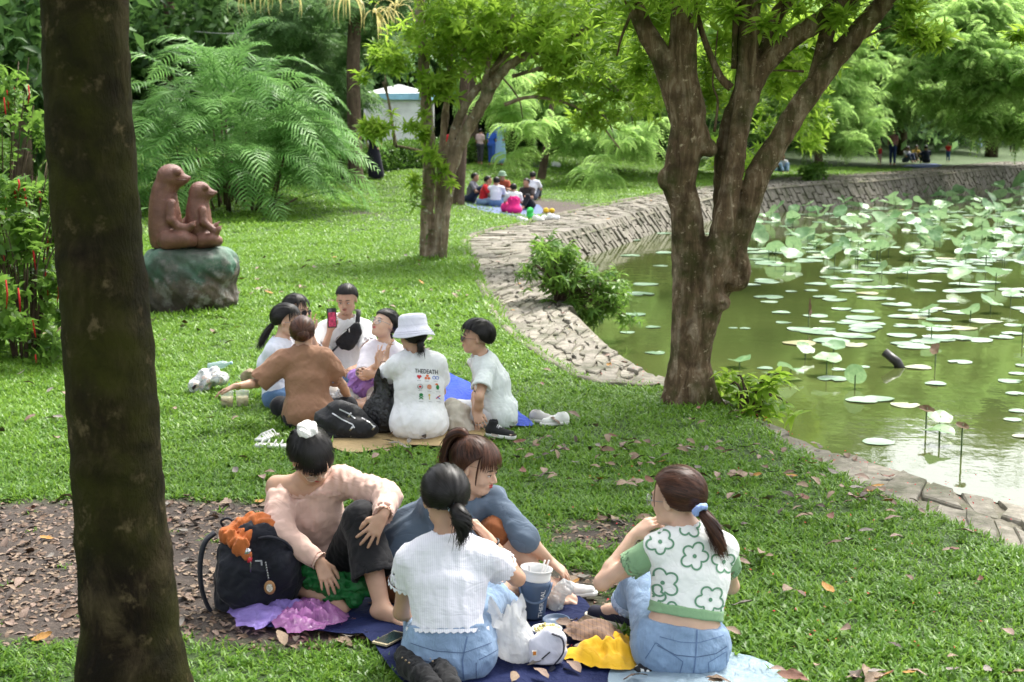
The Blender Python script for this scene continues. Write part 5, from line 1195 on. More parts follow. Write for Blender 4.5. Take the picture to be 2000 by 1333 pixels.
# ---------- woman seen from the back in the white ribbed top
def woman_white_top():
    t, g = seat(876, 1322, 'woman seen from behind in white ribbed top and jeans, black hair in low ponytail'); Y = g[1]; J = {'ground': 0.}
    pel = setz(P(876, 1270, Y), .115); che = P(873, 1140, Y + .06); nb = P(874, 1062, Y + .10); wai = lerp(pel, che, .5) - np.array([0, .015, 0]); lp = nrm([1, .02, 0.]); lc = nrm([1, .03, .03])
    J.update(secs=torso_secs(pel, wai, che, nb, lp, lc, (.168, .128, .150, .150, .055)), neck=nb, head=P(868, 972, Y + .15), fwd=nrm([-.25, 1, -.25]))
    J['shL'] = P(800, 1096, Y + .08); J['shR'] = P(950, 1090, Y + .09)
    J['elL'] = limb(J['shL'], 784, 1196, .265, 1); J['wrL'] = limb(J['elL'], 838, 1180, .23, 1)
    J['elR'] = limb(J['shR'], 1010, 1130, .255, 1); J['wrR'] = limb(J['elR'], 954, 1052, .225, -1)
    J['dhR'] = nrm([-.55, .45, .5]); J['nhR'] = nrm([-.5, -.3, -.3]); J['hkR'] = dict(curl=.9, side=1)
    J['hpL'] = pel + np.array([-.085, .01, -.01]); J['hpR'] = pel + np.array([.085, .01, -.01])
    J['knR'] = limb(J['hpR'], 955, 1165, .41, 1); J['anR'] = setz(J['knR'] + np.array([.10, .15, 0]), .07); J['toeR'] = J['anR'] + np.array([.04, .13, -.04])
    J['knL'] = limb(J['hpL'], 822, 1190, .41, 1); J['anL'] = setz(J['knL'] + np.array([.10, .08, 0]), .07); J['toeL'] = J['anL'] + np.array([.05, .12, -.04])
    build_body(t, J, SK1, foots=(0, 0))
    m = NT('white ribbed knit'); v = m.coord('Object'); wv = m.n('TexWave', _wave_type='BANDS', _bands_direction='X', Scale=42., Distortion=.6); m.l(v, wv.inputs[0]); n1 = m.noise(9, 4, m.coord('Object', (.6, 1, 2.2)), .55, 1.4)
    a = m.n('Math', _operation='MULTIPLY_ADD'); m.l(wv.outputs['Fac'], a.inputs[0]); a.inputs[1].default_value = .07; m.l(n1, a.inputs[2])
    m.bsdf(m.ramp(wv.outputs['Fac'], [(0, (.70, .69, .76)), (.6, (.80, .79, .85))]), .85, a.outputs[0], .32, .02, Specular__IOR__Level=.2, Sheen__Weight=.2)
    sh = shirt(t, J, m.m, 'ribbed_top', .010, .085, (.40, .42), (.058, .070), .058, 0, .0075, 19, .0072, 3, .012)
    # frilled collar, sleeve edges and hem
    fr = MB(); M = frame(J['fwd']); dn = nrm(J['head'] - nb)
    def ring(c, ax, ra, rb, amp, nn, w_, lat=None):
        s_, u_, _ = onb(ax, (0, 1, 0)) if lat is None else (lat, np.cross(ax, lat), ax); V = []
        for i in range(nn):
            a = 2 * math.pi * i / nn; d_ = s_ * math.cos(a) * ra + u_ * math.sin(a) * rb; wob = amp * math.sin(i * 2.1); V += [c + d_ - ax * w_ * .5, c + d_ * (1.0 + (amp + wob) * 3) + ax * (w_ * .5 + wob)]
        fr.add(V, [(2 * i, (2 * i + 2) % (2 * nn), (2 * i + 3) % (2 * nn), 2 * i + 1) for i in range(nn)])
    ring(nb + dn * .006, -dn, .064, .062, .010, 60, .022)
    ax = nrm(J['secs'][2][0] - pel); ring(pel + ax * .083, -ax, .1635, .1205, .004, 110, .014, nrm(lp))
    for q, f_ in (('L', .40), ('R', .42)): u = nrm(J['el' + q] - J['sh' + q]); ring(lerp(J['sh' + q], J['el' + q], f_), u, .071, .071, .007, 60, .013)
    fr.build('frilled_edges', m.m, sh)
    jn = pants(t, J, DEN, 'jeans', .10, ((1, .9), (1, .9)), (.108, .084, .07), .007, 22, .0082, 4)
    s_ = FPX / Y; yb = Y - .12
    decal(t, jn, [[P(912, 1245, yb), P(903, 1290, yb), P(906, 1333, yb)]], STITCHD, 'centre_seam', (0, 1, -.3), .006)
    decal(t, jn, [[P(800, 1258, yb), P(850, 1272, yb), P(905, 1276, yb), P(960, 1258, yb)]], STITCH, 'waistband_seam', (0, 1, -.3), .0028)
    for q in ([(935, 1290), (975, 1272), (978, 1300), (968, 1345), (930, 1345), (930, 1295)], [(820, 1290), (872, 1298), (874, 1345), (826, 1350), (818, 1295)]):
        decal(t, jn, [[P(a, b, yb) for a, b in q]], STITCH, 'pocket_stitching', (0, 1, -.3), .003)
    tie = P(888, 992, Y + .06); hairdo(t, J, HB, 1.14, (.08, -.93, -.22), [tie, P(898, 1006, Y + .00), P(904, 1030, Y - .01), P(900, 1060, Y + .00)], .040, 'tail', 2100, hwid=.0030, tail_n=340)
    hb = MB(); c = P(887, 991, Y + .045)
    for i in range(9): a = i * .7; hb.tube([c, c + np.array([.020 * math.cos(a), -.006, .016 * math.sin(a)]), c + np.array([.026 * math.cos(a + .3), -.012, .020 * math.sin(a + .3)])], [.005, .0045, .003], 5)
    hb.build('hair_tie', plain('pale blue elastic', (.45, .62, .72), .6), t)
    bc = MB(); w_ = lerp(J['elR'], J['wrR'], .86); s1, u1, _ = onb(nrm(J['wrR'] - J['elR'])); bc.tube([w_ + (s1 * math.cos(a) + u1 * math.sin(a)) * .030 for a in np.linspace(0, 6.29, 17)], .0045, 6, False); bc.build('bracelet', DARK, t)
    MB().ball(P(839, 1010, Y + .1), .004, 6).build('earring', plain('silver', (.6, .6, .6), .25, metal=1.), t)
    return J
JB = woman_white_top()
# ---------- woman at the right in the green and white flowered top
def flower(c, u, v, r, rot, n=5):
    """outline of a five-petalled flower"""
    o = []
    for i in range(70):
        a = 2 * math.pi * i / 70; k = (.60 + .40 * abs(math.cos(n / 2 * (a + rot))) ** .75); 
        o.append(c + (u * math.cos(a) + v * math.sin(a)) * r * k * (1 + .08 * math.sin(a * 2 + rot * 3)))
    return o
def woman_flower_top():
    t, g = seat(1330, 1312, 'woman seen from behind in a white top with green flower print, at the right'); Y = g[1]; J = {'ground': 0.}
    pel = setz(P(1330, 1270, Y), .115); che = P(1349, 1125, Y + .07); nb = P(1345, 1045, Y + .11); wai = lerp(pel, che, .5) - np.array([0, .01, 0]); lp = nrm([1, .06, 0.]); lc = nrm([1, .10, -.01])
    J.update(secs=torso_secs(pel, wai, che, nb, lp, lc, (.175, .135, .150, .150, .055)), neck=nb, head=P(1319, 972, Y + .17), fwd=nrm([-.80, .60, -.10]))
    J['shL'] = P(1281, 1075, Y + .07); J['shR'] = P(1411, 1074, Y + .12)
    J['elL'] = limb(J['shL'], 1176, 1138, .275, 1); J['wrL'] = limb(J['elL'], 1238, 1046, .235, 1); J['dhL'] = nrm(P(1268, 1022, Y + .3) - P(1238, 1046, Y + .3)); J['nhL'] = nrm([.5, .5, -.6]); J['hkL'] = dict(curl=.75, side=-1, spread=.06)
    J['elR'] = limb(J['shR'], 1428, 1145, .27, 1); J['wrR'] = limb(J['elR'], 1370, 1085, .235, 1); J['dhR'] = nrm([-.9, 0, .3]); J['nhR'] = nrm([0, -.4, 1]); J['hkR'] = dict(curl=.6)
    J['hpL'] = pel + np.array([-.09, .01, -.01]); J['hpR'] = pel + np.array([.09, .01, -.01])
    J['knL'] = limb(J['hpL'], 1252, 1128, .42, 1); J['anL'] = setz(P(1222, 1205, G(1222, 1228)[1]), .085); J['toeL'] = J['anL'] + np.array([-.13, .10, -.05])
    J['knR'] = limb(J['hpR'], 1345, 1150, .42, 1); J['anR'] = J['anL'] + np.array([.18, .06, 0]); J['toeR'] = J['anR'] + np.array([-.06, .14, -.04])
    build_body(t, J, SK2, foots=(0, 0))
    white = cloth('white cotton', (.78, .78, .76), .8, .45); green = cloth('sage green knit', (.22, .36, .20), .85, .35); dgreen = plain('green print', (.12, .26, .16), .8, .05)
    sh = shirt(t, J, white, 'flowered_top', .010, .125, (.02, .02), (.06, .06), .060, 0, .0035, 20, .0065, 5, .0)
    # green sleeves, neckband and waistband
    for q, e in (('L', .50), ('R', .52)):
        F = SDF(np.minimum(J['sh' + q], J['el' + q]) - .1, np.maximum(J['sh' + q], J['el' + q]) + .1, .0065); capcone(F, lerp(J['sh' + q], J['el' + q], 0), lerp(J['sh' + q], J['el' + q], e), .0585, .060, .01, .005); F.warp(fold(.003, 24, 7)); F.build('sleeve', green, sh)
    ax = nrm(J['secs'][2][0] - pel); F = SDF(pel - .25, pel + .3, .0065); s0 = [(pel, nrm(lp), .175 + .014, .11 + .014), (wai, nrm(lp + lc), .135 + .014, .095 + .014), (che, lc, .164, .12)]; F.loft(s0, .02); F.cut(pel + ax * .155, ax); F.cut(pel + ax * .112, -ax); F.warp(lambda x, y, z: .0008 * np.sin(x * 900)); F.build('waistband', green, sh)
    dn = nrm(J['head'] - nb); s1, u1, _ = onb(dn); nbk = MB(); nbk.tube([nb + dn * .010 + (s1 * math.cos(a) + u1 * math.sin(a)) * .063 for a in np.linspace(0, 6.29, 25)], .007, 6, False, .6); nbk.build('neckband', green, sh)
    y0 = Y - .05; s_ = FPX / y0; u, v = np.array([1., 0, 0]), np.array([0, .1, 1.]); fl = []; 
    for (px, py, r, rot) in ((1293, 1060, .052, .3), (1352, 1027, .050, 1.0), (1360, 1088, .055, .1), (1296, 1140, .060, .7), (1278, 1165, .045, .2), (1388, 1172, .058, .5), (1310, 1200, .050, 1.1), (1420, 1100, .050, .9), (1422, 1198, .03, .2)):
        c = P(px, py, y0); decal(t, sh, [flower(c, u, v, r, rot)], dgreen, 'flower_outline', (0, 1, -.25), .0075, closed=True)
        ang = np.linspace(0, 2 * math.pi, 12, endpoint=False); dv_ = [c + (u * math.cos(a) + v * math.sin(a)) * .0085 for a in ang] + [c]; decal(t, sh, None, dgreen, 'flower_centre', (0, 1, -.25), lift=.003, faces=(dv_, [(i, (i + 1) % 12, 12) for i in range(12)]))
    jn = pants(t, J, DEN, 'jeans', .075, ((1, .80), (1, .85)), (.112, .088, .074), .007, 20, .0082, 8)
    F = SDF(J['anL'] - .2, J['anL'] + .3, .0065); a0, a1 = lerp(J['knL'], J['anL'], .66), lerp(J['knL'], J['anL'], .86); capcone(F, a0, a1, .079, .080, .004, .006, True); F.build('turned_up_cuff', denim('pale denim', (.42, .52, .70)), jn)
    yb = Y - .13
    decal(t, jn, [[P(1364, 1232, yb), P(1359, 1280, yb), P(1352, 1340, yb)]], STITCHD, 'centre_seam', (0, 1, -.3), .006)
    decal(t, jn, [[P(1290, 1245, yb), P(1330, 1255, yb), P(1364, 1257, yb), P(1420, 1243, yb)]], STITCHD, 'waistband_seam', (0, 1, -.3), .003)
    decal(t, jn, [[P(1285, 1262, yb), P(1320, 1280, yb), P(1360, 1284, yb), P(1400, 1278, yb), P(1425, 1265, yb)]], STITCH, 'yoke_seam', (0, 1, -.3), .0035)
    for q in ([(1262, 1288), (1282, 1256), (1334, 1293), (1326, 1325), (1290, 1340)], [(1384, 1295), (1424, 1275), (1428, 1330), (1388, 1332), (1384, 1295)]): decal(t, jn, [[P(a, b, yb) for a, b in q]], STITCHD, 'pocket_stitching', (0, 1, -.3), .0035)
    tie = P(1364, 993, Y + .07); hairdo(t, J, HBr, 1.12, (.34, -.88, -.28), [tie, P(1385, 1018, Y + .03), P(1400, 1050, Y + .01), P(1412, 1082, Y + .01)], .030, 'tail', 2100, hwid=.0030, tail_n=360, side_locks=.10)
    F = SDF(tie - .07, tie + .07, .005); s1, u1, _ = onb(nrm(P(1395, 1040, Y) - tie))
    for i in range(14): a = i * .4488; F.ell(P(1367, 996, Y + .04) + (s1 * math.cos(a) + u1 * math.sin(a)) * .022, .0125 + .002 * math.sin(i * 3), None, .006)
    F.warp(lambda x, y, z: .002 * wave(x, y, z, 160, 3)); F.build('scrunchie', cloth('blue scrunchie', (.28, .38, .72), .7, .6), t)
    M = frame(J['fwd']); face_parts(t, J['head'], M, 1., LIP, HDk, glasses=(.026, plain('thin steel', (.2, .2, .2), .3), 'clear'))
    # canvas shoe
    shoe(t, J['anL'], J['toeL'], plain('dark navy canvas', (.018, .018, .035), .8), plain('cream rubber', (.62, .56, .45), .6), part_=True)
    F = SDF(J['anL'] - .08, J['anL'] + .1, .005); F.cone(J['anL'] + [0, 0, -.02], J['anL'] + nrm(J['knL'] - J['anL']) * .05, .040, .042, .01); F.warp(fold(.003, 60, 3)); F.build('sock', cloth('white sock', (.72, .70, .82), .9, .6), t)
    return J
JD = woman_flower_top()
# ---------- woman in the blush off-shoulder blouse, bent over beside the backpack
def woman_blouse():
    g = G(640, 1150); Y = g[1]; t = thing('person', g, 'woman in blush off-shoulder blouse and black trousers looking down beside the navy backpack', 'person'); J = {'ground': 0.}
    pel = setz(P(632, 1095, Y), .12); che = P(606, 1003, Y - .05); nb = P(600, 945, Y - .10); wai = lerp(pel, che, .5) + np.array([0, .03, 0]); lp = nrm([-1, .12, 0]); lc = nrm([-1, .10, -.06])
    J.update(secs=torso_secs(pel, wai, che, nb, lp, lc, (.165, .125, .145, .145, .055)), neck=nb, head=P(608, 893, Y - .19), fwd=nrm([.42, -.62, -.66]), up=nrm([-.05, -.35, .9]))
    J['shL'] = P(541, 950, Y - .08); J['shR'] = P(664, 938, Y - .08)
    J['elL'] = limb(J['shL'], 544, 1042, .265, -1); J['wrL'] = limb(J['elL'], 624, 1096, .235, -1); J['dhL'] = nrm(P(646, 1150, Y - .30) - P(624, 1096, Y - .25)); J['nhL'] = nrm([.1, .4, -.9]); J['hkL'] = dict(curl=.25, side=1, spread=.12)
    J['elR'] = limb(J['shR'], 756, 972, .265, -1); J['wrR'] = limb(J['elR'], 748, 1008, .225, -1); J['dhR'] = nrm(P(718, 1058, Y - .5) - P(748, 1008, Y - .47)); J['nhR'] = nrm([-.25, .9, -.3]); J['hkR'] = dict(curl=.22, side=-1, spread=.24)
    J['hpL'] = pel + np.array([-.09, -.02, -.01]); J['hpR'] = pel + np.array([.09, -.03, -.005])
    J['knR'] = limb(J['hpR'], 706, 1015, .42, -1); J['anR'] = setz(limb(J['knR'], 748, 1172, .38, -1), .06); J['toeR'] = J['anR'] + np.array([.095, -.04, -.035])
    J['knL'] = setz(P(545, 1130, Y - .16), .13); J['anL'] = G(648, 1178, .05); J['toeL'] = G(672, 1190, .035)
    build_body(t, J, SK1)
    bl = cloth('blush satin cotton', (.62, .42, .35), .62, .35, 300.)
    def ex(F, ph):
        if ph == 0: return
        for q, (w1, w2) in (('L', (.072, .060)), ('R', (.074, .066))): pass
    dn = nrm(J['head'] - nb)
    A = np.array([pel, nb, J['shL'], J['shR'], J['elL'], J['elR'], J['wrL'], J['wrR']]); F = SDF(A.min(0) - .12, A.max(0) + .12, .0065)
    F.loft([(c, l, a + .014, b + .016) for c, l, a, b in J['secs'][:4]], .04)
    for q in 'LR': F.cone(lerp(J['secs'][3][0], J['sh' + q], .55), J['sh' + q] - np.array([0, 0, .02]), .075, .068, .05)
    ax = nrm(che - pel); F.cut(pel + ax * .055, -ax)
    nax = nrm(lerp(ax, np.array([0, 0, 1.]), .5)); nax = nrm(nax + np.array([-.55, 0, 0])); F.cut(nb - nax * .034, nax, .01)      # straight off-shoulder edge
    for q in 'LR':
        sh, el, wr = [J[k + q] for k in ('sh', 'el', 'wr')]; F.cone(sh - nax * (.026 if q == 'L' else -.004), el, .064, .073, .04); capcone(F, el, lerp(el, wr, .95), .069, .042, .02, .012)
    n0 = np.array([lc[0], lc[1], 0])
    F.warp(lambda x, y, z: .0022 * np.sin((x * n0[0] + y * n0[1]) * 190 + 2.5 * wave(x, y, z, 9, 3)) * np.exp(-np.maximum(0, (nb[2] - .02 - z)) * 9) * .8 + fold(.010, 15, 41)(x, y, z)); b_ = F.build('blouse', bl, t)
    fr = MB(); s1, u1 = nrm(lc), np.cross(nax, nrm(lc)); V = []; nn = 120; c = nb - nax * .038
    for i in range(nn):
        a = 2 * math.pi * i / nn; d_ = s1 * math.cos(a) * .188 + u1 * math.sin(a) * .098; wob = .006 * math.sin(i * 1.9) + .004 * math.sin(i * 4.3); V += [c + d_ * .97 - nax * .006, c + d_ * (1.02) + nax * (.014 + wob)]
    fr.add(V, [(2 * i, (2 * i + 2) % (2 * nn), (2 * i + 3) % (2 * nn), 2 * i + 1) for i in range(nn)]); fr.build('neck_frill', bl, b_)
    for q in 'LR':
        fr = MB(); el, wr = J['el' + q], J['wr' + q]; u = nrm(wr - el); s1, u1, _ = onb(u); c = lerp(el, wr, .95); V = []
        for i in range(44): a = 2 * math.pi * i / 44; d_ = s1 * math.cos(a) + u1 * math.sin(a); V += [c + d_ * .034 - u * .004, c + d_ * (.043 + .004 * math.sin(i * 2.3)) + u * .013]
        fr.add(V, [(2 * i, (2 * i + 2) % 88, (2 * i + 3) % 88, 2 * i + 1) for i in range(44)]); fr.build('cuff_frill', bl, b_)
    pants(t, J, cloth('black trousers', (.010, .010, .012), .8, .4), 'trousers', .075, ((1, .62), (1, .62)), (.112, .090, .092), .006, 22, .007, 12, .012)
    hairdo(t, J, HB, 1.14, (0, -.35, .94), None, .03, 'tail', 1700, hwid=.0036, bangs=300, bang_z=.06, side_locks=.07, thick=.004, hl=([-1, -.5, -.05, .12, .40, .62, 1], [-.72, -.66, -.56, -.22, .12, .30, .34]))
    M = frame(J['fwd'], J['up']); c = J['head'] + M @ np.array([0, -.06, .135]); F = SDF(c - .07, c + .07, .005)
    for i in range(16): a = i * .3927; F.ell(c + M @ np.array([.032 * math.cos(a), .032 * math.sin(a), .006 * math.sin(i * 2.4)]), .0155 + .003 * math.sin(i * 2.3), None, .006)
    F.ell(c, (.03, .03, .02), M, .01); F.warp(lambda x, y, z: .0025 * wave(x, y, z, 170, 4)); F.build('scrunchie', cloth('white towelling', (.78, .76, .72), .95, .8), t)
    face_parts(t, J['head'], M, 1., LIPR, HB, glasses=(.024, plain('thin gold wire', (.5, .4, .3), .3), 'clear'))
    return J
JA = woman_blouse()
# ---------- woman in the blue grey blazer reaching over the bucket
def woman_blazer():
    g = G(830, 1185); Y = g[1] + .02; t = thing('person', g, 'woman in blue grey blazer with brown ponytail reaching over the drink bucket', 'person'); J = {'ground': 0.}
    pel = setz(P(800, 1120, Y + .05), .12); che = P(868, 1030, Y + .08); nb = P(908, 982, Y + .02); wai = lerp(pel, che, .5) + np.array([-.04, .03, .02]); lp = nrm([.8, .6, 0]); lc = nrm([.92, .38, .02])
    J.update(secs=torso_secs(pel, wai, che, nb, lp, lc, (.165, .14, .155, .150, .055)), neck=nb, head=P(930, 912, Y - .02), fwd=nrm([.86, -.42, -.26]))
    J['shL'] = P(848, 988, Y - .03); J['shR'] = P(960, 975, Y + .05)
    J['elR'] = limb(J['shR'], 1026, 1050, .255, -1); J['wrR'] = limb(J['elR'], 1072, 1094, .225, 1); J['dhR'] = nrm([.75, .05, -.62]); J['nhR'] = nrm([-.4, .2, -.8]); J['hkR'] = dict(curl=.45, side=1, spread=.15)
    J['elL'] = limb(J['shL'], 940, 1095, .27, -1); J['wrL'] = limb(J['elL'], 1035, 1135, .235, 1); J['dhL'] = nrm([.9, .1, -.2]); J['nhL'] = nrm([0, .2, -1]); J['hkL'] = dict(curl=.5)
    J['hpL'] = pel + np.array([.03, -.08, 0]); J['hpR'] = pel + np.array([.07, .07, 0])
    J['knR'] = limb(J['hpR'], 968, 1040, .43, -1); J['anR'] = setz(limb(J['knR'], 1080, 1160, .40, 1), .07); J['toeR'] = J['anR'] + np.array([.09, -.03, -.035])
    J['knL'] = limb(J['hpL'], 940, 1150, .42, -1); J['anL'] = setz(J['knL'] + np.array([.25, .22, 0]), .06); J['toeL'] = J['anL'] + np.array([.1, .05, -.02])
    build_body(t, J, SK2)
    gr = cloth('blue grey suiting', (.095, .13, .18), .75, .4, 500.)
    b_ = shirt(t, J, gr, 'blazer', .018, -.02, (1.25, 1.25), (.060, .060), .066, 0, .012, 12, .0075, 14, 0, True, lambda F, ph: ph == 0 and [F.ell(lerp(pel, che, .55) + np.array([-.04, .02, .03]), (.18, .17, .17), None, .08)], .050, .02)
    M = frame(J['fwd']); dn = nrm(J['head'] - nb)
    lp_ = MB()
    for q in (-1, 1):
        p0 = nb + dn * .035 + M @ np.array([q * .055, -.02, 0]); p1 = nb + M @ np.array([q * .060, .06, -.0]); p2 = nb + M @ np.array([q * .02, .13, -.13]); lp_.tube(spline([p0, p1, p2], 6), np.linspace(.018, .012, 13), 6, True, .4)
    lp_.build('lapels', gr, b_)
    pants(t, J, cloth('rust brown cotton', (.21, .068, .022), .8, .5), 'shorts', .03, ((1, .12), (1, .05)), (.104, .082, .078), .006, 24, .007, 15, .008)
    tp_ = M @ np.array([-.02, -.05, .12]); tie = J['head'] + M @ np.array([0, -.075, .095]); hairdo(t, J, HBr, 1.12, (0, -.55, .83), [tie, tie + M @ np.array([0, -.03, .03]), tie + M @ np.array([0, -.075, -.01]), tie + M @ np.array([0, -.085, -.10]), tie + M @ np.array([0, -.06, -.19])], .028, 'tail', 1700, hwid=.0036, bangs=220, bang_z=.12, side_locks=.13, thick=.003)
    face_parts(t, J['head'], M, 1., LIPR, HDk)
    return J
JC = woman_blazer()
# ---------- the picnic circle in the middle
WHT = cloth('white jersey', (.74, .74, .76), .85, .4); WHB = cloth('cool white jersey', (.66, .68, .78), .85, .4); HM = .0085
def mid_person(label, gpx, pelz, che, nb, head, dy, fwd, lp, lc, arms, legs, skin=SK1, up=(0, 0, 1), w=(.150, .125, .142, .142, .055), hh=.0106):
    """dy: extra depth of pelvis, chest, neck, head relative to the seat; arms: per side (shoulder, elbow, sign, wrist, sign[, finger direction, palm, kw])"""
    g = Gt(*gpx); Y = g[1]; t = thing('person', g, label, 'person'); z0 = g[2]; J = {'ground': z0}
    pel = setz(P(gpx[0], gpx[1], Y + dy[0]), z0 + pelz); ch = P(*che, Y + dy[1]); n_ = P(*nb, Y + dy[2]); wa = lerp(pel, ch, .5)
    J.update(secs=torso_secs(pel, wa, ch, n_, nrm(lp), nrm(lc), w), neck=n_, head=P(*head, Y + dy[3]), fwd=nrm(fwd), up=up)
    for q, a in zip('LR', arms):
        J['sh' + q] = P(a[0][0], a[0][1], Y + a[0][2]); J['el' + q] = limb(J['sh' + q], *a[1], .265, a[2]); J['wr' + q] = limb(J['el' + q], *a[3], .235, a[4])
        if len(a) > 5: J['dh' + q] = nrm(a[5]); J['nh' + q] = nrm(a[6]); J['hk' + q] = a[7] if len(a) > 7 else {}
    for q, a in zip('LR', legs):       # offsets in metres from the pelvis: hip side, knee, ankle
        J['hp' + q] = pel + nrm(lp) * a[0]; J['kn' + q] = pel + np.array(a[1]); J['an' + q] = pel + np.array(a[2]); J['kn' + q][2] = max(J['kn' + q][2], z0 + .07); J['an' + q][2] = z0 + .05
        J['toe' + q] = J['an' + q] + nrm(np.array(a[3])) * .11
    build_body(t, J, skin, hh, foots=(0, 0)); return t, J, Y
def hips(r_):
    def ex(F, ph):
        if ph == 0: F.ell(J['secs'][0][0] + np.array([0, 0, .01]), r_, None, .05)
    return ex
def crossed(f, s_=1):   # crossed legs of someone facing f (2-D)
    f = nrm([f[0], f[1], 0]); l = np.array([-f[1], f[0], 0])
    return [(-.09 * s_, f * .26 - l * .25 * s_, f * .36 + l * .02 * s_, l * s_ - f * .1), (.09 * s_, f * .26 + l * .25 * s_, f * .30 - l * .02 * s_, -l * s_)]
# brown puff-sleeved shirt, seen from behind
t, J, Y = mid_person('woman seen from behind in brown puff-sleeved shirt reaching for the milky drinks', (604, 836), .11, (600, 738), (592, 690), (592, 650), (0, .05, .08, .11), (.1, 1, .05), (1, 0, 0), (1, .05, .12),
    [((556, 703, .06), (502, 749), 1, (458, 755), -1, (-1, -.1, -.35), (0, -.2, -1), dict(curl=.35, side=1)), ((632, 700, .07), (668, 752), 1, (684, 786), 1, (.2, .3, -1), (0, 1, 0))], crossed((0, 1)), SK1, w=(.165, .14, .15, .15, .055))
brn = cloth('brown poplin', (.29, .155, .095), .75, .4, 300.)
def ex(F, ph):
    if ph == 0: F.ell(J['secs'][0][0] + np.array([0, 0, .02]), (.19, .16, .14), None, .05)
    if ph:
        for q, e in (('L', .92), ('R', .80)): sh, el = J['sh' + q], J['el' + q]; F.ell(lerp(sh, el, .30), (.075, .075, .07), None, .05); capcone(F, sh, lerp(sh, el, e), .078, .088, .03, .013)
s_ = shirt(t, J, brn, 'shirt', .016, -.09, (.1, .1), (.06, .06), .056, 0, .011, 17, .0085, 21, .015, extra=ex)
nb = J['neck']; dn = nrm(J['head'] - nb); s1, u1, _ = onb(dn); F = SDF(nb - .12, nb + .14, .007); capcone(F, nb - dn * .01, nb + dn * .05, .068, .056, .01, .006); F.build('collar', brn, s_)
pants(t, J, cloth('black cloth', (.012, .012, .016), .85, .4), 'trousers', .04, ((1, .9), (1, .9)), h=.012, seed=22)
M = frame(J['fwd']); c = J['head'] + M @ np.array([.02, -.10, .0]); hairdo(t, J, HBr, 1.08, (.2, -.9, .1), [c], np.array([.05, .038, .05]), 'bun', 700, hwid=.005)
e = J['wrL'] - nrm(J['wrL'] - J['elL']) * .03; s1, u1, _ = onb(nrm(J['wrL'] - J['elL'])); MB().tube([e + (s1 * math.cos(a) + u1 * math.sin(a)) * .028 for a in np.linspace(0, 6.29, 13)], .003, 5, False).build('bracelet', plain('thin gold', (.6, .4, .15), .3, metal=1.), t)
JG = J
# bucket hat, white T-shirt
t, J, Y = mid_person('woman seen from behind in white bucket hat and icon-printed white T-shirt', (818, 857), .11, (818, 752), (812, 697), (806, 655), (0, .05, .08, .10), (-.55, .8, .05), (1, .1, 0), (1, .15, .02),
    [((778, 714, .04), (742, 744), 1, (754, 700), 1, (.2, .1, 1), (.8, .3, 0), dict(curl=.45, side=1)), ((852, 712, .08), (862, 765), 1, (835, 790), 1)], crossed((-.2, 1)), SK1, w=(.175, .155, .158, .150, .055))
sh = shirt(t, J, WHT, 'tee_shirt', .020, -.105, (.55, .62), (.072, .078), .062, 0, .010, 14, .0085, 23, .01, extra=hips((.205, .175, .14)))
pants(t, J, cloth('pale beige cotton', (.50, .47, .42), .85, .4), 'trousers', .02, ((1, .9), (1, .9)), h=.012, seed=24)
hd, M = J['head'], frame(nrm([-.55, .8, -.15])); ct = hd + M @ np.array([0, -.015, .03]); hat = MB()
prof = [(.158, -.036), (.156, -.030), (.126, .014), (.110, .032), (.106, .080), (.100, .100), (.078, .113), (.03, .117), (.001, .117)]
hat.lathe((0, 0, 0), prof, 40, None, False); V = np.vstack(hat.v); V[:, 2] += .006 * np.sin(np.arctan2(V[:, 1], V[:, 0]) * 3) * (np.hypot(V[:, 0], V[:, 1]) > .11); V *= np.array([.92, 1.0, 1.05]); V = V @ M.T + ct
hat_m = cloth('white cotton twill', (.70, .69, .80), .8, .4, 300.); ho = part('bucket_hat', V, hat.f, hat_m, t); sd_ = ho.modifiers.new('thick', 'SOLIDIFY'); sd_.thickness = .003
hs_ = MB()
for r_, z in ((.150, -.022), (.141, -.008), (.109, .034)): hs_.tube([ct + M @ (np.array([r_ * math.cos(a) * .92, r_ * math.sin(a), (z + .002) * 1.05 + .004])) for a in np.linspace(0, 6.29, 41)], .0012, 4, False)
hs_.build('stitching', plain('off white thread', (.52, .51, .62), .8), ho)
tie = hd + M @ np.array([0, -.095, -.045]); hairdo(t, J, HB, 1.0, (.0, -.85, -.5), [tie, tie + np.array([.004, -.03, -.015]), tie + np.array([.006, -.035, -.05]), tie + np.array([.004, -.025, -.085])], .026, 'tail', 500, hwid=.005, tail_n=150)
w_ = lerp(J['elL'], J['wrL'], .72); s1, u1, _ = onb(nrm(J['wrL'] - J['elL'])); MB().tube([w_ + (s1 * math.cos(a) + u1 * math.sin(a)) * .031 for a in np.linspace(0, 6.29, 13)], .002, 5, False).build('bracelet', DARK, t)
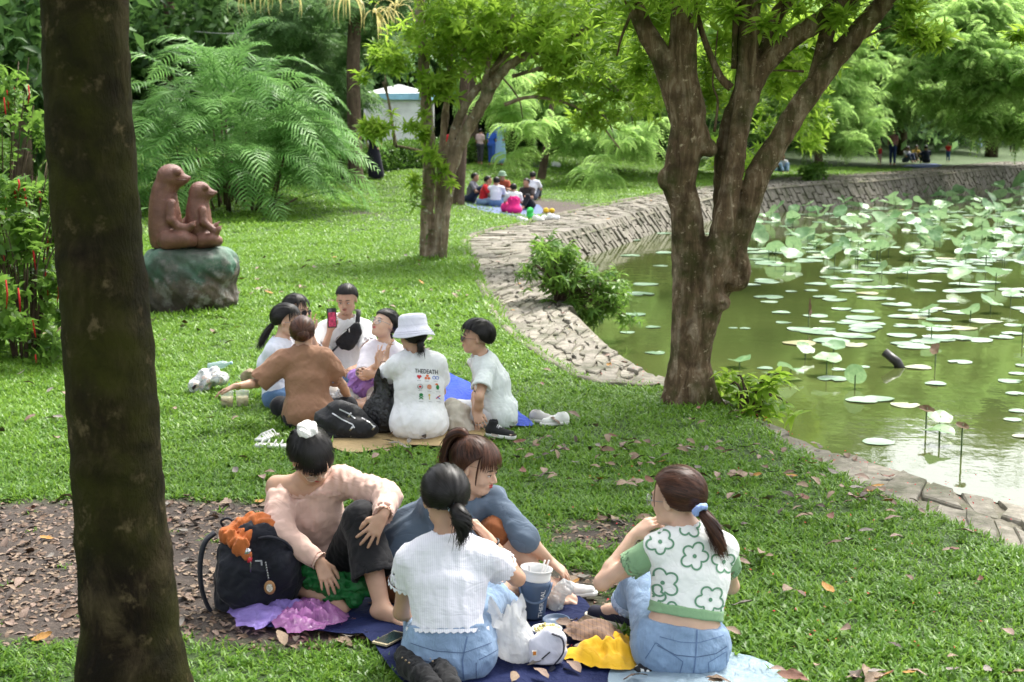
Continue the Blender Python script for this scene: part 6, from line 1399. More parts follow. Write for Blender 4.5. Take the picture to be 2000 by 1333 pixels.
# printed back: the words and nine small pictures in three rows
ink = plain('black print', (.03, .03, .035), .8, .05); cols = {k: plain('print ' + k, v, .8, .05) for k, v in dict(red=(.55, .04, .05), orange=(.65, .16, .06), blue=(.06, .13, .5), skin=(.6, .26, .16), green=(.02, .22, .06), yellow=(.6, .45, .1), pink=(.6, .12, .16)).items()}
yb = Y - .02; S = FPX / yb; O = P(841, 727, yb); tl = -.06
def uv(px, py): dx, dz = (px - 841) / S, -(py - 727) / S; return O + np.array([dx * math.cos(tl) - dz * math.sin(tl) * 0, 0, dz + dx * tl])
def text_mesh(body, size, ext=0.):
    cu = bpy.data.curves.new('lettering', 'FONT'); cu.body = body; cu.size = size; cu.align_x = 'CENTER'; cu.align_y = 'CENTER'; cu.resolution_u = 2; cu.offset = size * .012
    o = bpy.data.objects.new('lettering', cu); col.objects.link(o); dg = bpy.context.evaluated_depsgraph_get(); me = o.evaluated_get(dg).to_mesh(); V = np.array([v.co[:] for v in me.vertices]); Fc = [tuple(p.vertices) for p in me.polygons]
    o.to_mesh_clear(); bpy.data.objects.remove(o); bpy.data.curves.remove(cu); return V, Fc
V, Fc = text_mesh('THEDEATH', 12.5); V[:, 0] *= 45 / np.ptp(V[:, 0]); decal(t, sh, None, ink, 'lettering', (0, 1, -.2), lift=.003, faces=([uv(833 + x, 727 - y) for x, y, _ in V], Fc))
DN = (0, 1, -.2)
def dot(px, py, rx, ry, c, n=12, nm='printed_picture'):
    ang = np.linspace(0, 2 * math.pi, n, endpoint=False); decal(t, sh, None, cols.get(c, ink), nm, DN, lift=.0032, faces=([uv(px + rx * math.cos(a), py + ry * math.sin(a)) for a in ang] + [uv(px, py)], [(i, (i + 1) % n, n) for i in range(n)]))
def pl(px, py, pts, c, w_=.0035, closed=False): decal(t, sh, [[uv(px + a, py + b) for a, b in pts]], cols.get(c, ink), 'printed_picture', DN, w_, .0034, closed)
dot(817, 737, 2.6, 2.6, 'red'); dot(821, 737, 2.6, 2.6, 'red'); dot(819, 740, 2.4, 3.4, 'red', 4)
for a, b in ((832, 740), (838, 740), (835, 735)): dot(a, b, 2.8, 2.6, 'orange')
for a in (848, 854): pl(a, 738, [(3 * math.cos(q), 3 * math.sin(q)) for q in np.linspace(0, 5.7, 9)], 'blue', .004, True)
pl(821, 758, [(5 * math.cos(q), 5 * math.sin(q)) for q in np.linspace(0, 5.7, 11)], 'black', .0028, True); dot(821, 758, 2.6, 2.4, 'red'); dot(839, 757, 4.6, 4.6, 'skin'); dot(839, 760, 4.6, 2.6, 'skin', 4); dot(855, 757, 3.2, 5.4, 'green', 6); dot(853, 751, 3, 2, 'orange')
dot(823, 774, 4, 3.4, 'green', 7); pl(823, 780, [(-4, -3), (4, 3)], 'green', .006); pl(823, 780, [(4, -3), (-4, 3)], 'green', .006); dot(839, 774, 2, 2.6, 'yellow'); pl(839, 779, [(0, -3), (.6, 4)], 'yellow', .005); pl(856, 777, [(-4, 3), (4, -4)], 'red', .007); pl(857, 778, [(-3, -2), (3, 3)], 'blue', .005)
for a, b in ((819, 746), (835, 746), (851, 745), (821, 766), (839, 766), (856, 766), (823, 788), (841, 787), (857, 786)): pl(a, b, [(-4, 0), (4, 0)], 'black', .0016)
# boy in the white short-sleeved shirt at the right, leaning on one arm
t, J, Y = mid_person('boy with glasses in white collared shirt leaning on one hand', (972, 836), .11, (962, 748), (942, 702), (930, 659), (0, .02, .02, 0), (-.97, -.12, .04), (.35, .94, 0), (.30, .95, 0),
    [((950, 722, -.10), (936, 776), -1, (933, 830), 1, (-.4, -.2, -.5), (0, 0, -1), dict(curl=.2, side=1)), ((948, 718, .16), (930, 772), -1, (928, 803), -1, (.3, -.5, -.7), (0, .6, -.3), dict(curl=.3, side=1))], [(-.09, (-.27, -.14, 0), (-.06, -.02, 0), (-.3, .1, 0)), (.09, (-.28, .16, 0), (-.1, .22, 0), (-.3, .1, 0))], SK1, w=(.155, .14, .155, .152, .055))
s_ = shirt(t, J, cloth('white shirting', (.66, .70, .70), .8, .4, 300.), 'shirt', .018, -.10, (.72, .6), (.070, .074), .060, 0, .011, 15, .0085, 25, .012, extra=hips((.165, .185, .14)))
nb = J['neck']; dn = nrm(J['head'] - nb); F = SDF(nb - .12, nb + .14, .007); capcone(F, nb - dn * .02, nb + dn * .045, .072, .058, .01, .006); M = frame(J['fwd']); F.cone(nb + M @ np.array([.0, .08, -.02]), nb + M @ np.array([0, .05, -.10]), .03, .01, .01); F.build('collar', WHT, s_)
pants(t, J, cloth('white trousers', (.62, .63, .66), .85, .4), 'trousers', .03, ((1, .9), (1, .9)), h=.012, seed=26)
hairdo(t, J, HB, 1.14, (0, -.45, .88), None, .03, 'short', 900, hwid=.0045, bangs=60, bang_z=.06, thick=.006, hl=([-1, -.5, -.05, .12, .40, .62, 1], [-.62, -.58, -.30, .02, .20, .34, .36]))
face_parts(t, J['head'], M, 1., LIPM, HB, 0, (.024, DARK, 'sun'))
w_ = lerp(J['elL'], J['wrL'], .93); s1, u1, _ = onb(nrm(J['wrL'] - J['elL'])); MB().tube([w_ + (s1 * math.cos(a) + u1 * math.sin(a)) * .027 for a in np.linspace(0, 6.29, 13)], .004, 5, False).build('watch_strap', plain('pale steel strap', (.5, .5, .5), .3, metal=1.), t)
JK = J
# man with the phone and the sling bag
t, J, Y = mid_person('man in white T-shirt with black sling bag holding up a pink-backed phone', (676, 768), .11, (674, 672), (674, 626), (677, 584), (0, .02, .0, -.04), (-.12, -.92, -.24), (-1, 0, 0), (-1, .03, 0),
    [((634, 645, 0), (628, 698), -1, (644, 648), -1, (.1, .0, 1), (.5, .9, 0), dict(curl=.7, side=-1)), ((712, 643, 0), (722, 690), -1, (700, 716), -1, (-.6, -.5, -.2), (0, .3, -1), dict(curl=.3, side=-1))], crossed((0, -1)), SK1, w=(.155, .145, .160, .160, .058))
sh = shirt(t, J, WHT, 'tee_shirt', .018, -.07, (.80, .80), (.074, .080), .070, 0, .007, 14, .0085, 27, .012)
pants(t, J, cloth('light grey sweatpants', (.48, .48, .47), .9, .4), 'trousers', .02, ((1, .95), (1, .95)), h=.012, seed=28)
M = frame(J['fwd']); hairdo(t, J, HB, 1.04, (0, -.45, .88), None, .03, 'short', 600, hwid=.0045, hl=([-1, -.5, -.05, .12, .40, .62, 1], [-.50, -.45, -.10, .06, .26, .38, .44])); face_parts(t, J['head'], M, 1., LIPM, HB, .002)
blk = cloth('black nylon', (.012, .012, .014), .55, .5); fr = nrm([0, -1, -.1])
F = SDF(P(695, 655, Y - .2) - .22, P(695, 655, Y - .2) + .22, .007); yb = Y - .17; F.cone(P(668, 668, yb), P(696, 640, yb), .055, .040, .02, flat=.55, fdir=fr); F.cone(P(680, 672, yb), P(699, 650, yb), .055, .035, .02, flat=.55, fdir=fr); F.warp(fold(.006, 22, 29)); sb = F.build('sling_bag', blk, t)
st = MB(); st.tube(spline([P(697, 640, yb + .01), P(700, 612, Y - .09), P(698, 606, Y - .02), P(690, 606, Y + .06)], 5), .019, 8, True, .25); st.tube(spline([P(664, 672, yb), P(646, 690, Y - .10), P(636, 700, Y)], 4), .018, 8, True, .25); st.build('strap', blk, sb)
zp = MB(); zp.tube([P(652, 670, yb - .03), P(664, 656, yb - .04), P(677, 645, yb - .035)], .003, 5); zp.build('zip', plain('silver zip', (.55, .55, .55), .35, metal=1.), sb); MB().box(P(682, 646, yb - .045), (.010, .004, .03)).build('zip_puller', plain('silver zip', (.55, .55, .55), .35, metal=1.), sb)
q = J['wrL'] + nrm(J['dhL']) * .085 + np.array([.015, -.035, .03]); ph = thing('phone', q, 'phone in pink and black case held up by the man', 'phone'); Mp = Rz(.35) @ Rx(-.12)
MB().box(q, (.074, .010, .155), Mp).build('case', DARK, ph, False); MB().box(q + Mp @ np.array([.0, -.0065, -.012]), (.058, .004, .115), Mp).build('back_panel', plain('pink glitter back', (.55, .04, .12), .4, .5, 40.), ph, False); MB().box(q + Mp @ np.array([-.016, -.007, .058]), (.028, .006, .028), Mp).build('camera_block', plain('grey glass', (.10, .09, .12), .2), ph, False)
# woman with glasses looking up
t, J, Y = mid_person('woman in white shirt and glasses looking up, between man and bucket hat', (742, 790), .11, (742, 712), (752, 676), (751, 633), (0, 0, -.02, -.04), (-.62, -.66, .42), (-.9, -.2, 0), (-.9, -.3, 0),
    [((722, 690, -.03), (710, 735), -1, (738, 712), -1, (.25, .1, 1), (.6, -.6, 0), dict(curls=[.05, .2, .9, .9], side=-1)), ((778, 692, .03), (766, 738), -1, (732, 732), -1, (-1, 0, .2), (0, 1, 0), dict(curl=.6))], crossed((-.5, -1)), SK2, w=(.150, .135, .142, .142, .055))
shirt(t, J, cloth('pale lilac white cotton', (.70, .66, .72), .85, .4), 'blouse', .016, -.07, (.9, .9), (.066, .072), .066, 0, .007, 15, .0085, 30, .012)
pants(t, J, cloth('beige skirt cloth', (.50, .45, .40), .85, .4), 'trousers', .02, ((1, .6), (1, .6)), h=.012, seed=31)
M = frame(J['fwd']); hairdo(t, J, HB, 1.08, (0, -.9, -.3), [J['head'] + M @ np.array([0, -.1, -.05]), J['head'] + M @ np.array([.01, -.11, -.10]), J['head'] + M @ np.array([.01, -.10, -.15])], .025, 'tail', 700, hwid=.0045, tail_n=80, hl=([-1, -.5, -.05, .12, .40, .62, 1], [-.70, -.62, -.52, -.15, .10, .26, .36])); face_parts(t, J['head'], M, 1., plain('rose lips', (.50, .08, .08), .3), HB, 0, (.029, plain('clear grey rim', (.30, .32, .36), .25), 'clear'))
JI = J
# woman in profile with glasses and long ponytail
t, J, Y = mid_person('woman in profile with glasses and long black ponytail, behind the brown shirt', (546, 796), .11, (534, 712), (550, 668), (561, 626), (0, 0, 0, 0), (.96, -.20, -.10), (-.1, -1, 0), (-.15, -1, 0),
    [((536, 690, -.13), (528, 745), 1, (575, 770), -1, (.9, -.1, -.3), (0, 0, -1)), ((555, 686, .14), (575, 740), 1, (605, 745), 1, (1, 0, 0), (0, 0, -1))], crossed((1, -.15)), SK2, w=(.150, .135, .140, .140, .055))
shirt(t, J, WHB, 'tee_shirt', .020, -.08, (.95, .9), (.070, .076), .070, 0, .007, 14, .0085, 32, .008)
pants(t, J, DEN2, 'jeans', .02, ((1, .95), (1, .95)), h=.012, seed=33)
M = frame(J['fwd']); tie = J['head'] + M @ np.array([0, -.105, -.035]); hairdo(t, J, HB, 1.10, (0, -.95, -.3), [tie, tie + np.array([-.05, 0, -.06]), tie + np.array([-.09, 0, -.13]), tie + np.array([-.13, 0, -.20])], .030, 'tail', 800, hwid=.0045, bangs=70, bang_z=.08, side_locks=.07, thick=.003, tail_n=200); face_parts(t, J['head'], M, 1., LIP, HB, 0, (.027, plain('clear grey rim', (.30, .32, .36), .25), 'clear'))
# woman behind her, with dark glasses
t, J, Y = mid_person('dark-haired woman in dark glasses making a V sign, half hidden behind the profile woman', (580, 772), .11, (576, 700), (576, 648), (580, 606), (0, 0, 0, 0), (.82, -.50, -.05), (-.5, -.85, 0), (-.5, -.85, 0),
    [((552, 668, -.06), (550, 720), -1, (575, 735), -1), ((602, 664, .06), (618, 690), -1, (607, 650), -1, (-.1, 0, 1), (.3, -.9, 0), dict(curls=[.05, .05, 1., 1.], side=1, spread=.3))], crossed((.7, -.7)), SK2, w=(.150, .135, .140, .140, .055))
shirt(t, J, WHT, 'tee_shirt', .016, -.08, (.8, .8), (.064, .070), .066, 0, .007, 14, .0095, 34, .012); pants(t, J, DEN2, 'jeans', .02, ((1, .95), (1, .95)), h=.012, seed=35)
M = frame(J['fwd']); hairdo(t, J, HB, 1.12, (0, -.9, -.3), None, .03, 'tail', 700, hwid=.0045, bangs=60, bang_z=.1, side_locks=.1); face_parts(t, J['head'], M, 1., LIPR, HB, 0, (.026, DARK, 'sun'))
# ------------------------------------------------------------------ frog statues on their painted rock
def statues():
    b = Gt(378, 612); Y = b[1] + .35; b = np.array([b[0], Y, H1(b[0], Y)]); s = FPX / Y
    m = NT('painted rock'); v = m.coord('Object'); sx = m.n('SeparateXYZ'); m.l(v, sx.inputs[0]); n1 = m.noise(3.5, 7, v, .65); a = m.n('Math', _operation='MULTIPLY_ADD'); m.l(n1, a.inputs[0]); a.inputs[1].default_value = .75; m.l(sx.outputs[2], a.inputs[2])
    c = m.ramp(a.outputs[0], [(.55, (.050, .036, .022)), (.72, (.10, .075, .05)), (.80, (.035, .075, .05)), (.93, (.05, .13, .085)), (1.0, (.10, .18, .13))])
    gy = m.ramp(m.noise(5, 6, v, .7), [(.50, (0, 0, 0)), (.62, (.8, .8, .8))]); c = m.mix(gy, c, (.26, .25, .23), 'MIX'); dk = m.ramp(m.noise(1.8, 5, v), [(.42, (.7, .7, .7)), (.6, (0, 0, 0))]); c = m.mix(dk, c, (.03, .028, .02))
    m.bsdf(c, .8, m.noise(16, 8, v, .7), .7, .02); rk = m.m
    t = thing('rock_base', b, 'painted green and brown boulder carrying two frog statues', 'rock'); Pm = lambda px, py, dy=0: P(px, py, Y + dy)
    F = SDF(Pm(270, 640) - np.array([0, .8, .2]), Pm(480, 465) + np.array([0, .8, .1]), .02)
    F.ell(Pm(372, 556), (.52, .44, .44), None, .1); F.ell(Pm(345, 518), (.40, .38, .26), None, .1); F.ell(Pm(415, 520), (.30, .34, .26), None, .1); F.ell(Pm(395, 585), (.40, .36, .25), None, .1); F.ell(Pm(335, 590), (.34, .34, .25), None, .1); F.cut(Pm(360, 480), nrm([.04, 0, 1]), .06)
    F.warp(lambda x, y, z: .045 * (.4 - np.abs(wave(x, y, z, 4.5, 51))) + .014 * wave(x, y, z, 15, 52)); F.cut((0, 0, b[2] - .03), (0, 0, -1)); F.build('rock', rk, t)
    m = NT('red brown painted cement'); v = m.coord('Object'); m.bsdf(m.ramp(m.noise(7, 6, v), [(.3, (.10, .038, .024)), (.6, (.17, .070, .046)), (.8, (.27, .15, .12))]), .5, m.noise(55, 5, v, .7), .8, .012, Specular__IOR__Level=.5); fm_ = m.m
    eye = plain('carved eye', (.10, .04, .028), .4)
    def frog(label, hd, hr, sn, ey, er, back, shp, arm, arm2, leg, nm, k=1.):
        q = Pm(*leg[0][:2]); q = np.array([q[0], Y, Pm(360, 484)[2]]); tt = thing('frog_statue', q, label, 'statue', None); r_ = lambda w_: w_ / s
        al_ = [Pm(*p[:2]) for p in back] + [Pm(*hd), Pm(*sn[-1][:2])]; A = np.array(al_); lo = A.min(0) - [.3, .48, .3]; hi = A.max(0) + [.3, .48, .3]; lo[2] = q[2] - .03; F = SDF(lo, hi, .012)
        F.ell(Pm(*hd), (r_(hr), r_(hr) * .95, r_(hr) * .88), None, .03)
        F.chain([Pm(a, c_) for a, c_, _ in sn], [r_(w_) for *_, w_ in sn], .02)
        F.chain([Pm(a, c_) for a, c_, _ in back], [r_(w_) * 1.06 for *_, w_ in back], .09)
        for dy in (-1, 1): F.ell(Pm(*ey, dy * r_(hr) * .72), r_(er), None, .025)
        for dy, ar in ((-1, arm), (1, arm2)):
            pt = [Pm(a, c_, dy * (d_ * k + .06)) for a, c_, w_, d_ in ar]; F.chain(pt, [r_(w_) for _, _, w_, _ in ar], .02)
            h_ = pt[-1]
            for i in range(4): F.cone(h_, h_ + np.array([.02 + .008 * i, (-.02 + .013 * i), .045]) * k, .013 * k, .009 * k, .006)
        for dy in (-1, 1): F.chain([Pm(a, c_, dy * (d_ * k + .05)) for a, c_, w_, d_ in leg], [r_(w_) for _, _, w_, _ in leg], .03)
        m0, m1 = sn[-1], sn[0]; F.ell(Pm(back[-1][0] + 12 * k, back[-1][1] - 2) , (.20 * k, .20 * k, .13 * k), None, .05)
        F.warp(lambda x, y, z: .0015 * wave(x, y, z, 40, 53) + .0022 * wave(x, y, z, 110, 54)); F.cut((0, 0, q[2]), (0, 0, -1)); F.build('body', fm_, tt)
        for dy in (-1, 1):
            c_ = Pm(*ey, dy * (r_(hr) * .72 + r_(er) * .5)); MB().tube([c_ + np.array([r_(er) * 1.0 * math.cos(a), dy * .008, r_(er) * .75 * math.sin(a)]) for a in np.linspace(3.3, 6.1, 8)], .006 * k, 5).build('eyelid', eye, tt)
            a0 = Pm(m0[0] + 1, m0[1] + 2, dy * .008); MB().tube([a0, Pm(lerp(m0[0], m1[0], .4), m0[1] + 4, dy * r_(hr) * .60), Pm(m1[0] - 2, m0[1] + 3, dy * r_(hr) * .93)], [.003, .005, .002], 5).build('mouth_line', eye, tt)
    frog('larger seated frog statue meditating, at the left on the painted rock', (335, 343), 24, [(340, 347, 19), (350, 350, 14), (360, 350, 9), (369, 348, 4)], (346, 336), 8.,
         [(330, 350, 20), (320, 375, 19), (320, 400, 23), (322, 425, 26), (324, 450, 28), (326, 470, 30)], None, [(334, 398, 10, .13), (334, 430, 9.5, .17), (348, 444, 8.5, .15), (368, 446, 7.5, .18), (376, 440, 7, .19)], [(334, 398, 10, .13), (336, 430, 9, .17), (352, 442, 8, .16), (366, 430, 7, .2), (370, 422, 6, .2)],
         [(330, 470, 22, .12), (360, 468, 15, .2), (374, 470, 12, .12), (352, 476, 10, -.05)], 'a')
    frog('smaller frog statue at the right on the painted rock', (392, 372), 18, [(396, 376, 15), (405, 378, 11), (413, 378, 7), (422, 376, 3)], (401, 366), 6.5,
         [(388, 378, 15), (386, 395, 14), (387, 412, 18), (388, 432, 20), (390, 450, 20), (394, 470, 21)], None, [(396, 410, 8, .10), (398, 434, 7.5, .13), (412, 446, 6.5, .12), (422, 454, 6, .13), (427, 448, 5.5, .14)], [(396, 410, 8, .10), (398, 434, 7.5, .13), (410, 444, 6.5, .13), (418, 446, 6, .16), (423, 440, 5, .16)],
         [(394, 470, 15, .08), (415, 468, 11, .14), (425, 471, 9, .08), (405, 476, 8, -.04)], 'b', .8)
statues()
# ------------------------------------------------------------------ soft things spread or crumpled on the ground
def crumple(name, label, cat, outline, hgt, mat, parent=None, amp=.4, f=14, seed=1, rings=14, nseg=64, z0=None, lift=.012, wr=None, thick=None, spl=True, pname='cloth', edge=.5, ctr=None, group=None, surf=None):
    """a cloth or film lying in folds inside an outline given by its corners (photo bearings on the ground)"""
    pts = np.array([Gt(*q) if q[1] < 900 else G(q[0], q[1], z0 or 0.) for q in outline]); c = pts.mean(0) if ctr is None else np.array(Gt(*ctr)); q = np.vstack([pts, pts[:1]])
    if spl: cl = spline(np.vstack([pts[-1:], q, pts[1:2]]), 10)[10:-10]
    else: cl = q
    ln = np.concatenate([[0], np.cumsum(np.linalg.norm(np.diff(cl, axis=0), axis=1))]); u = np.linspace(0, ln[-1], nseg, endpoint=False); o = np.stack([np.interp(u, ln, cl[:, k]) for k in range(3)], 1)
    zb = z0 if z0 is not None else c[2]; V = [[c[0], c[1], 0]]; ts = [0]
    for i in range(1, rings + 1):
        t_ = i / rings
        for k in range(nseg): w_ = 1 + (.05 * math.sin(k * .9 + seed) + .03 * math.sin(k * 2.3 + seed)) * t_ * (hgt > .03); V.append([c[0] + (o[k][0] - c[0]) * t_ * w_, c[1] + (o[k][1] - c[1]) * t_ * w_, 0]); ts.append(t_)
    V = np.array(V); ts = np.array(ts); x, y = V[:, 0], V[:, 1]
    n1 = 1 - np.abs(wave(x, y, 0, f, seed)) * 1.6; n2 = wave(x, y, 0, f * 2.6, seed + 1); prof = (1 - ts ** 3) if hgt > .03 else np.ones_like(ts)
    gz = height(x, y) if zb is None or c[1] > 8 else np.full_like(x, zb)
    V[:, 2] = gz + lift + hgt * prof * (1 - amp + amp * n1 + amp * .35 * n2).clip(.05, 2) if hgt > .03 else gz + lift + hgt * (n1 + .5 * n2) * (1 - .3 * ts)
    if hgt > .03: k = ts > .93; V[k, 2] = gz[k] + lift + .010 * (1 + n2[k])
    Fc = [(0, 1 + k, 1 + (k + 1) % nseg) for k in range(nseg)] + [(1 + (i - 1) * nseg + k, 1 + i * nseg + k, 1 + i * nseg + (k + 1) % nseg, 1 + (i - 1) * nseg + (k + 1) % nseg) for i in range(1, rings) for k in range(nseg)]
    me = mesh_np(name, V, Fc, mat)
    if parent is not None: return obj(name, me, parent)
    o_ = obj(name, me, None, c); tag(o_, label, cat, group); return o_
def tarp_mat(name, c, rough=.45):
    m = NT(name); v = m.coord('Object'); n1 = m.noise(5, 5, v, .55, 1.5); n2 = m.noise(1.6, 3, v)
    m.bsdf(m.ramp(n2, [(.3, tuple(k * .8 for k in c)), (.7, tuple(min(1, k * 1.15) for k in c))]), rough, n1, .8, .05, Specular__IOR__Level=.15); return m.m
NAVY = tarp_mat('navy sheet', (.009, .015, .060), .8); BLUE = tarp_mat('bright blue sheet', (.02, .06, .42), .6); TAN = tarp_mat('tan sheet', (.36, .26, .13), .6)
crumple('picnic_sheet', 'navy picnic sheet under the women at the front', 'picnic sheet', NAVY_PX, .006, NAVY, seed=3, f=7, rings=30, nseg=160, lift=.022)
crumple('plastic_sheet', 'pale blue plastic sheet under the woman in the flower print top', 'plastic sheet', FILM_PX, .012, film('pale blue film', (.50, .66, .78), .85, .3), seed=5, f=11, rings=20, nseg=90, lift=.028)
crumple('picnic_sheet', 'tan picnic sheet under the middle circle', 'picnic sheet', TAN_PX, .008, TAN, seed=6, f=5, rings=26, nseg=120, lift=.028)
crumple('picnic_sheet', 'bright blue picnic sheet under the boy at the right of the circle', 'picnic sheet', BLUE_PX, .012, BLUE, seed=7, f=6, rings=20, nseg=90, lift=.035)
# --- front group belongings
def backpack_front():
    g = G(500, 1212); Y = g[1] + .14; t = thing('backpack', g + np.array([0, .14, 0]), 'open navy backpack with a round key charm on a chain, at the left front', 'backpack'); nv = cloth('navy nylon', (.008, .009, .016), .6, .45, 350.)
    Q = lambda px, py, dy=0: P(px, py, Y + dy); F = SDF(Q(380, 1225) - np.array([.05, .25, .04]), Q(610, 1010) + np.array([.05, .25, .06]), .0085); X = nrm([1, 0, 0])
    F.loft([(Q(500, 1190), X, .185, .11), (Q(500, 1130), X, .19, .12), (Q(503, 1075), X, .175, .11), (Q(505, 1050), X, .15, .095)], .03)
    F.loft([(Q(475, 1160, -.10), X, .12, .05), (Q(480, 1110, -.10), X, .12, .05)], .04); F.ell(Q(555, 1110, -.02), (.08, .12, .13), None, .05)
    F.ell(Q(480, 1040), (.115, .075, .055), None, .02, 's'); F.cone(Q(492, 1045, -.12), Q(492, 1085, -.16), .03, .008, .008, 's')
    F.warp(lambda x, y, z: fold(.010, 13, 61, 1)(x, y, z) + .003 * wave(x, y, z, 60, 62)); F.cut((0, 0, .012), (0, 0, -1), .02); F.build('bag', nv, t)
    MB().tube(spline([Q(420, 1040, .02), Q(400, 1060, 0), Q(391, 1100, -.02), Q(394, 1150, -.03), Q(412, 1195, -.03), Q(445, 1222, -.06)], 5), .028, 8, True, .35).build('shoulder_strap', nv, t)
    MB().tube(spline([Q(438, 1032, .03), Q(432, 1018, .03), Q(448, 1013, .03), Q(462, 1028, .03)], 5), .010, 8, True, .6).build('grab_handle', nv, t)
    MB().tube(spline([Q(505, 1052, -.09), Q(530, 1050, -.10), Q(560, 1062, -.09), Q(580, 1095, -.05), Q(582, 1140, -.04)], 6), .012, 8, True, .6).build('flap_edge', nv, t)
    gr = plain('grey metal', (.35, .35, .36), .3, metal=1.); z_ = MB(); z_.tube([Q(486, 1082, -.155), Q(490, 1100, -.16), Q(489, 1118, -.165)], .0035, 5); z_.build('zip', gr, t)
    pr = lambda px, py: Q(px, py, -.165); MB().box(pr(505, 1096), (.030, .003, .006)).box(pr(511, 1101), (.007, .003, .018)).build('emblem', plain('pale grey print', (.35, .35, .38), .5), t, False)
    ch = MB()
    for i in range(7): ch.ball(pr(519 + i * .9, 1100 + i * 5), (.0045, .0035, .0065), 6)
    ch.build('chain', gr, t); c = pr(528, 1146) + np.array([0, -.012, 0]); k = MB().lathe((0, 0, 0), [(.001, 0), (.026, 0), (.028, .003), (.026, .006), (.001, .006)], 20, None, False); V = np.vstack(k.v) @ Rx(R(90)).T * np.array([.9, 1, 1.15]) + c
    kc = part('key_charm', V, k.f, plain('wooden disc', (.30, .15, .06), .4), t); k = MB().lathe((0, 0, 0), [(.001, .0065), (.019, .0065)], 16, None, False); part('pale_motif', np.vstack(k.v) @ Rx(R(90)).T * np.array([.75, 1, 1.0]) + c - np.array([0, .001, 0]), k.f, plain('cream enamel', (.6, .56, .48), .4, .5, 180.), kc)
    # orange cloth and the snack bag stuffed in the top
    q = Q(490, 1045); t2 = thing('orange_cloth', q, 'orange cloth stuffed in the top of the open navy backpack', 'cloth'); F = SDF(Q(410, 1105) - np.array([0, .2, 0]), Q(560, 1000) + np.array([0, .2, 0]), .006)
    for px, py, r, dy in ((455, 1048, .045, -.03), (475, 1030, .05, 0), (500, 1022, .055, .0), (525, 1032, .045, -.01), (490, 1050, .06, -.04), (538, 1048, .03, -.02), (445, 1042, .03, -.04)): F.ell(Q(px, py, dy), (r * 1.2, r, r * .9), None, .02)
    F.chain([Q(450, 1050, -.09), Q(468, 1066, -.13), Q(482, 1086, -.15)], [.028, .026, .010], .02, flat=.5, fdir=(0, 1, 0)); F.warp(lambda x, y, z: .013 * (.5 - np.abs(wave(x, y, z, 26, 63))) + .004 * wave(x, y, z, 60, 64)); F.build('cloth', cloth('burnt orange fleece', (.42, .12, .035), .95, .5), t2)
    t3 = thing('snack_packet', Q(487, 1082, -.14), 'shiny red and silver packet showing in the backpack opening', 'packet'); MB().box(Q(484, 1078, -.15), (.02, .02, .03), Ry(.4)).build('foil', plain('silver foil', (.6, .6, .62), .2, .4, 60., metal=.8), t3); MB().box(Q(488, 1094, -.155), (.018, .014, .022), Ry(.2)).build('red_end', plain('red foil', (.5, .02, .04), .3), t3)
backpack_front()
def blob(name, label, cat, balls, Yb, mat, h=.007, amp=.01, f=24, seed=1, k=.03, floor=.03, sq=1., partn='bag'):
    """a soft full shape: balls (px, py, radius m, depth offset)"""
    C = np.array([P(a, b_, Yb + d_) for a, b_, _, d_ in balls]); r_ = np.array([q[2] for q in balls]); base = C.mean(0); t = thing(name, (base[0], base[1], max(floor, C[:, 2].min() - .05)), label, cat)
    F = SDF((C - r_[:, None]).min(0) - .03, (C + r_[:, None]).max(0) + .03, h)
    for c, q in zip(C, r_): F.ell(c, (q, q * sq, q), None, k)
    F.warp(lambda x, y, z: amp * (.5 - np.abs(wave(x, y, z, f, seed))) * 1.4 + amp * .4 * wave(x, y, z, f * 2.4, seed + 1))
    if floor is not None: F.cut((0, 0, floor), (0, 0, -1), .01)
    F.build(partn, mat, t); return t
blob('plastic_bag', 'translucent green plastic bag under the hand of the woman in the blush blouse', 'plastic bag', [(610, 1110, .045, 0), (630, 1135, .055, 0), (665, 1145, .06, -.02), (700, 1140, .05, -.03), (722, 1150, .035, -.03), (690, 1170, .04, -.06), (650, 1160, .05, -.04), (600, 1135, .035, 0)], G(650, 1195)[1] + .02, film('green film', (.02, .26, .06), .72, .15), .006, .014, 34, 71, .02)
crumple('plastic_bag', 'lavender plastic bag lying flat in front of the navy backpack', 'plastic bag', [(450, 1205), (490, 1190), (560, 1195), (640, 1192), (668, 1205), (600, 1225), (540, 1228), (505, 1247), (465, 1235)], .055, film('lavender film', (.36, .26, .72), .95, .35), amp=.5, f=16, seed=72, lift=.03)
crumple('plastic_bag', 'crinkled pink translucent bag beside the lavender one', 'plastic bag', [(530, 1230), (560, 1205), (600, 1190), (650, 1205), (684, 1225), (640, 1245), (570, 1255)], .07, film('pink film', (.50, .20, .50), .65, .15), amp=.6, f=26, seed=73, lift=.035)
def phone_flat():
    g = G(763, 1250, .03); t = thing('phone', g, 'phone lying face up on the navy sheet', 'phone'); M = Rz(-.55); MB().box(g + [0, 0, .006], (.078, .158, .008), M).build('case', plain('gold rim', (.42, .36, .24), .3), t, False); MB().box(g + [0, 0, .0108], (.070, .132, .002), M).build('screen', plain('dark glass screen', (.02, .035, .035), .06, .1), t, False)
phone_flat()
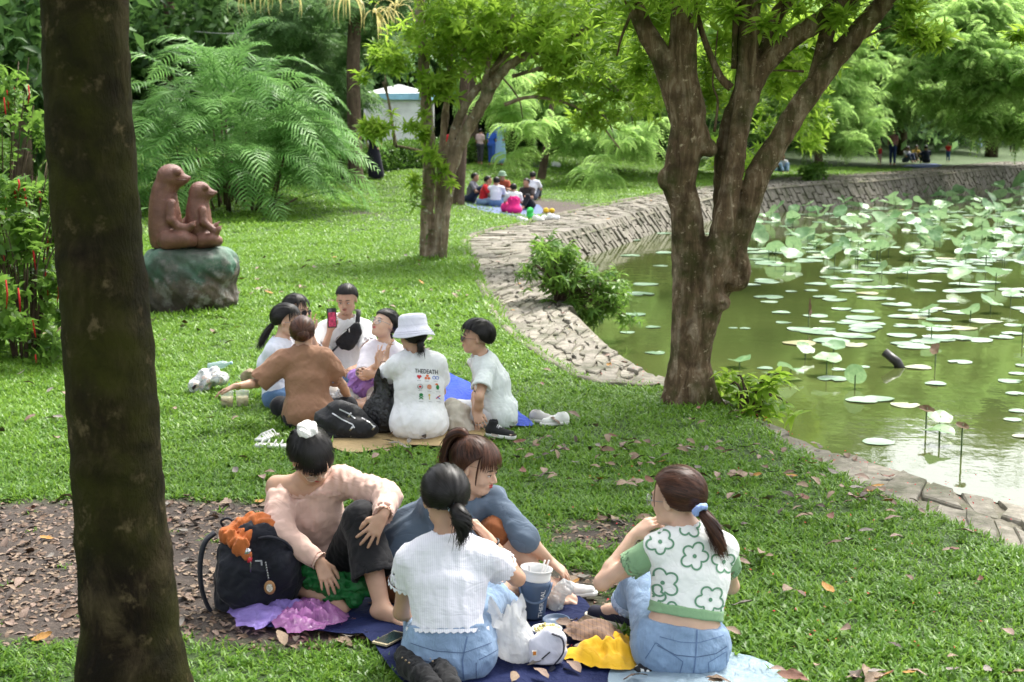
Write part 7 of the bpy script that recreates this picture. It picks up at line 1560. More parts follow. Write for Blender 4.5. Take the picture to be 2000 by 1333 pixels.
def bucket():
    g = G(1038, 1204, .03); t = thing('drink_bucket', g, 'blue grey insulated bucket with white rim, handle and straws', 'bucket'); bl = plain('blue grey plastic', (.075, .115, .185), .4, .04); wh = plain('white plastic', (.72, .72, .70), .4, .03)
    M = Ry(.10); T = lambda p: g + np.asarray(p, float) @ M.T; MB().lathe(g, [(.052, 0), (.058, .01), (.066, .15), (.067, .172), (.062, .172)], 32, M).build('body', bl, t)
    MB().lathe(T((0, 0, .172)), [(.064, 0), (.066, .012), (.063, .014), (.067, .026), (.064, .028), (.069, .042), (.071, .050), (.068, .050), (.062, .02), (.058, -.02), (.001, -.02)], 32, M, False).build('white_rim', wh, t)
    h_ = [T((.070 * math.cos(a), -.072 * math.sin(a) * .75 - .01, .165 - .085 * math.sin(a))) for a in np.linspace(0, math.pi, 17)]; MB().tube(h_, .0075, 8, True, .6).build('handle', bl, t)
    for sx, sy, l in ((.028, .02, .06), (.042, .01, .07), (-.03, -.04, .045)): s_ = MB(); s_.tube([T((sx * .6, sy, .15)), T((sx * 1.2, sy * 1.2 - .01, .225 + l * .5))], .0045, 6); s_.build('straw', plain('white straw', (.75, .72, .70), .4), t)
    V, Fc = text_mesh('THERMAL', .030); V = V[:, :2]; V[:, 0] *= .125 / np.ptp(V[:, 0]); o = []
    for x, y in V: z = .078 + x; a = -math.pi / 2 + .62 - y / .064; rr = .0595 + (z / .15) * .0075 + .0006; o.append(T((rr * math.cos(a), rr * math.sin(a), z)))
    part('lettering', o, Fc, wh, t, False)
    q = G(1086, 1216, .03); t = thing('lid', q, 'round blue grey lid lying beside the bucket', 'lid'); MB().lathe(q, [(.001, .004), (.052, .004), (.054, .016), (.060, .016), (.060, 0), (.001, 0)], 28, Rx(.06)).build('cap', bl, t)
    q = G(1068, 1248, .03); t = thing('bowl', q, 'white bowl of pale puffed snack', 'bowl'); MB().lathe(q, [(.03, 0), (.045, .02), (.062, .045), (.065, .046), (.060, .040), (.001, .036)], 28).build('bowl_shell', wh, t)
    fd = MB(); cr = plain('pale yellow snack', (.62, .55, .25), .7, .3, 60.)
    for i in range(110): a = rnd.uniform(0, 6.28); r_ = math.sqrt(rnd.random()) * .052; fd.ball(q + np.array([r_ * math.cos(a), r_ * math.sin(a), .042 + rnd.uniform(0, .008)]), rnd.uniform(.004, .007), 5)
    tag(fd.build('snack', cr, t), kind='stuff')
bucket()
yb_ = G(1010, 1290)[1]
def carrier(label, c, prof, mat, seed=1, plz=9, amp=.16):
    t = thing('plastic_bag', c, label, 'plastic bag'); n = 56; V = []; r_ = np.random.RandomState(seed); p1, p2, p3 = r_.uniform(0, 6.28, 3); m_ = len(prof)
    for i, (rr, z) in enumerate(prof):
        for k in range(n):
            a = 2 * math.pi * k / n; f_ = i / (m_ - 1); w_ = 1 + amp * f_ ** .6 * (abs(math.sin(a * plz / 2 + p1 + f_)) - .5) + amp * .7 * math.sin(a * 2 + p2 + f_ * 2) + amp * .35 * math.sin(a * 17 + p3 + i)
            V.append((c[0] + rr * w_ * math.cos(a) + .25 * z * math.sin(p2), c[1] + rr * w_ * math.sin(a) * .8, c[2] + z * (1 + f_ * .22 * math.sin(a * 3 + p3) + f_ * .08 * math.sin(a * 11))))
    part('bag', V, [(i * n + k, i * n + (k + 1) % n, (i + 1) * n + (k + 1) % n, (i + 1) * n + k) for i in range(m_ - 1) for k in range(n)] + [tuple(range(n))[::-1]], mat, t); return t
carrier('white plastic carrier bag standing open beside the woman in the white ribbed top', G(1015, 1288, .03), [(.055, 0), (.085, .02), (.092, .06), (.08, .10), (.06, .135), (.048, .16), (.052, .185), (.07, .205)], film('milky film', (.78, .79, .80), .72, .25), 74)
blob('cloth_bag', 'grey white cloth pouch under the carrier bag', 'bag', [(995, 1285, .04, 0), (1015, 1298, .04, -.03), (1035, 1305, .03, -.05)], yb_, cloth('off white cotton', (.50, .47, .45), .9, .5), .006, .008, 26, 75)
def crossbody():
    g = G(1074, 1300, .03); Y = g[1] + .03; t = thing('crossbody_bag', g, 'small white crossbody bag with dark strap and orange label', 'bag'); wh = cloth('white canvas', (.68, .67, .74), .8, .35, 400.); F = SDF(g - .16, g + np.array([.16, .16, .22]), .0055); Q = lambda px, py, dy=0: P(px, py, Y + dy)
    X = nrm([1, 0, .25]); F.loft([(Q(1062, 1292), X, .068, .035), (Q(1070, 1265), X, .080, .040), (Q(1082, 1243), X, .055, .035)], .02); F.warp(fold(.004, 30, 76)); F.cut((0, 0, .03), (0, 0, -1), .01); F.build('bag', wh, t)
    MB().tube(spline([Q(1078, 1238, -.035), Q(1098, 1248, -.045), Q(1100, 1275, -.05), Q(1082, 1300, -.05)], 5), .006, 6, True, .6).build('zip', plain('dark zip', (.02, .02, .035), .5), t); MB().tube([Q(1058, 1288, -.05), Q(1068, 1279, -.05), Q(1074, 1274, -.048)], .003, 5).build('zip_puller', DARK, t)
    q = Q(1044, 1277, -.047); MB().box(q, (.022, .003, .024), Rz(.25)).build('label_patch', plain('white label', (.7, .68, .62), .7), t, False); MB().box(q + [0, -.003, .002], (.012, .002, .014), Rz(.25)).build('orange_emblem', plain('orange weave', (.60, .20, .02), .7), t, False)
    MB().tube(spline([Q(1082, 1302, -.05), Q(1070, 1318, -.07), Q(1092, 1322, -.08), Q(1118, 1318, -.06), Q(1100, 1305, -.05)], 6), .014, 8, True, .3).build('strap', plain('dark navy webbing', (.012, .014, .03), .7), t)
crossbody()
m = NT('brown checked cloth'); v = m.coord('Object', (1, 1, 1)); wx = m.n('TexWave', _wave_type='BANDS', _bands_direction='X', Scale=18.); m.l(v, wx.inputs[0]); wy = m.n('TexWave', _wave_type='BANDS', _bands_direction='DIAGONAL', Scale=14.); m.l(v, wy.inputs[0])
ck = m.ramp(wx.outputs['Fac'], [(.02, (.55, .55, .55)), (.10, (0, 0, 0))]); ck2 = m.ramp(wy.outputs['Fac'], [(.02, (.5, .5, .5)), (.10, (0, 0, 0))]); m.bsdf(m.mix(ck2, m.mix(ck, (.20, .125, .09), (.06, .04, .035)), (.30, .17, .07)), .9, m.noise(14, 4, v), .4, .02)
yb_ = G(1150, 1300)[1]
PLAID = m.m
crumple('yellow_cloth', 'bright yellow garment under the brown checked one', 'garment', [(1098, 1290), (1130, 1282), (1170, 1290), (1205, 1270), (1226, 1258), (1232, 1280), (1246, 1306), (1238, 1328), (1190, 1326), (1150, 1318), (1112, 1308)], .075, cloth('mustard yellow', (.66, .38, .015), .8, .4), amp=.5, f=15, seed=78, lift=.03, z0=.0)
crumple('folded_cloth', 'brown checked garment folded on top of the yellow cloth', 'garment', [(1104, 1262), (1112, 1246), (1150, 1244), (1190, 1250), (1212, 1268), (1206, 1292), (1160, 1282), (1120, 1276)], .085, PLAID, amp=.35, f=11, seed=77, lift=.05, z0=.0)
m = NT('black and white check'); v = m.coord('Object'); vo = m.n('TexVoronoi', Scale=46.); m.l(v, vo.inputs['Vector']); m.bsdf(m.ramp(vo.outputs['Distance'], [(.32, (.72, .72, .70)), (.36, (.01, .01, .012))]), .9)
blob('patterned_cloth', 'black and white patterned scarf beside the yellow garment', 'scarf', [(1250, 1312, .025, 0), (1268, 1318, .03, 0), (1262, 1300, .02, .02)], G(1260, 1325)[1], m.m, .006, .006, 30, 79)
# black lace-up boots at the lower edge
for lb, ax, ay, dd in (('black canvas boot lying at the bottom edge, left of its pair', 800, 1325, (.5, -.9)), ('black canvas boot lying at the bottom edge, right of its pair', 852, 1322, (.35, -1))):
    g = G(ax, ay, .03); d = nrm([*dd, 0]); t = thing('boot', g, lb, 'boot', 'black boots at the bottom edge'); bk = cloth('black canvas', (.010, .010, .011), .8, .6)
    F = SDF(g - np.array([.22, .34, .03]), g + np.array([.22, .2, .17]), .007); F.chain([g + [0, 0, .055], g + d * .12 + [0, 0, .05], g + d * .22 + [0, 0, .04]], [.048, .044, .036], .02); F.chain([g + [0, 0, .055], g - d * .06 + [.02, 0, .065]], [.048, .052], .02); F.cone(g - d * .06 + [.02, 0, .065], g - d * .14 + [.03, 0, .07], .042, .044, .005, 's'); F.warp(fold(.010, 26, 80)); F.cut((0, 0, .03), (0, 0, -1)); F.build('upper', bk, t)
    l_ = MB()
    for i in range(5): a = g + d * (.0 + .025 * i) + np.array([0, 0, .104 - .004 * i]); s_ = np.cross(d, (0, 0, 1)); l_.tube([a - s_ * .03 - [0, 0, .01], a, a + s_ * .03 - [0, 0, .01]], .003, 5)
    l_.build('laces', plain('black laces', (.02, .02, .02), .6), t)
    for i in range(3): MB().ball(g + d * (.01 + .03 * i) + s_ * .034 + np.array([0, 0, .092]), .005, 6).build('eyelet', plain('brass eyelet', (.4, .3, .2), .35, metal=1.), t)
def loose_shoe(label, px, py, d, upper, sole, s=1., high=False, group=None, laces=True):
    g = Gt(px, py) if py < 900 else G(px, py); d = nrm([*d, 0]); t = thing('shoe', g, label, 'shoe', group); an = g + np.array([0, 0, .085 * s + .012]); shoe(t, an, an + d * .16 * s, upper, sole, s=s, high=high, laces=laces)
wp = plain('white foam', (.72, .70, .68), .5); loose_shoe('white clog standing in the grass behind the bucket', 1108, 1172, (1, .2), wp, wp, .68, laces=False)
blob('plastic_bag', 'small clear plastic bag beside the white clog', 'plastic bag', [(1088, 1165, .035, 0), (1100, 1148, .03, 0), (1085, 1180, .03, -.02), (1110, 1150, .02, 0)], G(1090, 1195)[1], film('clear film', (.72, .74, .75), .6, .12), .006, .014, 36, 81, .02, .01)
crumple('navy_cloth', 'small dark navy cloth by the clear bag', 'cloth', [(1075, 1185), (1100, 1170), (1118, 1182), (1098, 1195)], .035, cloth('navy cotton', (.015, .02, .06), .8, .4), seed=82, rings=8, nseg=30)
# --- belongings of the middle circle
gry = plain('grey knit', (.55, .52, .50), .8); wsl = plain('white rubber', (.74, .73, .70), .5); bkc = plain('black shoe canvas', (.012, .012, .014), .8)
loose_shoe('black high-top sneaker with white laces at the edge of the tan sheet', 965, 858, (.85, -.55), bkc, wsl, .85, True)
loose_shoe('grey and white sneaker on the grass right of the boy, left of its pair', 1050, 828, (.6, -.3), gry, wsl, .82, False, 'grey sneakers on the grass')
loose_shoe('grey and white sneaker on the grass right of the boy, right of its pair', 1096, 832, (-.75, -.35), wsl, wsl, .82, False, 'grey sneakers on the grass')
for lb, px, py, d in (('white strappy sandal lying on the grass, further of the pair', 522, 862, (.3, .9)), ('white strappy sandal lying on the grass, nearer of the pair', 530, 880, (1, -.1))):
    g = Gt(px, py); d = nrm([*d, 0]); t = thing('sandal', g, lb, 'sandal', 'white sandals on the grass'); mb = MB(); mb.box(g + [0, 0, .03], (.22, .075, .018), Rz(math.atan2(d[1], d[0]))); mb.build('sole', wsl, t)
    s_ = np.cross(d, (0, 0, 1))
    for i in range(4): a = g + d * (-.07 + .045 * i) + np.array([0, 0, .035]); MB().tube(spline([a - s_ * .04, a + [0, 0, .035] + d * .015, a + s_ * .04], 4), .0045, 6).build('strap', wsl, t)
def backpack_mid():
    g = Gt(678, 866); Y = g[1] + .12; t = thing('backpack', g, 'black backpack with silver zips lying on the tan sheet behind the brown shirt', 'backpack'); bk = cloth('black backpack nylon', (.014, .014, .016), .5, .45, 350.); Q = lambda px, py, dy=0: P(px, py, Y + dy); F = SDF(Q(600, 880) - np.array([0, .25, .02]), Q(750, 790) + np.array([0, .25, .05]), .009)
    X = nrm([1, 0, -.42]); F.loft([(Q(668, 852), X, .20, .11), (Q(672, 830), X, .215, .12), (Q(680, 812), X, .16, .09)], .03); F.ell(Q(700, 838, -.09), (.14, .07, .07), None, .03); F.warp(fold(.010, 15, 83, 1)); F.cut((0, 0, g[2] + .02), (0, 0, -1), .02); o = F.build('bag', bk, t); sv = plain('silver zip', (.55, .55, .55), .35, metal=1.)
    for L_ in ([(648, 806), (668, 820), (690, 832), (694, 840)], [(662, 798), (682, 808), (694, 818)], [(706, 815), (722, 826), (732, 836)]): decal(t, o, [[P(a, b, Y - .1) for a, b in L_]], sv, 'zip', (0, .9, -.4), .009, .004)
    for a, b in ((686, 838), (683, 811), (730, 836)): MB().box(P(a, b, Y - .16), (.012, .006, .035), Ry(.6)).build('zip_puller', sv, t)
    decal(t, o, [[P(688 + 5 * math.cos(q), 860 + 5 * math.sin(q), Y - .1) for q in np.linspace(2.2, 4.6, 6)]], sv, 'emblem', (0, .9, -.4), .005, .004)
backpack_mid()
blk = m = NT('black plastic film'); v = blk.coord('Object'); blk.bsdf((.010, .010, .012), .22, blk.noise(24, 5, v, .6, 1.), .8, .03, Specular__IOR__Level=.7)
carrier('glossy black plastic bag between the black backpack and the bucket hat', Gt(738, 856) + np.array([0, .1, .02]), [(.10, 0), (.14, .04), (.145, .14), (.12, .24), (.09, .29), (.085, .32), (.11, .37)], blk.m, 84, 7, .2)
blob('tote_bag', 'cream canvas tote bag between the bucket hat and the boy', 'bag', [(892, 825, .09, 0), (888, 805, .08, 0), (900, 840, .08, 0), (880, 790, .04, .02), (908, 800, .035, .02), (915, 838, .05, 0)], Gt(895, 852)[1] + .08, cloth('cream canvas', (.55, .50, .43), .9, .5), .010, .012, 20, 85, .03, .03)
blob('purple_cloth', 'crumpled lilac blanket on the lap of the woman looking up', 'cloth', [(700, 738, .07, 0), (715, 752, .075, -.02), (730, 742, .06, -.03), (692, 755, .05, -.02), (740, 762, .06, -.05), (712, 768, .06, -.05)], Gt(720, 795)[1], cloth('lilac fleece', (.40, .22, .56), .95, .7), .009, .022, 24, 86, .02, .03)
blob('plastic_bag', 'clear snack bags in the centre of the middle circle', 'plastic bag', [(672, 770, .05, 0), (655, 782, .05, 0), (690, 782, .05, -.03), (668, 795, .05, -.05), (705, 790, .04, -.05)], Gt(690, 805)[1] + .05, film('clear crinkled film', (.70, .70, .70), .75, .15), .009, .02, 30, 87, .02, .03)
blob('cloth_bag', 'beige cloth bag behind the profile woman', 'bag', [(487, 730, .04, 0), (500, 738, .045, 0), (478, 738, .035, 0)], Gt(490, 748)[1], cloth('beige cotton', (.34, .26, .18), .9, .5), .010, .012, 24, 88, .02, .01)
m = NT('printed white plastic'); v = m.coord('Object'); c = m.ramp(m.noise(16, 3, v), [(.45, (.62, .62, .60)), (.5, (.30, .32, .36)), (.56, (.66, .65, .62)), (.66, (.6, .35, .3)), (.7, (.68, .66, .6))]); m.bsdf(c, .5, m.noise(20, 4, v), .6, .03)
blob('plastic_bag', 'white printed plastic bag on the grass at the far left of the circle', 'plastic bag', [(385, 752, .06, 0), (410, 745, .06, 0), (432, 740, .05, 0), (400, 735, .05, .05), (420, 728, .045, .05)], Gt(405, 768)[1], m.m, .010, .02, 22, 89, .03, .005, 1.3)
def bottle():
    g = Gt(428, 728); t = thing('water_bottle', g, 'clear water bottle lying on the white printed bag', 'bottle'); M = Ry(R(90)) @ Rz(.2); c = g + np.array([-.1, .02, .05]); MB().lathe(c, [(.03, 0), (.034, .01), (.033, .05), (.034, .06), (.031, .075), (.034, .09), (.034, .14), (.02, .17), (.013, .18), (.013, .2)], 18, Ry(R(80))).build('bottle_body', film('clear bottle', (.55, .68, .70), .6, .08), t); MB().lathe(c + Ry(R(80)) @ np.array([0, 0, .2]), [(.015, 0), (.015, .018)], 14, Ry(R(80))).build('cap', plain('pale blue cap', (.4, .6, .8), .4), t)
bottle()
for lb, px, r_ in (('left milky drink in a clear cup, under the hand of the woman in brown', 444, .055), ('right milky drink in a clear cup, beside the first one', 474, .055)):
    g = Gt(px, 796); t = thing('drink_cup', g, lb, 'cup', 'milky drinks in clear cups'); MB().lathe(g, [(.045, .012), (.050, .12), (.054, .125), (.054, .132), (.001, .134)], 22).build('cup_wall', film('clear cup', (.78, .78, .76), .35, .15), t); MB().lathe(g, [(.001, .013), (.0425, .013), (.0455, .085), (.001, .087)], 20, None, False).build('drink', plain('milky yellow drink', (.80, .70, .42), .3), t)
    MB().tube([g + [.0, 0, .06], g + [.02, 0, .19]], .004, 6).build('straw', plain('green straw', (.15, .4, .3), .4), t)
# ------------------------------------------------------------------ people further off
def far_person(label, base, f, pose, top, bot, hair=HB, s=1., skin=SK3, h=.016, long_=False, extra=None, cap=None, group=None, pose2=0., dress=False):
    base = np.asarray(base, float); f = nrm([*f, 0]); l = np.array([f[1], -f[0], 0]); U = np.array([0, 0, 1.]); z0 = base[2]; t = thing('person', base, label, 'person', group); J = {'ground': z0}; W_ = lambda a, b_, c_: base + (l * a + f * b_ + U * c_) * s
    if pose == 'sit':
        pel, wa, ch, nb, hd = W_(0, 0, .11), W_(0, .01, .24), W_(0, .05, .37), W_(0, .09, .54), W_(0, .15, .68); J.update(shL=W_(-.17, .08, .50), shR=W_(.17, .08, .50)); J.update(elL=W_(-.22, .22, .30), elR=W_(.22, .22, .30), wrL=W_(-.10, .40, .34), wrR=W_(.10, .40, .34))
        J.update(hpL=W_(-.09, 0, .11), hpR=W_(.09, 0, .11), knL=W_(-.15, .33, .32 * (1 - pose2) + .08), knR=W_(.15, .33, .30 * (1 - pose2) + .08), anL=W_(-.1, .55 - .25 * pose2, .05), anR=W_(.08, .52 - .25 * pose2, .05))
    elif pose == 'chair':
        pel, wa, ch, nb, hd = W_(0, 0, .50), W_(0, .0, .64), W_(0, .02, .77), W_(0, .04, .95), W_(0, .07, 1.10); J.update(shL=W_(-.17, .03, .91), shR=W_(.17, .03, .91)); J.update(elL=W_(-.20, .12, .68), elR=W_(.20, .12, .68), wrL=W_(-.08, .30, .64), wrR=W_(.08, .30, .64))
        J.update(hpL=W_(-.09, 0, .50), hpR=W_(.09, 0, .50), knL=W_(-.12, .38, .52), knR=W_(.12, .38, .52), anL=W_(-.1, .42, .07), anR=W_(.1, .42, .07))
    else:
        pel, wa, ch, nb, hd = W_(0, 0, .92), W_(0, 0, 1.06), W_(0, .0, 1.22), W_(0, .01, 1.40), W_(0, .03, 1.56); J.update(shL=W_(-.17, 0, 1.36), shR=W_(.17, 0, 1.36)); J.update(elL=W_(-.22, .0, 1.10), elR=W_(.22, .02, 1.10), wrL=W_(-.20, .12, .90), wrR=W_(.20, .14, .92))
        J.update(hpL=W_(-.09, 0, .90), hpR=W_(.09, 0, .90), knL=W_(-.10, .03, .50), knR=W_(.10, -.02, .50), anL=W_(-.1, 0, .08), anR=W_(.1, -.05, .08))
    J.update(toeL=J['anL'] + f * .13 * s - U * .03, toeR=J['anR'] + f * .13 * s - U * .03); J.update(secs=[(c, l, a * s, b_ * s) for c, l, a, b_ in torso_secs(pel, wa, ch, nb, l, l)], neck=nb, head=hd, fwd=nrm(f - U * .1))
    build_body(t, J, skin, h, s, foots=(0, 0), coarse=True)
    F = SDF(np.minimum(pel, nb) - .35 * s, np.maximum(pel, nb) + .35 * s, h); F.loft([(c, q, a + .016, b_ + .018) for c, q, a, b_ in J['secs']], .04)
    for q in 'LR': F.cone(nb, J['sh' + q], .05 * s, .056 * s, .05); capcone(F, J['sh' + q], lerp(J['sh' + q], J['el' + q], .75), .058 * s, .062 * s, .03)
    up_ = nrm(nb - pel); F.cone(nb + up_ * .02, nb + up_ * .2, .062 * s, .1 * s, .01, 's'); F.cut(pel - up_ * .02, -up_); F.warp(fold(.006, 16, 91)); F.build('top', top, t)
    A = np.array([pel] + [J[k + q] for k in ('kn', 'an') for q in 'LR']); F = SDF(A.min(0) - .18 * s, A.max(0) + .2 * s, h)
    if dress: F.loft([(pel + up_ * .06 * s, l, .15 * s, .12 * s), (lerp(pel, lerp(J['knL'], J['knR'], .5), .5), l, .21 * s, .15 * s), (lerp(J['knL'], J['anR'], dress if pose == 'stand' else .2), l, .25 * s, .17 * s)], .03)
    else:
        F.ell(pel, (.185 * s, .15 * s, .13 * s), None, .03)
        for q in 'LR': F.cone(J['hp' + q], J['kn' + q], .098 * s, .072 * s, .04); capcone(F, J['kn' + q], lerp(J['kn' + q], J['an' + q], .85), .07 * s, .058 * s, .03)
    F.cut((0, 0, z0 + .01), (0, 0, -1)); F.warp(fold(.006, 16, 92)); F.build('skirt' if dress else 'trousers', bot, t)
    tl = None
    if long_: M = frame(J['fwd']); b_ = hd + M @ np.array([0, -.09, -.03]) * s; tl = [b_, b_ + [0, 0, -.08 * s], b_ + [0, 0, -.18 * s]]
    hairdo(t, J, hair, s * 1.05, (0, -.9, -.3) if long_ else (0, -.45, .88), tl, .035 * s, 'tail' if long_ else 'short', 160, hwid=.010, tail_n=40)
    if cap is not None: M = frame(J['fwd']); hm_ = MB().lathe((0, 0, 0), [(.135, -.01), (.10, .03), (.095, .08), (.06, .11), (.001, .115)], 20, None, False); part('sun_hat', (np.vstack(hm_.v) * s) @ M.T + hd + U * .03, hm_.f, cap, t)
    if extra: extra(t, J)
    return t, J
mt = lambda n, c: cloth(n, c, .85, .4)
def bgp(px, py): return Gt(px, py)
far_person('man in grey T-shirt sitting at the left end of the far picnic', bgp(918, 396), (.9, -.2), 'sit', mt('grey tee', (.16, .16, .18)), mt('dark shorts', (.02, .03, .06)))
far_person('woman in red top and jeans in the far picnic', bgp(943, 402), (.95, -.1), 'sit', mt('red cotton', (.50, .02, .025)), DEN, pose2=.8)
far_person('person in white top with bare lower back, seen from behind in the far picnic', bgp(968, 405), (.2, .95), 'sit', mt('white cotton b', (.62, .62, .70)), DEN2, pose2=.7)
far_person('person in green cap and rust jacket in the far picnic', bgp(980, 392), (.1, -.95), 'sit', mt('rust striped', (.28, .06, .03)), mt('grey cloth', (.3, .3, .32)), cap=mt('sage cap', (.20, .30, .20)), pose2=.6)
far_person('girl in bright pink dress with white sleeves in the far picnic', bgp(1004, 418), (-.1, .95), 'sit', mt('white sleeves', (.68, .66, .70)), mt('hot pink dress', (.62, .02, .17)), pose2=.7, s=.95, dress=.3,
           extra=lambda t, J: (lambda F: (F.loft([(c, q, a + .022, b_ + .024) for c, q, a, b_ in J['secs'][:3]], .03), F.ell(J['secs'][0][0], (.21, .18, .13), None, .04), [F.cone(J['secs'][2][0] + J['secs'][2][1] * k + np.array([0, -.13, 0]), J['neck'] + J['secs'][2][1] * k * 1.2 - [0, .04, .03], .022, .022, .01) for k in (-.07, .07)], F.cut((0, 0, J['ground'] + .01), (0, 0, -1)), F.build('pinafore', mt('hot pink dress', (.62, .02, .17)), t)))(SDF(J['secs'][0][0] - .32, J['neck'] + .25, .014)))
far_person('woman in dark patterned blouse and black trousers at the right end of the far picnic', bgp(1033, 408), (-.5, -.85), 'sit', mt('dark blouse', (.045, .035, .035)), mt('black cloth b', (.012, .012, .015)), pose2=.2, long_=True)
crumple('picnic_sheet', 'pale sheet under the far picnic', 'picnic sheet', [(905, 395), (950, 388), (1040, 398), (1060, 415), (1020, 425), (940, 412)], .01, tarp_mat('faded blue sheet', (.12, .16, .3)), seed=93, rings=8, nseg=40)
blob('carrier_bag', 'bright green bag standing in front of the far picnic', 'bag', [(1036, 423, .09, 0), (1035, 412, .08, 0)], bgp(1037, 430)[1], mt('bright green film', (.05, .48, .10)), .02, .02, 12, 94, .03, bgp(1037, 430)[2])
for lb, px, py, c in (('white shoes at the edge of the path by the green bag, left', 1015, 434, wsl), ('white shoes at the edge of the path by the green bag, right', 1046, 432, wsl)): loose_shoe(lb, px, py, (.8, -.4), c, wsl, 1.1, laces=False)
blob('yellow_bag', 'small yellow bag at the right end of the far picnic', 'bag', [(1066, 412, .07, 0), (1078, 412, .06, 0)], bgp(1070, 418)[1], mt('yellow film', (.62, .40, .02)), .02, .02, 12, 95, .03, bgp(1070, 418)[2])
blob('plastic_bag', 'white bags and shoes heaped right of the far picnic', 'plastic bag', [(1075, 424, .08, 0), (1088, 426, .06, 0), (1062, 426, .06, 0)], bgp(1075, 430)[1], mt('white film heap', (.7, .7, .7)), .02, .03, 14, 96, .03, bgp(1075, 430)[2])
# people beyond the hedge and across the pond
def at_y(px, py, Y): q = P(px, py, Y); return np.array([q[0], Y, q[2]])
far = [('person in long black dress standing before the white tent', 730, 300, 43, (.2, .9), 'stand', (.010, .010, .014), (.012, .012, .02), 1., .9),
       ('person in grey check shirt half hidden behind the palm fronds', 592, 318, 42, (.5, .8), 'stand', (.42, .44, .54), (.40, .42, .52), 1., 0),
       ('person in white and blue beside the slim trunk', 668, 262, 60, (.5, .8), 'stand', (.5, .5, .6), (.05, .1, .4), .9, 0),
       ('person in red top seen between the stems of the middle tree', 883, 300, 46, (-.5, .8), 'stand', (.5, .02, .03), (.5, .5, .5), .9, 0),
       ('person in pale pink beyond the hedge end', 938, 296, 50, (.5, .8), 'stand', (.6, .42, .42), (.05, .05, .06), .75, 0),
       ('person in bright blue beyond the hedge end', 960, 300, 50, (.5, .8), 'stand', (.04, .12, .55), (.04, .1, .4), .8, 0),
       ('person in light blue dress beyond the hedge end', 976, 300, 50, (.5, .8), 'stand', (.3, .48, .75), (.32, .5, .78), 1., .6),
       ('person in white T-shirt sitting on the slope behind the far picnic', 1038, 322, 40, (.3, .95), 'sit', (.66, .66, .72), (.08, .09, .12), 1., 0),
       ('person in pale blue sitting left on the far bank wall', 1508, 356, 57, (-.2, -.95), 'sit', (.45, .52, .6), (.20, .30, .5), .95, 0),
       ('person in white and blue sitting right on the far bank wall', 1526, 356, 57, (.1, -.95), 'sit', (.5, .5, .52), (.22, .32, .5), .95, 0),
       ('person with blue cap and pink top walking on the far bank', 1742, 340, 66, (-.5, -.8), 'stand', (.5, .22, .24), (.03, .05, .15), .98, 0),
       ('small child in red standing on the far bank', 1717, 338, 66, (.5, -.8), 'stand', (.45, .03, .04), (.4, .25, .25), .55, 0),
       ('person in white sitting in the picnic on the far bank', 1768, 322, 72, (.5, -.8), 'sit', (.55, .55, .6), (.06, .08, .16), 1., 0),
       ('person in mustard yellow sitting in the far bank picnic', 1786, 320, 74, (.2, -.9), 'sit', (.40, .26, .04), (.1, .08, .06), 1., 0),
       ('person in dark navy sitting with back turned on the far bank', 1809, 322, 72, (0, .9), 'sit', (.012, .016, .05), (.012, .014, .03), 1.1, 0),
       ('child in red shirt standing at the right of the far bank picnic', 1851, 320, 74, (-.5, -.8), 'stand', (.55, .02, .03), (.04, .08, .3), .60, 0),
       ('person in pale blue standing far off under the trees at the right', 1913, 245, 92, (0, -.9), 'stand', (.35, .5, .65), (.35, .45, .6), .95, .5),
       ('person in dark clothes standing at the right edge under the trees', 1980, 242, 92, (0, -.9), 'stand', (.05, .04, .05), (.02, .02, .03), 1., 0)]
for lb, px, py, Y, f, pose, tc_, bc_, s_, dr in far:
    q = at_y(px, py, Y); g = H1(q[0], Y); 
    if Y < 55 and pose == 'stand': q[2] = g
    elif pose == 'sit' and Y < 50: q[2] = g
    else: q[2] = g if Y > 60 else float(hp(Y))
    far_person(lb, q, f, pose, mt('top ' + lb[:30], tc_), mt('bottom ' + lb[:30], bc_), s=s_, h=.03, dress=dr)
crumple('picnic_sheet', 'dark sheet behind the far picnic on the slope', 'picnic sheet', [(1030, 322), (1060, 318), (1100, 324), (1060, 330)], .01, tarp_mat('charcoal sheet', (.05, .05, .07)), seed=97, rings=6, nseg=30)
blob('plastic_bag', 'white bag lying right of the person on the slope', 'plastic bag', [(1082, 322, .12, 0), (1090, 323, .1, 0)], bgp(1084, 326)[1], mt('white film heap', (.7, .7, .7)), .03, .03, 12, 98, .03, bgp(1084, 326)[2] - .02)
crumple('picnic_sheet', 'blue sheet of the picnic on the far bank', 'picnic sheet', [(1760, 326), (1800, 321), (1838, 322), (1825, 328)], .02, tarp_mat('far blue sheet', (.03, .06, .35)), seed=99, rings=6, nseg=30)
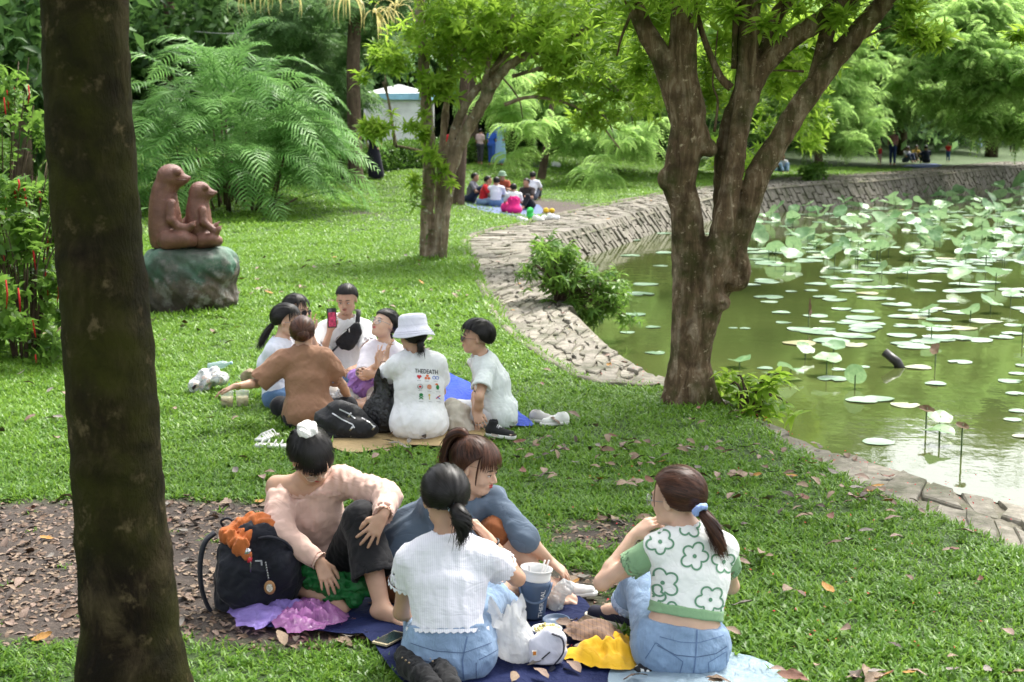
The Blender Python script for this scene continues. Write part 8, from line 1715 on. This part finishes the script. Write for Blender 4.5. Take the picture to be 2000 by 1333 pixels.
# white tent
def tent():
    Y = 52.; g0 = P(782, 300, Y); g = np.array([g0[0], Y, H1(g0[0], Y)]); t = thing('tent', g, 'white tent with pale blue roof edge behind the middle tree', 'tent'); wm_ = tarp_mat('white tent cloth', (.80, .80, .80), .6); bm = tarp_mat('pale blue tent cloth', (.30, .55, .70), .5); w_, d_ = 1.1, 1.4; V = []; z1 = P(790, 190, Y)[2]; z2 = P(800, 182, Y)[2]
    for zz in (g[2] + .1, z1): 
        for a, b_ in ((-w_, -d_), (w_, -d_), (w_, d_), (-w_, d_)): V.append((g[0] + a, g[1] + b_, zz))
    part('walls', V, [(0, 1, 5, 4), (1, 2, 6, 5), (2, 3, 7, 6), (3, 0, 4, 7)], wm_, t, False); ro = []
    for zz, k in ((z1 - .12, 1.12), (z1 + .1, 1.1), (z2 + .3, .05)):
        for a, b_ in ((-w_, -d_), (w_, -d_), (w_, d_), (-w_, d_)): ro.append((g[0] + a * k, g[1] + b_ * k, zz))
    part('roof_edge', ro[:8], [(i, (i + 1) % 4, 4 + (i + 1) % 4, 4 + i) for i in range(4)], bm, t, False); part('roof', ro[4:], [(i, (i + 1) % 4, 4 + (i + 1) % 4, 4 + i) for i in range(4)], wm_, t, False)
    for a, b_ in ((-w_, -d_), (w_, -d_), (w_, d_), (-w_, d_)): MB().tube([(g[0] + a * 1.02, g[1] + b_ * 1.02, g[2] - .1), (g[0] + a * 1.02, g[1] + b_ * 1.02, z1)], .04, 6).build('pole', plain('white pole', (.7, .7, .7), .5), t)
tent()
w_ = MB(); w_.tube(spline([P(380, 62, 48), P(450, 66, 48), P(540, 60, 49)], 6), .012, 4); o = w_.build('overhead_wire', plain('grey wire', (.35, .35, .35), .5), None, True, P(450, 66, 48)); tag(o, 'thin grey wire strung above the palm clump', 'wire')
# ------------------------------------------------------------------ lilies and lotus on the pond
def pond():
    m = NT('lily pad'); oi = m.n('ObjectInfo'); v = m.coord('Object'); c = m.ramp(oi.outputs['Random'], [(0, (.10, .19, .10)), (.5, (.16, .27, .17)), (.85, (.22, .33, .22)), (1, (.28, .24, .10))]); c = m.mix(m.ramp(m.noise(6, 5, v), [(.55, (0, 0, 0)), (.75, (.6, .6, .6))]), c, (.24, .15, .08)); m.bsdf(c, .30, m.noise(9, 4, v), .25, .03, Specular__IOR__Level=.6); pm = m.m
    lm = leafmat('lotus leaf', (.06, .15, .04), (.12, .26, .10), (.26, .40, .19), .35, .36, 2.5, .4); dm = leafmat('withered lotus leaf', (.05, .03, .015), (.11, .065, .035), (.18, .12, .07), .2, .7, 2.); sm = plain('lotus stem', (.07, .12, .035), .6)
    pads = []
    for k in range(4):
        n = 20; V = [(0, 0, .004)]
        for i in range(n): a = 2 * math.pi * i / n + .0; r_ = 1 + .05 * math.sin(a * 3 + k) + .03 * math.sin(a * 7 + k); r_ = r_ * (.45 if (i == 0 and k % 2) else 1); V.append((r_ * math.cos(a) * .9, r_ * math.sin(a) * .9, .004)); 
        for i in range(n): a = 2 * math.pi * i / n; r_ = (1.0 + .05 * math.sin(a * 3 + k) + .03 * math.sin(a * 7 + k)) * (.45 if (i == 0 and k % 2) else 1); V.append((r_ * math.cos(a), r_ * math.sin(a), .012 + .02 * math.sin(a * 2 + k)))
        pads.append(mesh_np('lily_pad', V, [(0, 1 + i, 1 + (i + 1) % n) for i in range(n)] + [(1 + i, 1 + n + i, 1 + n + (i + 1) % n, 1 + (i + 1) % n) for i in range(n)], pm))
    Z = [(100,352,60),(150,356,50),(195,366,70),(335,352,80),(380,338,90),(480,325,70),(130,490,65),(180,472,75),(278,515,45),(350,510,55),(195,553,65),(248,630,60),(312,657,85),(400,655,85),(410,628,60),(400,535,90),(240,593,70),(465,580,75),(540,588,90),(498,630,110),(592,635,75),(505,493,75),(485,513,65),(530,472,110),(615,500,75),(655,497,70),(560,522,85),(625,542,75),(590,408,60),(500,440,80),(450,468,60),(755,360,80),(820,438,90),(770,384,60),(830,412,70),(815,580,85),(725,610,115),(715,585,80),(760,600,70),(700,643,90),(490,678,120),(540,660,100),(690,678,110),(740,645,70),(840,645,70),(860,552,80),(900,685,100),(1000,625,125),(1015,480,85),(940,405,75),(990,510,80),(1060,685,90),(1000,402,80),(1100,672,80),(1110,640,80),(455,805,60),(545,795,50),(432,840,115),(750,797,100),(905,777,90),(815,858,80),(540,920,120),(605,915,110),(700,937,110),(600,1075,120),(1090,848,90),(1115,820,60),(1110,895,70),(1120,960,70),(1100,992,70),(1140,790,60),(1130,1055,60),(60,650,35),(105,652,40),(180,800,60)]
    L_ = [(1400 + x / 1.905, 300 + y / 1.905, w_ / 1.905) for x, y, w_ in Z] + [(1230, 500, 40), (1262, 556, 50), (1250, 575, 60), (1240, 615, 45), (1275, 640, 30), (1235, 470, 35), (1290, 520, 30), (1225, 650, 30), (1280, 690, 40)]
    for _ in range(150):
        py = 405 + 130 * rnd.random() ** 1.3; px = 1250 + 760 * rnd.random() ** .6 if py > 430 else 1560 + 450 * rnd.random(); L_.append((px, py, rnd.uniform(.3, .5) * (py - 250) / 2.7))
    for _ in range(60): py = rnd.uniform(500, 690); L_.append((rnd.uniform(1480, 2100), py, rnd.uniform(.35, .5) * (py - 250) / 2.7))
    n = 0
    for px, py, wpx in L_:
        g = G(px, py, WATER)
        if not inside(g[0], g[1], OUT_POLY) or g[0] > 40: continue
        r_ = wpx / 2 * g[1] / FPX; o = bpy.data.objects.new('lily_pad', pads[n % 4]); col.objects.link(o); o.location = (g[0], g[1], WATER + .004 + .0006 * (n % 9)); o.rotation_euler = (0, 0, rnd.uniform(0, 6.28)); o.scale = (r_, r_, min(r_, .3) * 1.2)
        tag(o, 'flat round lily pad floating on the pond', 'lily pad', 'lily pads floating on the pond'); n += 1
    def leaf_mesh(k, mat):
        n_, rg = 18, 4; V = [(0, 0, 0)]; kink = rnd.uniform(.1, .5); ph = rnd.uniform(0, 6.28)
        for j in range(1, rg + 1):
            r_ = j / rg
            for i in range(n_): a = 2 * math.pi * i / n_; z = .22 * r_ * r_ + .12 * r_ * r_ * math.sin(2 * a + ph) + .06 * r_ ** 3 * math.sin(5 * a + k) - kink * r_ * r_ * max(0, math.cos(a + ph)); V.append((r_ * math.cos(a) * (1 - .15 * r_ * kink), r_ * math.sin(a), z))
        return mesh_np('leaf_blade', V, [(0, 1 + i, 1 + (i + 1) % n_) for i in range(n_)] + [(1 + (j - 1) * n_ + i, 1 + j * n_ + i, 1 + j * n_ + (i + 1) % n_, 1 + (j - 1) * n_ + (i + 1) % n_) for j in range(1, rg) for i in range(n_)], mat)
    lms = [leaf_mesh(k, lm) for k in range(6)]; dms = [leaf_mesh(k, dm) for k in range(2)]; scyl = MB().tube([(0, 0, -1), (.02, 0, -.5), (0, 0, 0)], [1, 1, 1], 5); stm = mesh_np('stem', np.vstack(scyl.v) * np.array([.008, .008, 1]), scyl.f, sm)
    def lotus(px, py, wpx, hgt, tilt, az, mats=None, label=None):
        g = P(px, py, 20); Yw = None; d = ray(px, py); t_ = (WATER + hgt - CAM_H) / d[2]; q = np.array([0, 0, CAM_H]) + d * t_
        if not inside(q[0], q[1], OUT_POLY) or q[0] > 42: return
        t = thing('lotus_leaf', (q[0], q[1], WATER), label or 'blue green lotus leaf raised on its stem above the pond', 'lotus leaf', None if label else 'lotus leaves raised above the pond'); o = bpy.data.objects.new('leaf_blade', (mats or lms)[rnd.randrange(len(mats or lms))]); col.objects.link(o); o.parent = t
        r_ = wpx / 2 * q[1] / FPX; o.location = (0, 0, hgt); o.rotation_euler = (tilt * math.cos(az), tilt * math.sin(az), rnd.uniform(0, 6.28)); o.scale = (r_, r_, r_) if mats is None else (r_ * 1.5, r_ * .8, r_ * 2.)
        s_ = bpy.data.objects.new('stem', stm); col.objects.link(s_); s_.parent = t; s_.location = (0, 0, hgt); s_.scale = (1, 1, hgt + .3)
    ZL = [(285,340,70,.25,1.2),(165,312,60,.2,.9),(285,235,55,.3,.7),(155,255,40,.2,.5),(255,418,80,.1,.2),(560,388,55,.1,.4),(615,425,60,.15,.9),(710,432,85,.15,.4),(905,450,95,.2,.35),(1040,445,90,.2,.45),(1020,555,90,.15,.4),(945,585,80,.15,.6),(435,718,90,.18,.25),(410,765,115,.18,.2),(275,800,105,.12,.45),(85,770,90,.08,.2),(515,825,85,.14,1.3),(330,725,75,.12,.3),(790,580,85,.1,.4),(800,645,80,.15,.3),(830,1030,110,.12,.2),(460,215,60,.4,.6),(340,190,50,.35,.4),(550,375,45,.12,.8),(1095,520,70,.2,.5),(660,160,50,.5,.8),(1140,640,60,.2,.4),(500,310,55,.25,.5),(1130,100,80,.6,.9)]
    for x, y, w_, h_, tl in ZL: lotus(1400 + x / 1.905, 300 + y / 1.905, w_ / 1.905, h_, tl, rnd.uniform(-.8, .8) + (0 if rnd.random() < .5 else 3.14))
    for _ in range(270):
        u = rnd.random(); py = 348 + 150 * u ** 1.4; px = rnd.uniform(1440 + 260 * (1 - u) ** 2, 2030); w_ = rnd.uniform(.24, .46) * (py - 215) / 2.6; lotus(px, py, w_, rnd.uniform(.05, .34), rnd.uniform(.1, .9), rnd.uniform(0, 6.28))
    lotus(1810, 800, 22, .2, .9, .3, dms, 'brown withered lotus leaf standing in the near water'); lotus(1828, 682, 22, .2, 1.0, .8, dms, 'grey drooping lotus leaf in the middle of the pond'); lotus(1880, 832, 20, .25, .9, .3, dms, 'small grey curled leaf right of the near lotus leaf'); lotus(1580, 602, 30, .25, 1.4, 2.5, dms, 'brown folded lotus leaf among the lily pads'); lotus(1836, 815, 50, .12, .35, 1.0, None, 'yellow green lotus leaf under the brown withered one')
    q = G(1752, 718, WATER); t = thing('driftwood', q, 'short dark stump of wood sticking out of the pond', 'driftwood'); MB().tube([q + [.08, 0, -.1], q + [0, 0, .06], q + [-.12, .1, .16]], [.06, .055, .05], 10).build('wood', plain('dark wet wood', (.02, .018, .015), .4), t)
OUT_POLY = np.vstack([OUT_S, [(95, 90), (95, 4), (10, 2.5)]])
pond()
# ------------------------------------------------------------------ fallen leaves
def fallen():
    cs = [('tan dry leaf', (.26, .18, .115)), ('brown dry leaf', (.14, .080, .045)), ('pink brown dry leaf', (.26, .175, .13)), ('grey dry leaf', (.22, .19, .16)), ('dark dry leaf', (.06, .038, .025)), ('orange dry leaf', (.42, .20, .03)), ('rust dry leaf', (.17, .065, .035))]
    ms = []
    for i, (n_, c) in enumerate(cs):
        m = NT(n_); v = m.coord('Object'); m.bsdf(m.ramp(m.noise(30, 5, v), [(.3, tuple(k * .65 for k in c)), (.6, c), (.8, tuple(min(1, k * 1.35) for k in c))]), .6, m.noise(60, 5, v), .5, .006); mt_ = m.m
        for k in range(2):
            n, w_ = 7, 5; V = []; cu, cv = rnd.uniform(.15, .55), rnd.uniform(-.5, .7); tw = rnd.uniform(-.5, .5)
            for a in range(n + 1):
                t = a / n; hw = .5 * .46 * math.sin(math.pi * t ** .85) ** .75 * (1 + .08 * math.sin(a * 2.6 + k)) if 0 < a < n else .01
                for b_ in range(w_): s_ = b_ / (w_ - 1) * 2 - 1; V.append((t - .5, s_ * hw, cu * (s_ * hw) ** 2 * 3.2 + cv * (t - .5) ** 2 * .8 + tw * s_ * hw * (t - .5) * .8 + .02 * math.sin(a * 2 + b_ * 1.7)))
            ms.append(mesh_np('fallen_leaf', V, [(a * w_ + b_, a * w_ + b_ + 1, (a + 1) * w_ + b_ + 1, (a + 1) * w_ + b_) for a in range(n) for b_ in range(w_ - 1)], mt_))
    pts = []; wgt = [0, 1, 2, 3, 4, 5, 6, 7, 2, 3, 0, 1, 4, 5, 6, 7, 8, 9, 0, 1, 3, 5, 10, 12, 13]
    def drop(n, x0, x1, y0, y1, cond=None):
        k = 0
        while k < n:
            y = rnd.uniform(y0, y1); x = rnd.uniform(x0 * y, x1 * y)
            if cond and not cond(x, y): continue
            pts.append((x, y)); k += 1
    ok = lambda x, y: not inside(x, y, BASIN)
    clump_ = lambda x, y: ok(x, y) and float(wave(x, y, 0, 2.2, 77)) > .05
    drop(110, -.37, -.14, 5.0, 8.6, lambda x, y: float(soil(x, y)) > .3); drop(50, -.14, .05, 5.1, 6.6, lambda x, y: float(soil(x, y)) > .3)
    drop(170, .0, .40, 5.2, 9.5, clump_); drop(60, .0, .40, 5.2, 9.5, ok); drop(60, -.1, .3, 7.5, 12, clump_); drop(110, -.38, .36, 6, 15, clump_); drop(90, -.3, .12, 14, 24, clump_)
    pts.sort(key=lambda q: q[1]); far_ = []; hz_ = height(np.array(pts)[:, 0], np.array(pts)[:, 1])
    for i, (x, y) in enumerate(pts):
        z = float(hz_[i]) + (.052 if soil(x, y) < .4 else .010) + rnd.uniform(0, .012); s_ = rnd.uniform(.055, .105) * (1.0 if y < 14 else 1.4); r_ = (rnd.gauss(0, .28), rnd.gauss(0, .28), rnd.uniform(0, 6.28)); me = ms[rnd.choice(wgt)]
        if i < 298: o = bpy.data.objects.new('fallen_leaf', me); col.objects.link(o); o.location = (x, y, z); o.rotation_euler = r_; o.scale = (s_, s_, s_); tag(o, 'dry fallen leaf lying on the ground', 'fallen leaf', 'dry leaves fallen on grass and soil')
        else: far_.append((x, y, z, r_, s_, ms.index(me)))
    pr = [bpy.data.objects.new('leaf kind', q) for q in ms]; a = np.array([q[:3] for q in far_]); tag(scatter('fallen_leaves', a, np.array([q[3] for q in far_]), np.array([q[4] for q in far_]), pr, var=np.array([q[5] for q in far_])), 'dry leaves scattered on the lawn further back', kind='stuff')
    q = []; k = 0
    while k < 260:                                        # litter on the path
        s_ = rnd.uniform(1, al[-1] - 14); p = path_pt(s_, rnd.uniform(.02, .98)); q.append((p[0], p[1], hp(p[1]) + .012)); k += 1
    tag(scatter('leaf_litter', np.array(q), np.array([(rnd.gauss(0, .2), rnd.gauss(0, .2), rnd.uniform(0, 6.28)) for _ in q]), NR.uniform(.05, .11, len(q)), pr), 'dry leaves and bits lying on the stone path', kind='stuff')
    y = NR.uniform(4.3, 8.8, 16000); x = NR.uniform(-.42, .1, 16000) * y; k = NR.uniform(0, 1, 16000) < soil(x, y); x, y = x[k][:5200], y[k][:5200]
    q = list(np.stack([x, y, height(x, y) + .004], -1))   # crumbs of dead leaf on the bare soil
    tag(scatter('soil_litter', np.array(q), np.array([(rnd.gauss(0, .25), rnd.gauss(0, .25), rnd.uniform(0, 6.28)) for _ in q]), NR.uniform(.012, .055, len(q)) ** 1., pr[:5]), 'crumbled dead leaves on the bare soil', kind='stuff')
    ptl = proto('petal', [(0, 0, 0), (1, .4, .2), (1.6, 0, .1), (1, -.4, .2)], [(0, 1, 2, 3)], plain('red petal', (.50, .02, .03), .6)); q = []
    while len(q) < 420:
        if rnd.random() < .6: p = path_pt(rnd.uniform(.5, 8), rnd.random()); q.append((p[0], p[1], hp(p[1]) + .012))
        else: y = rnd.uniform(5.5, 9); x = rnd.uniform(0, .35) * y; q.append((x, y, float(bump(x, y)) + .035))
    tag(scatter('petals', np.array(q), rrot(len(q), .4, 3), .010, [ptl], var=np.zeros(len(q), int)), 'tiny red petals scattered on the path and grass', kind='stuff')
fallen()
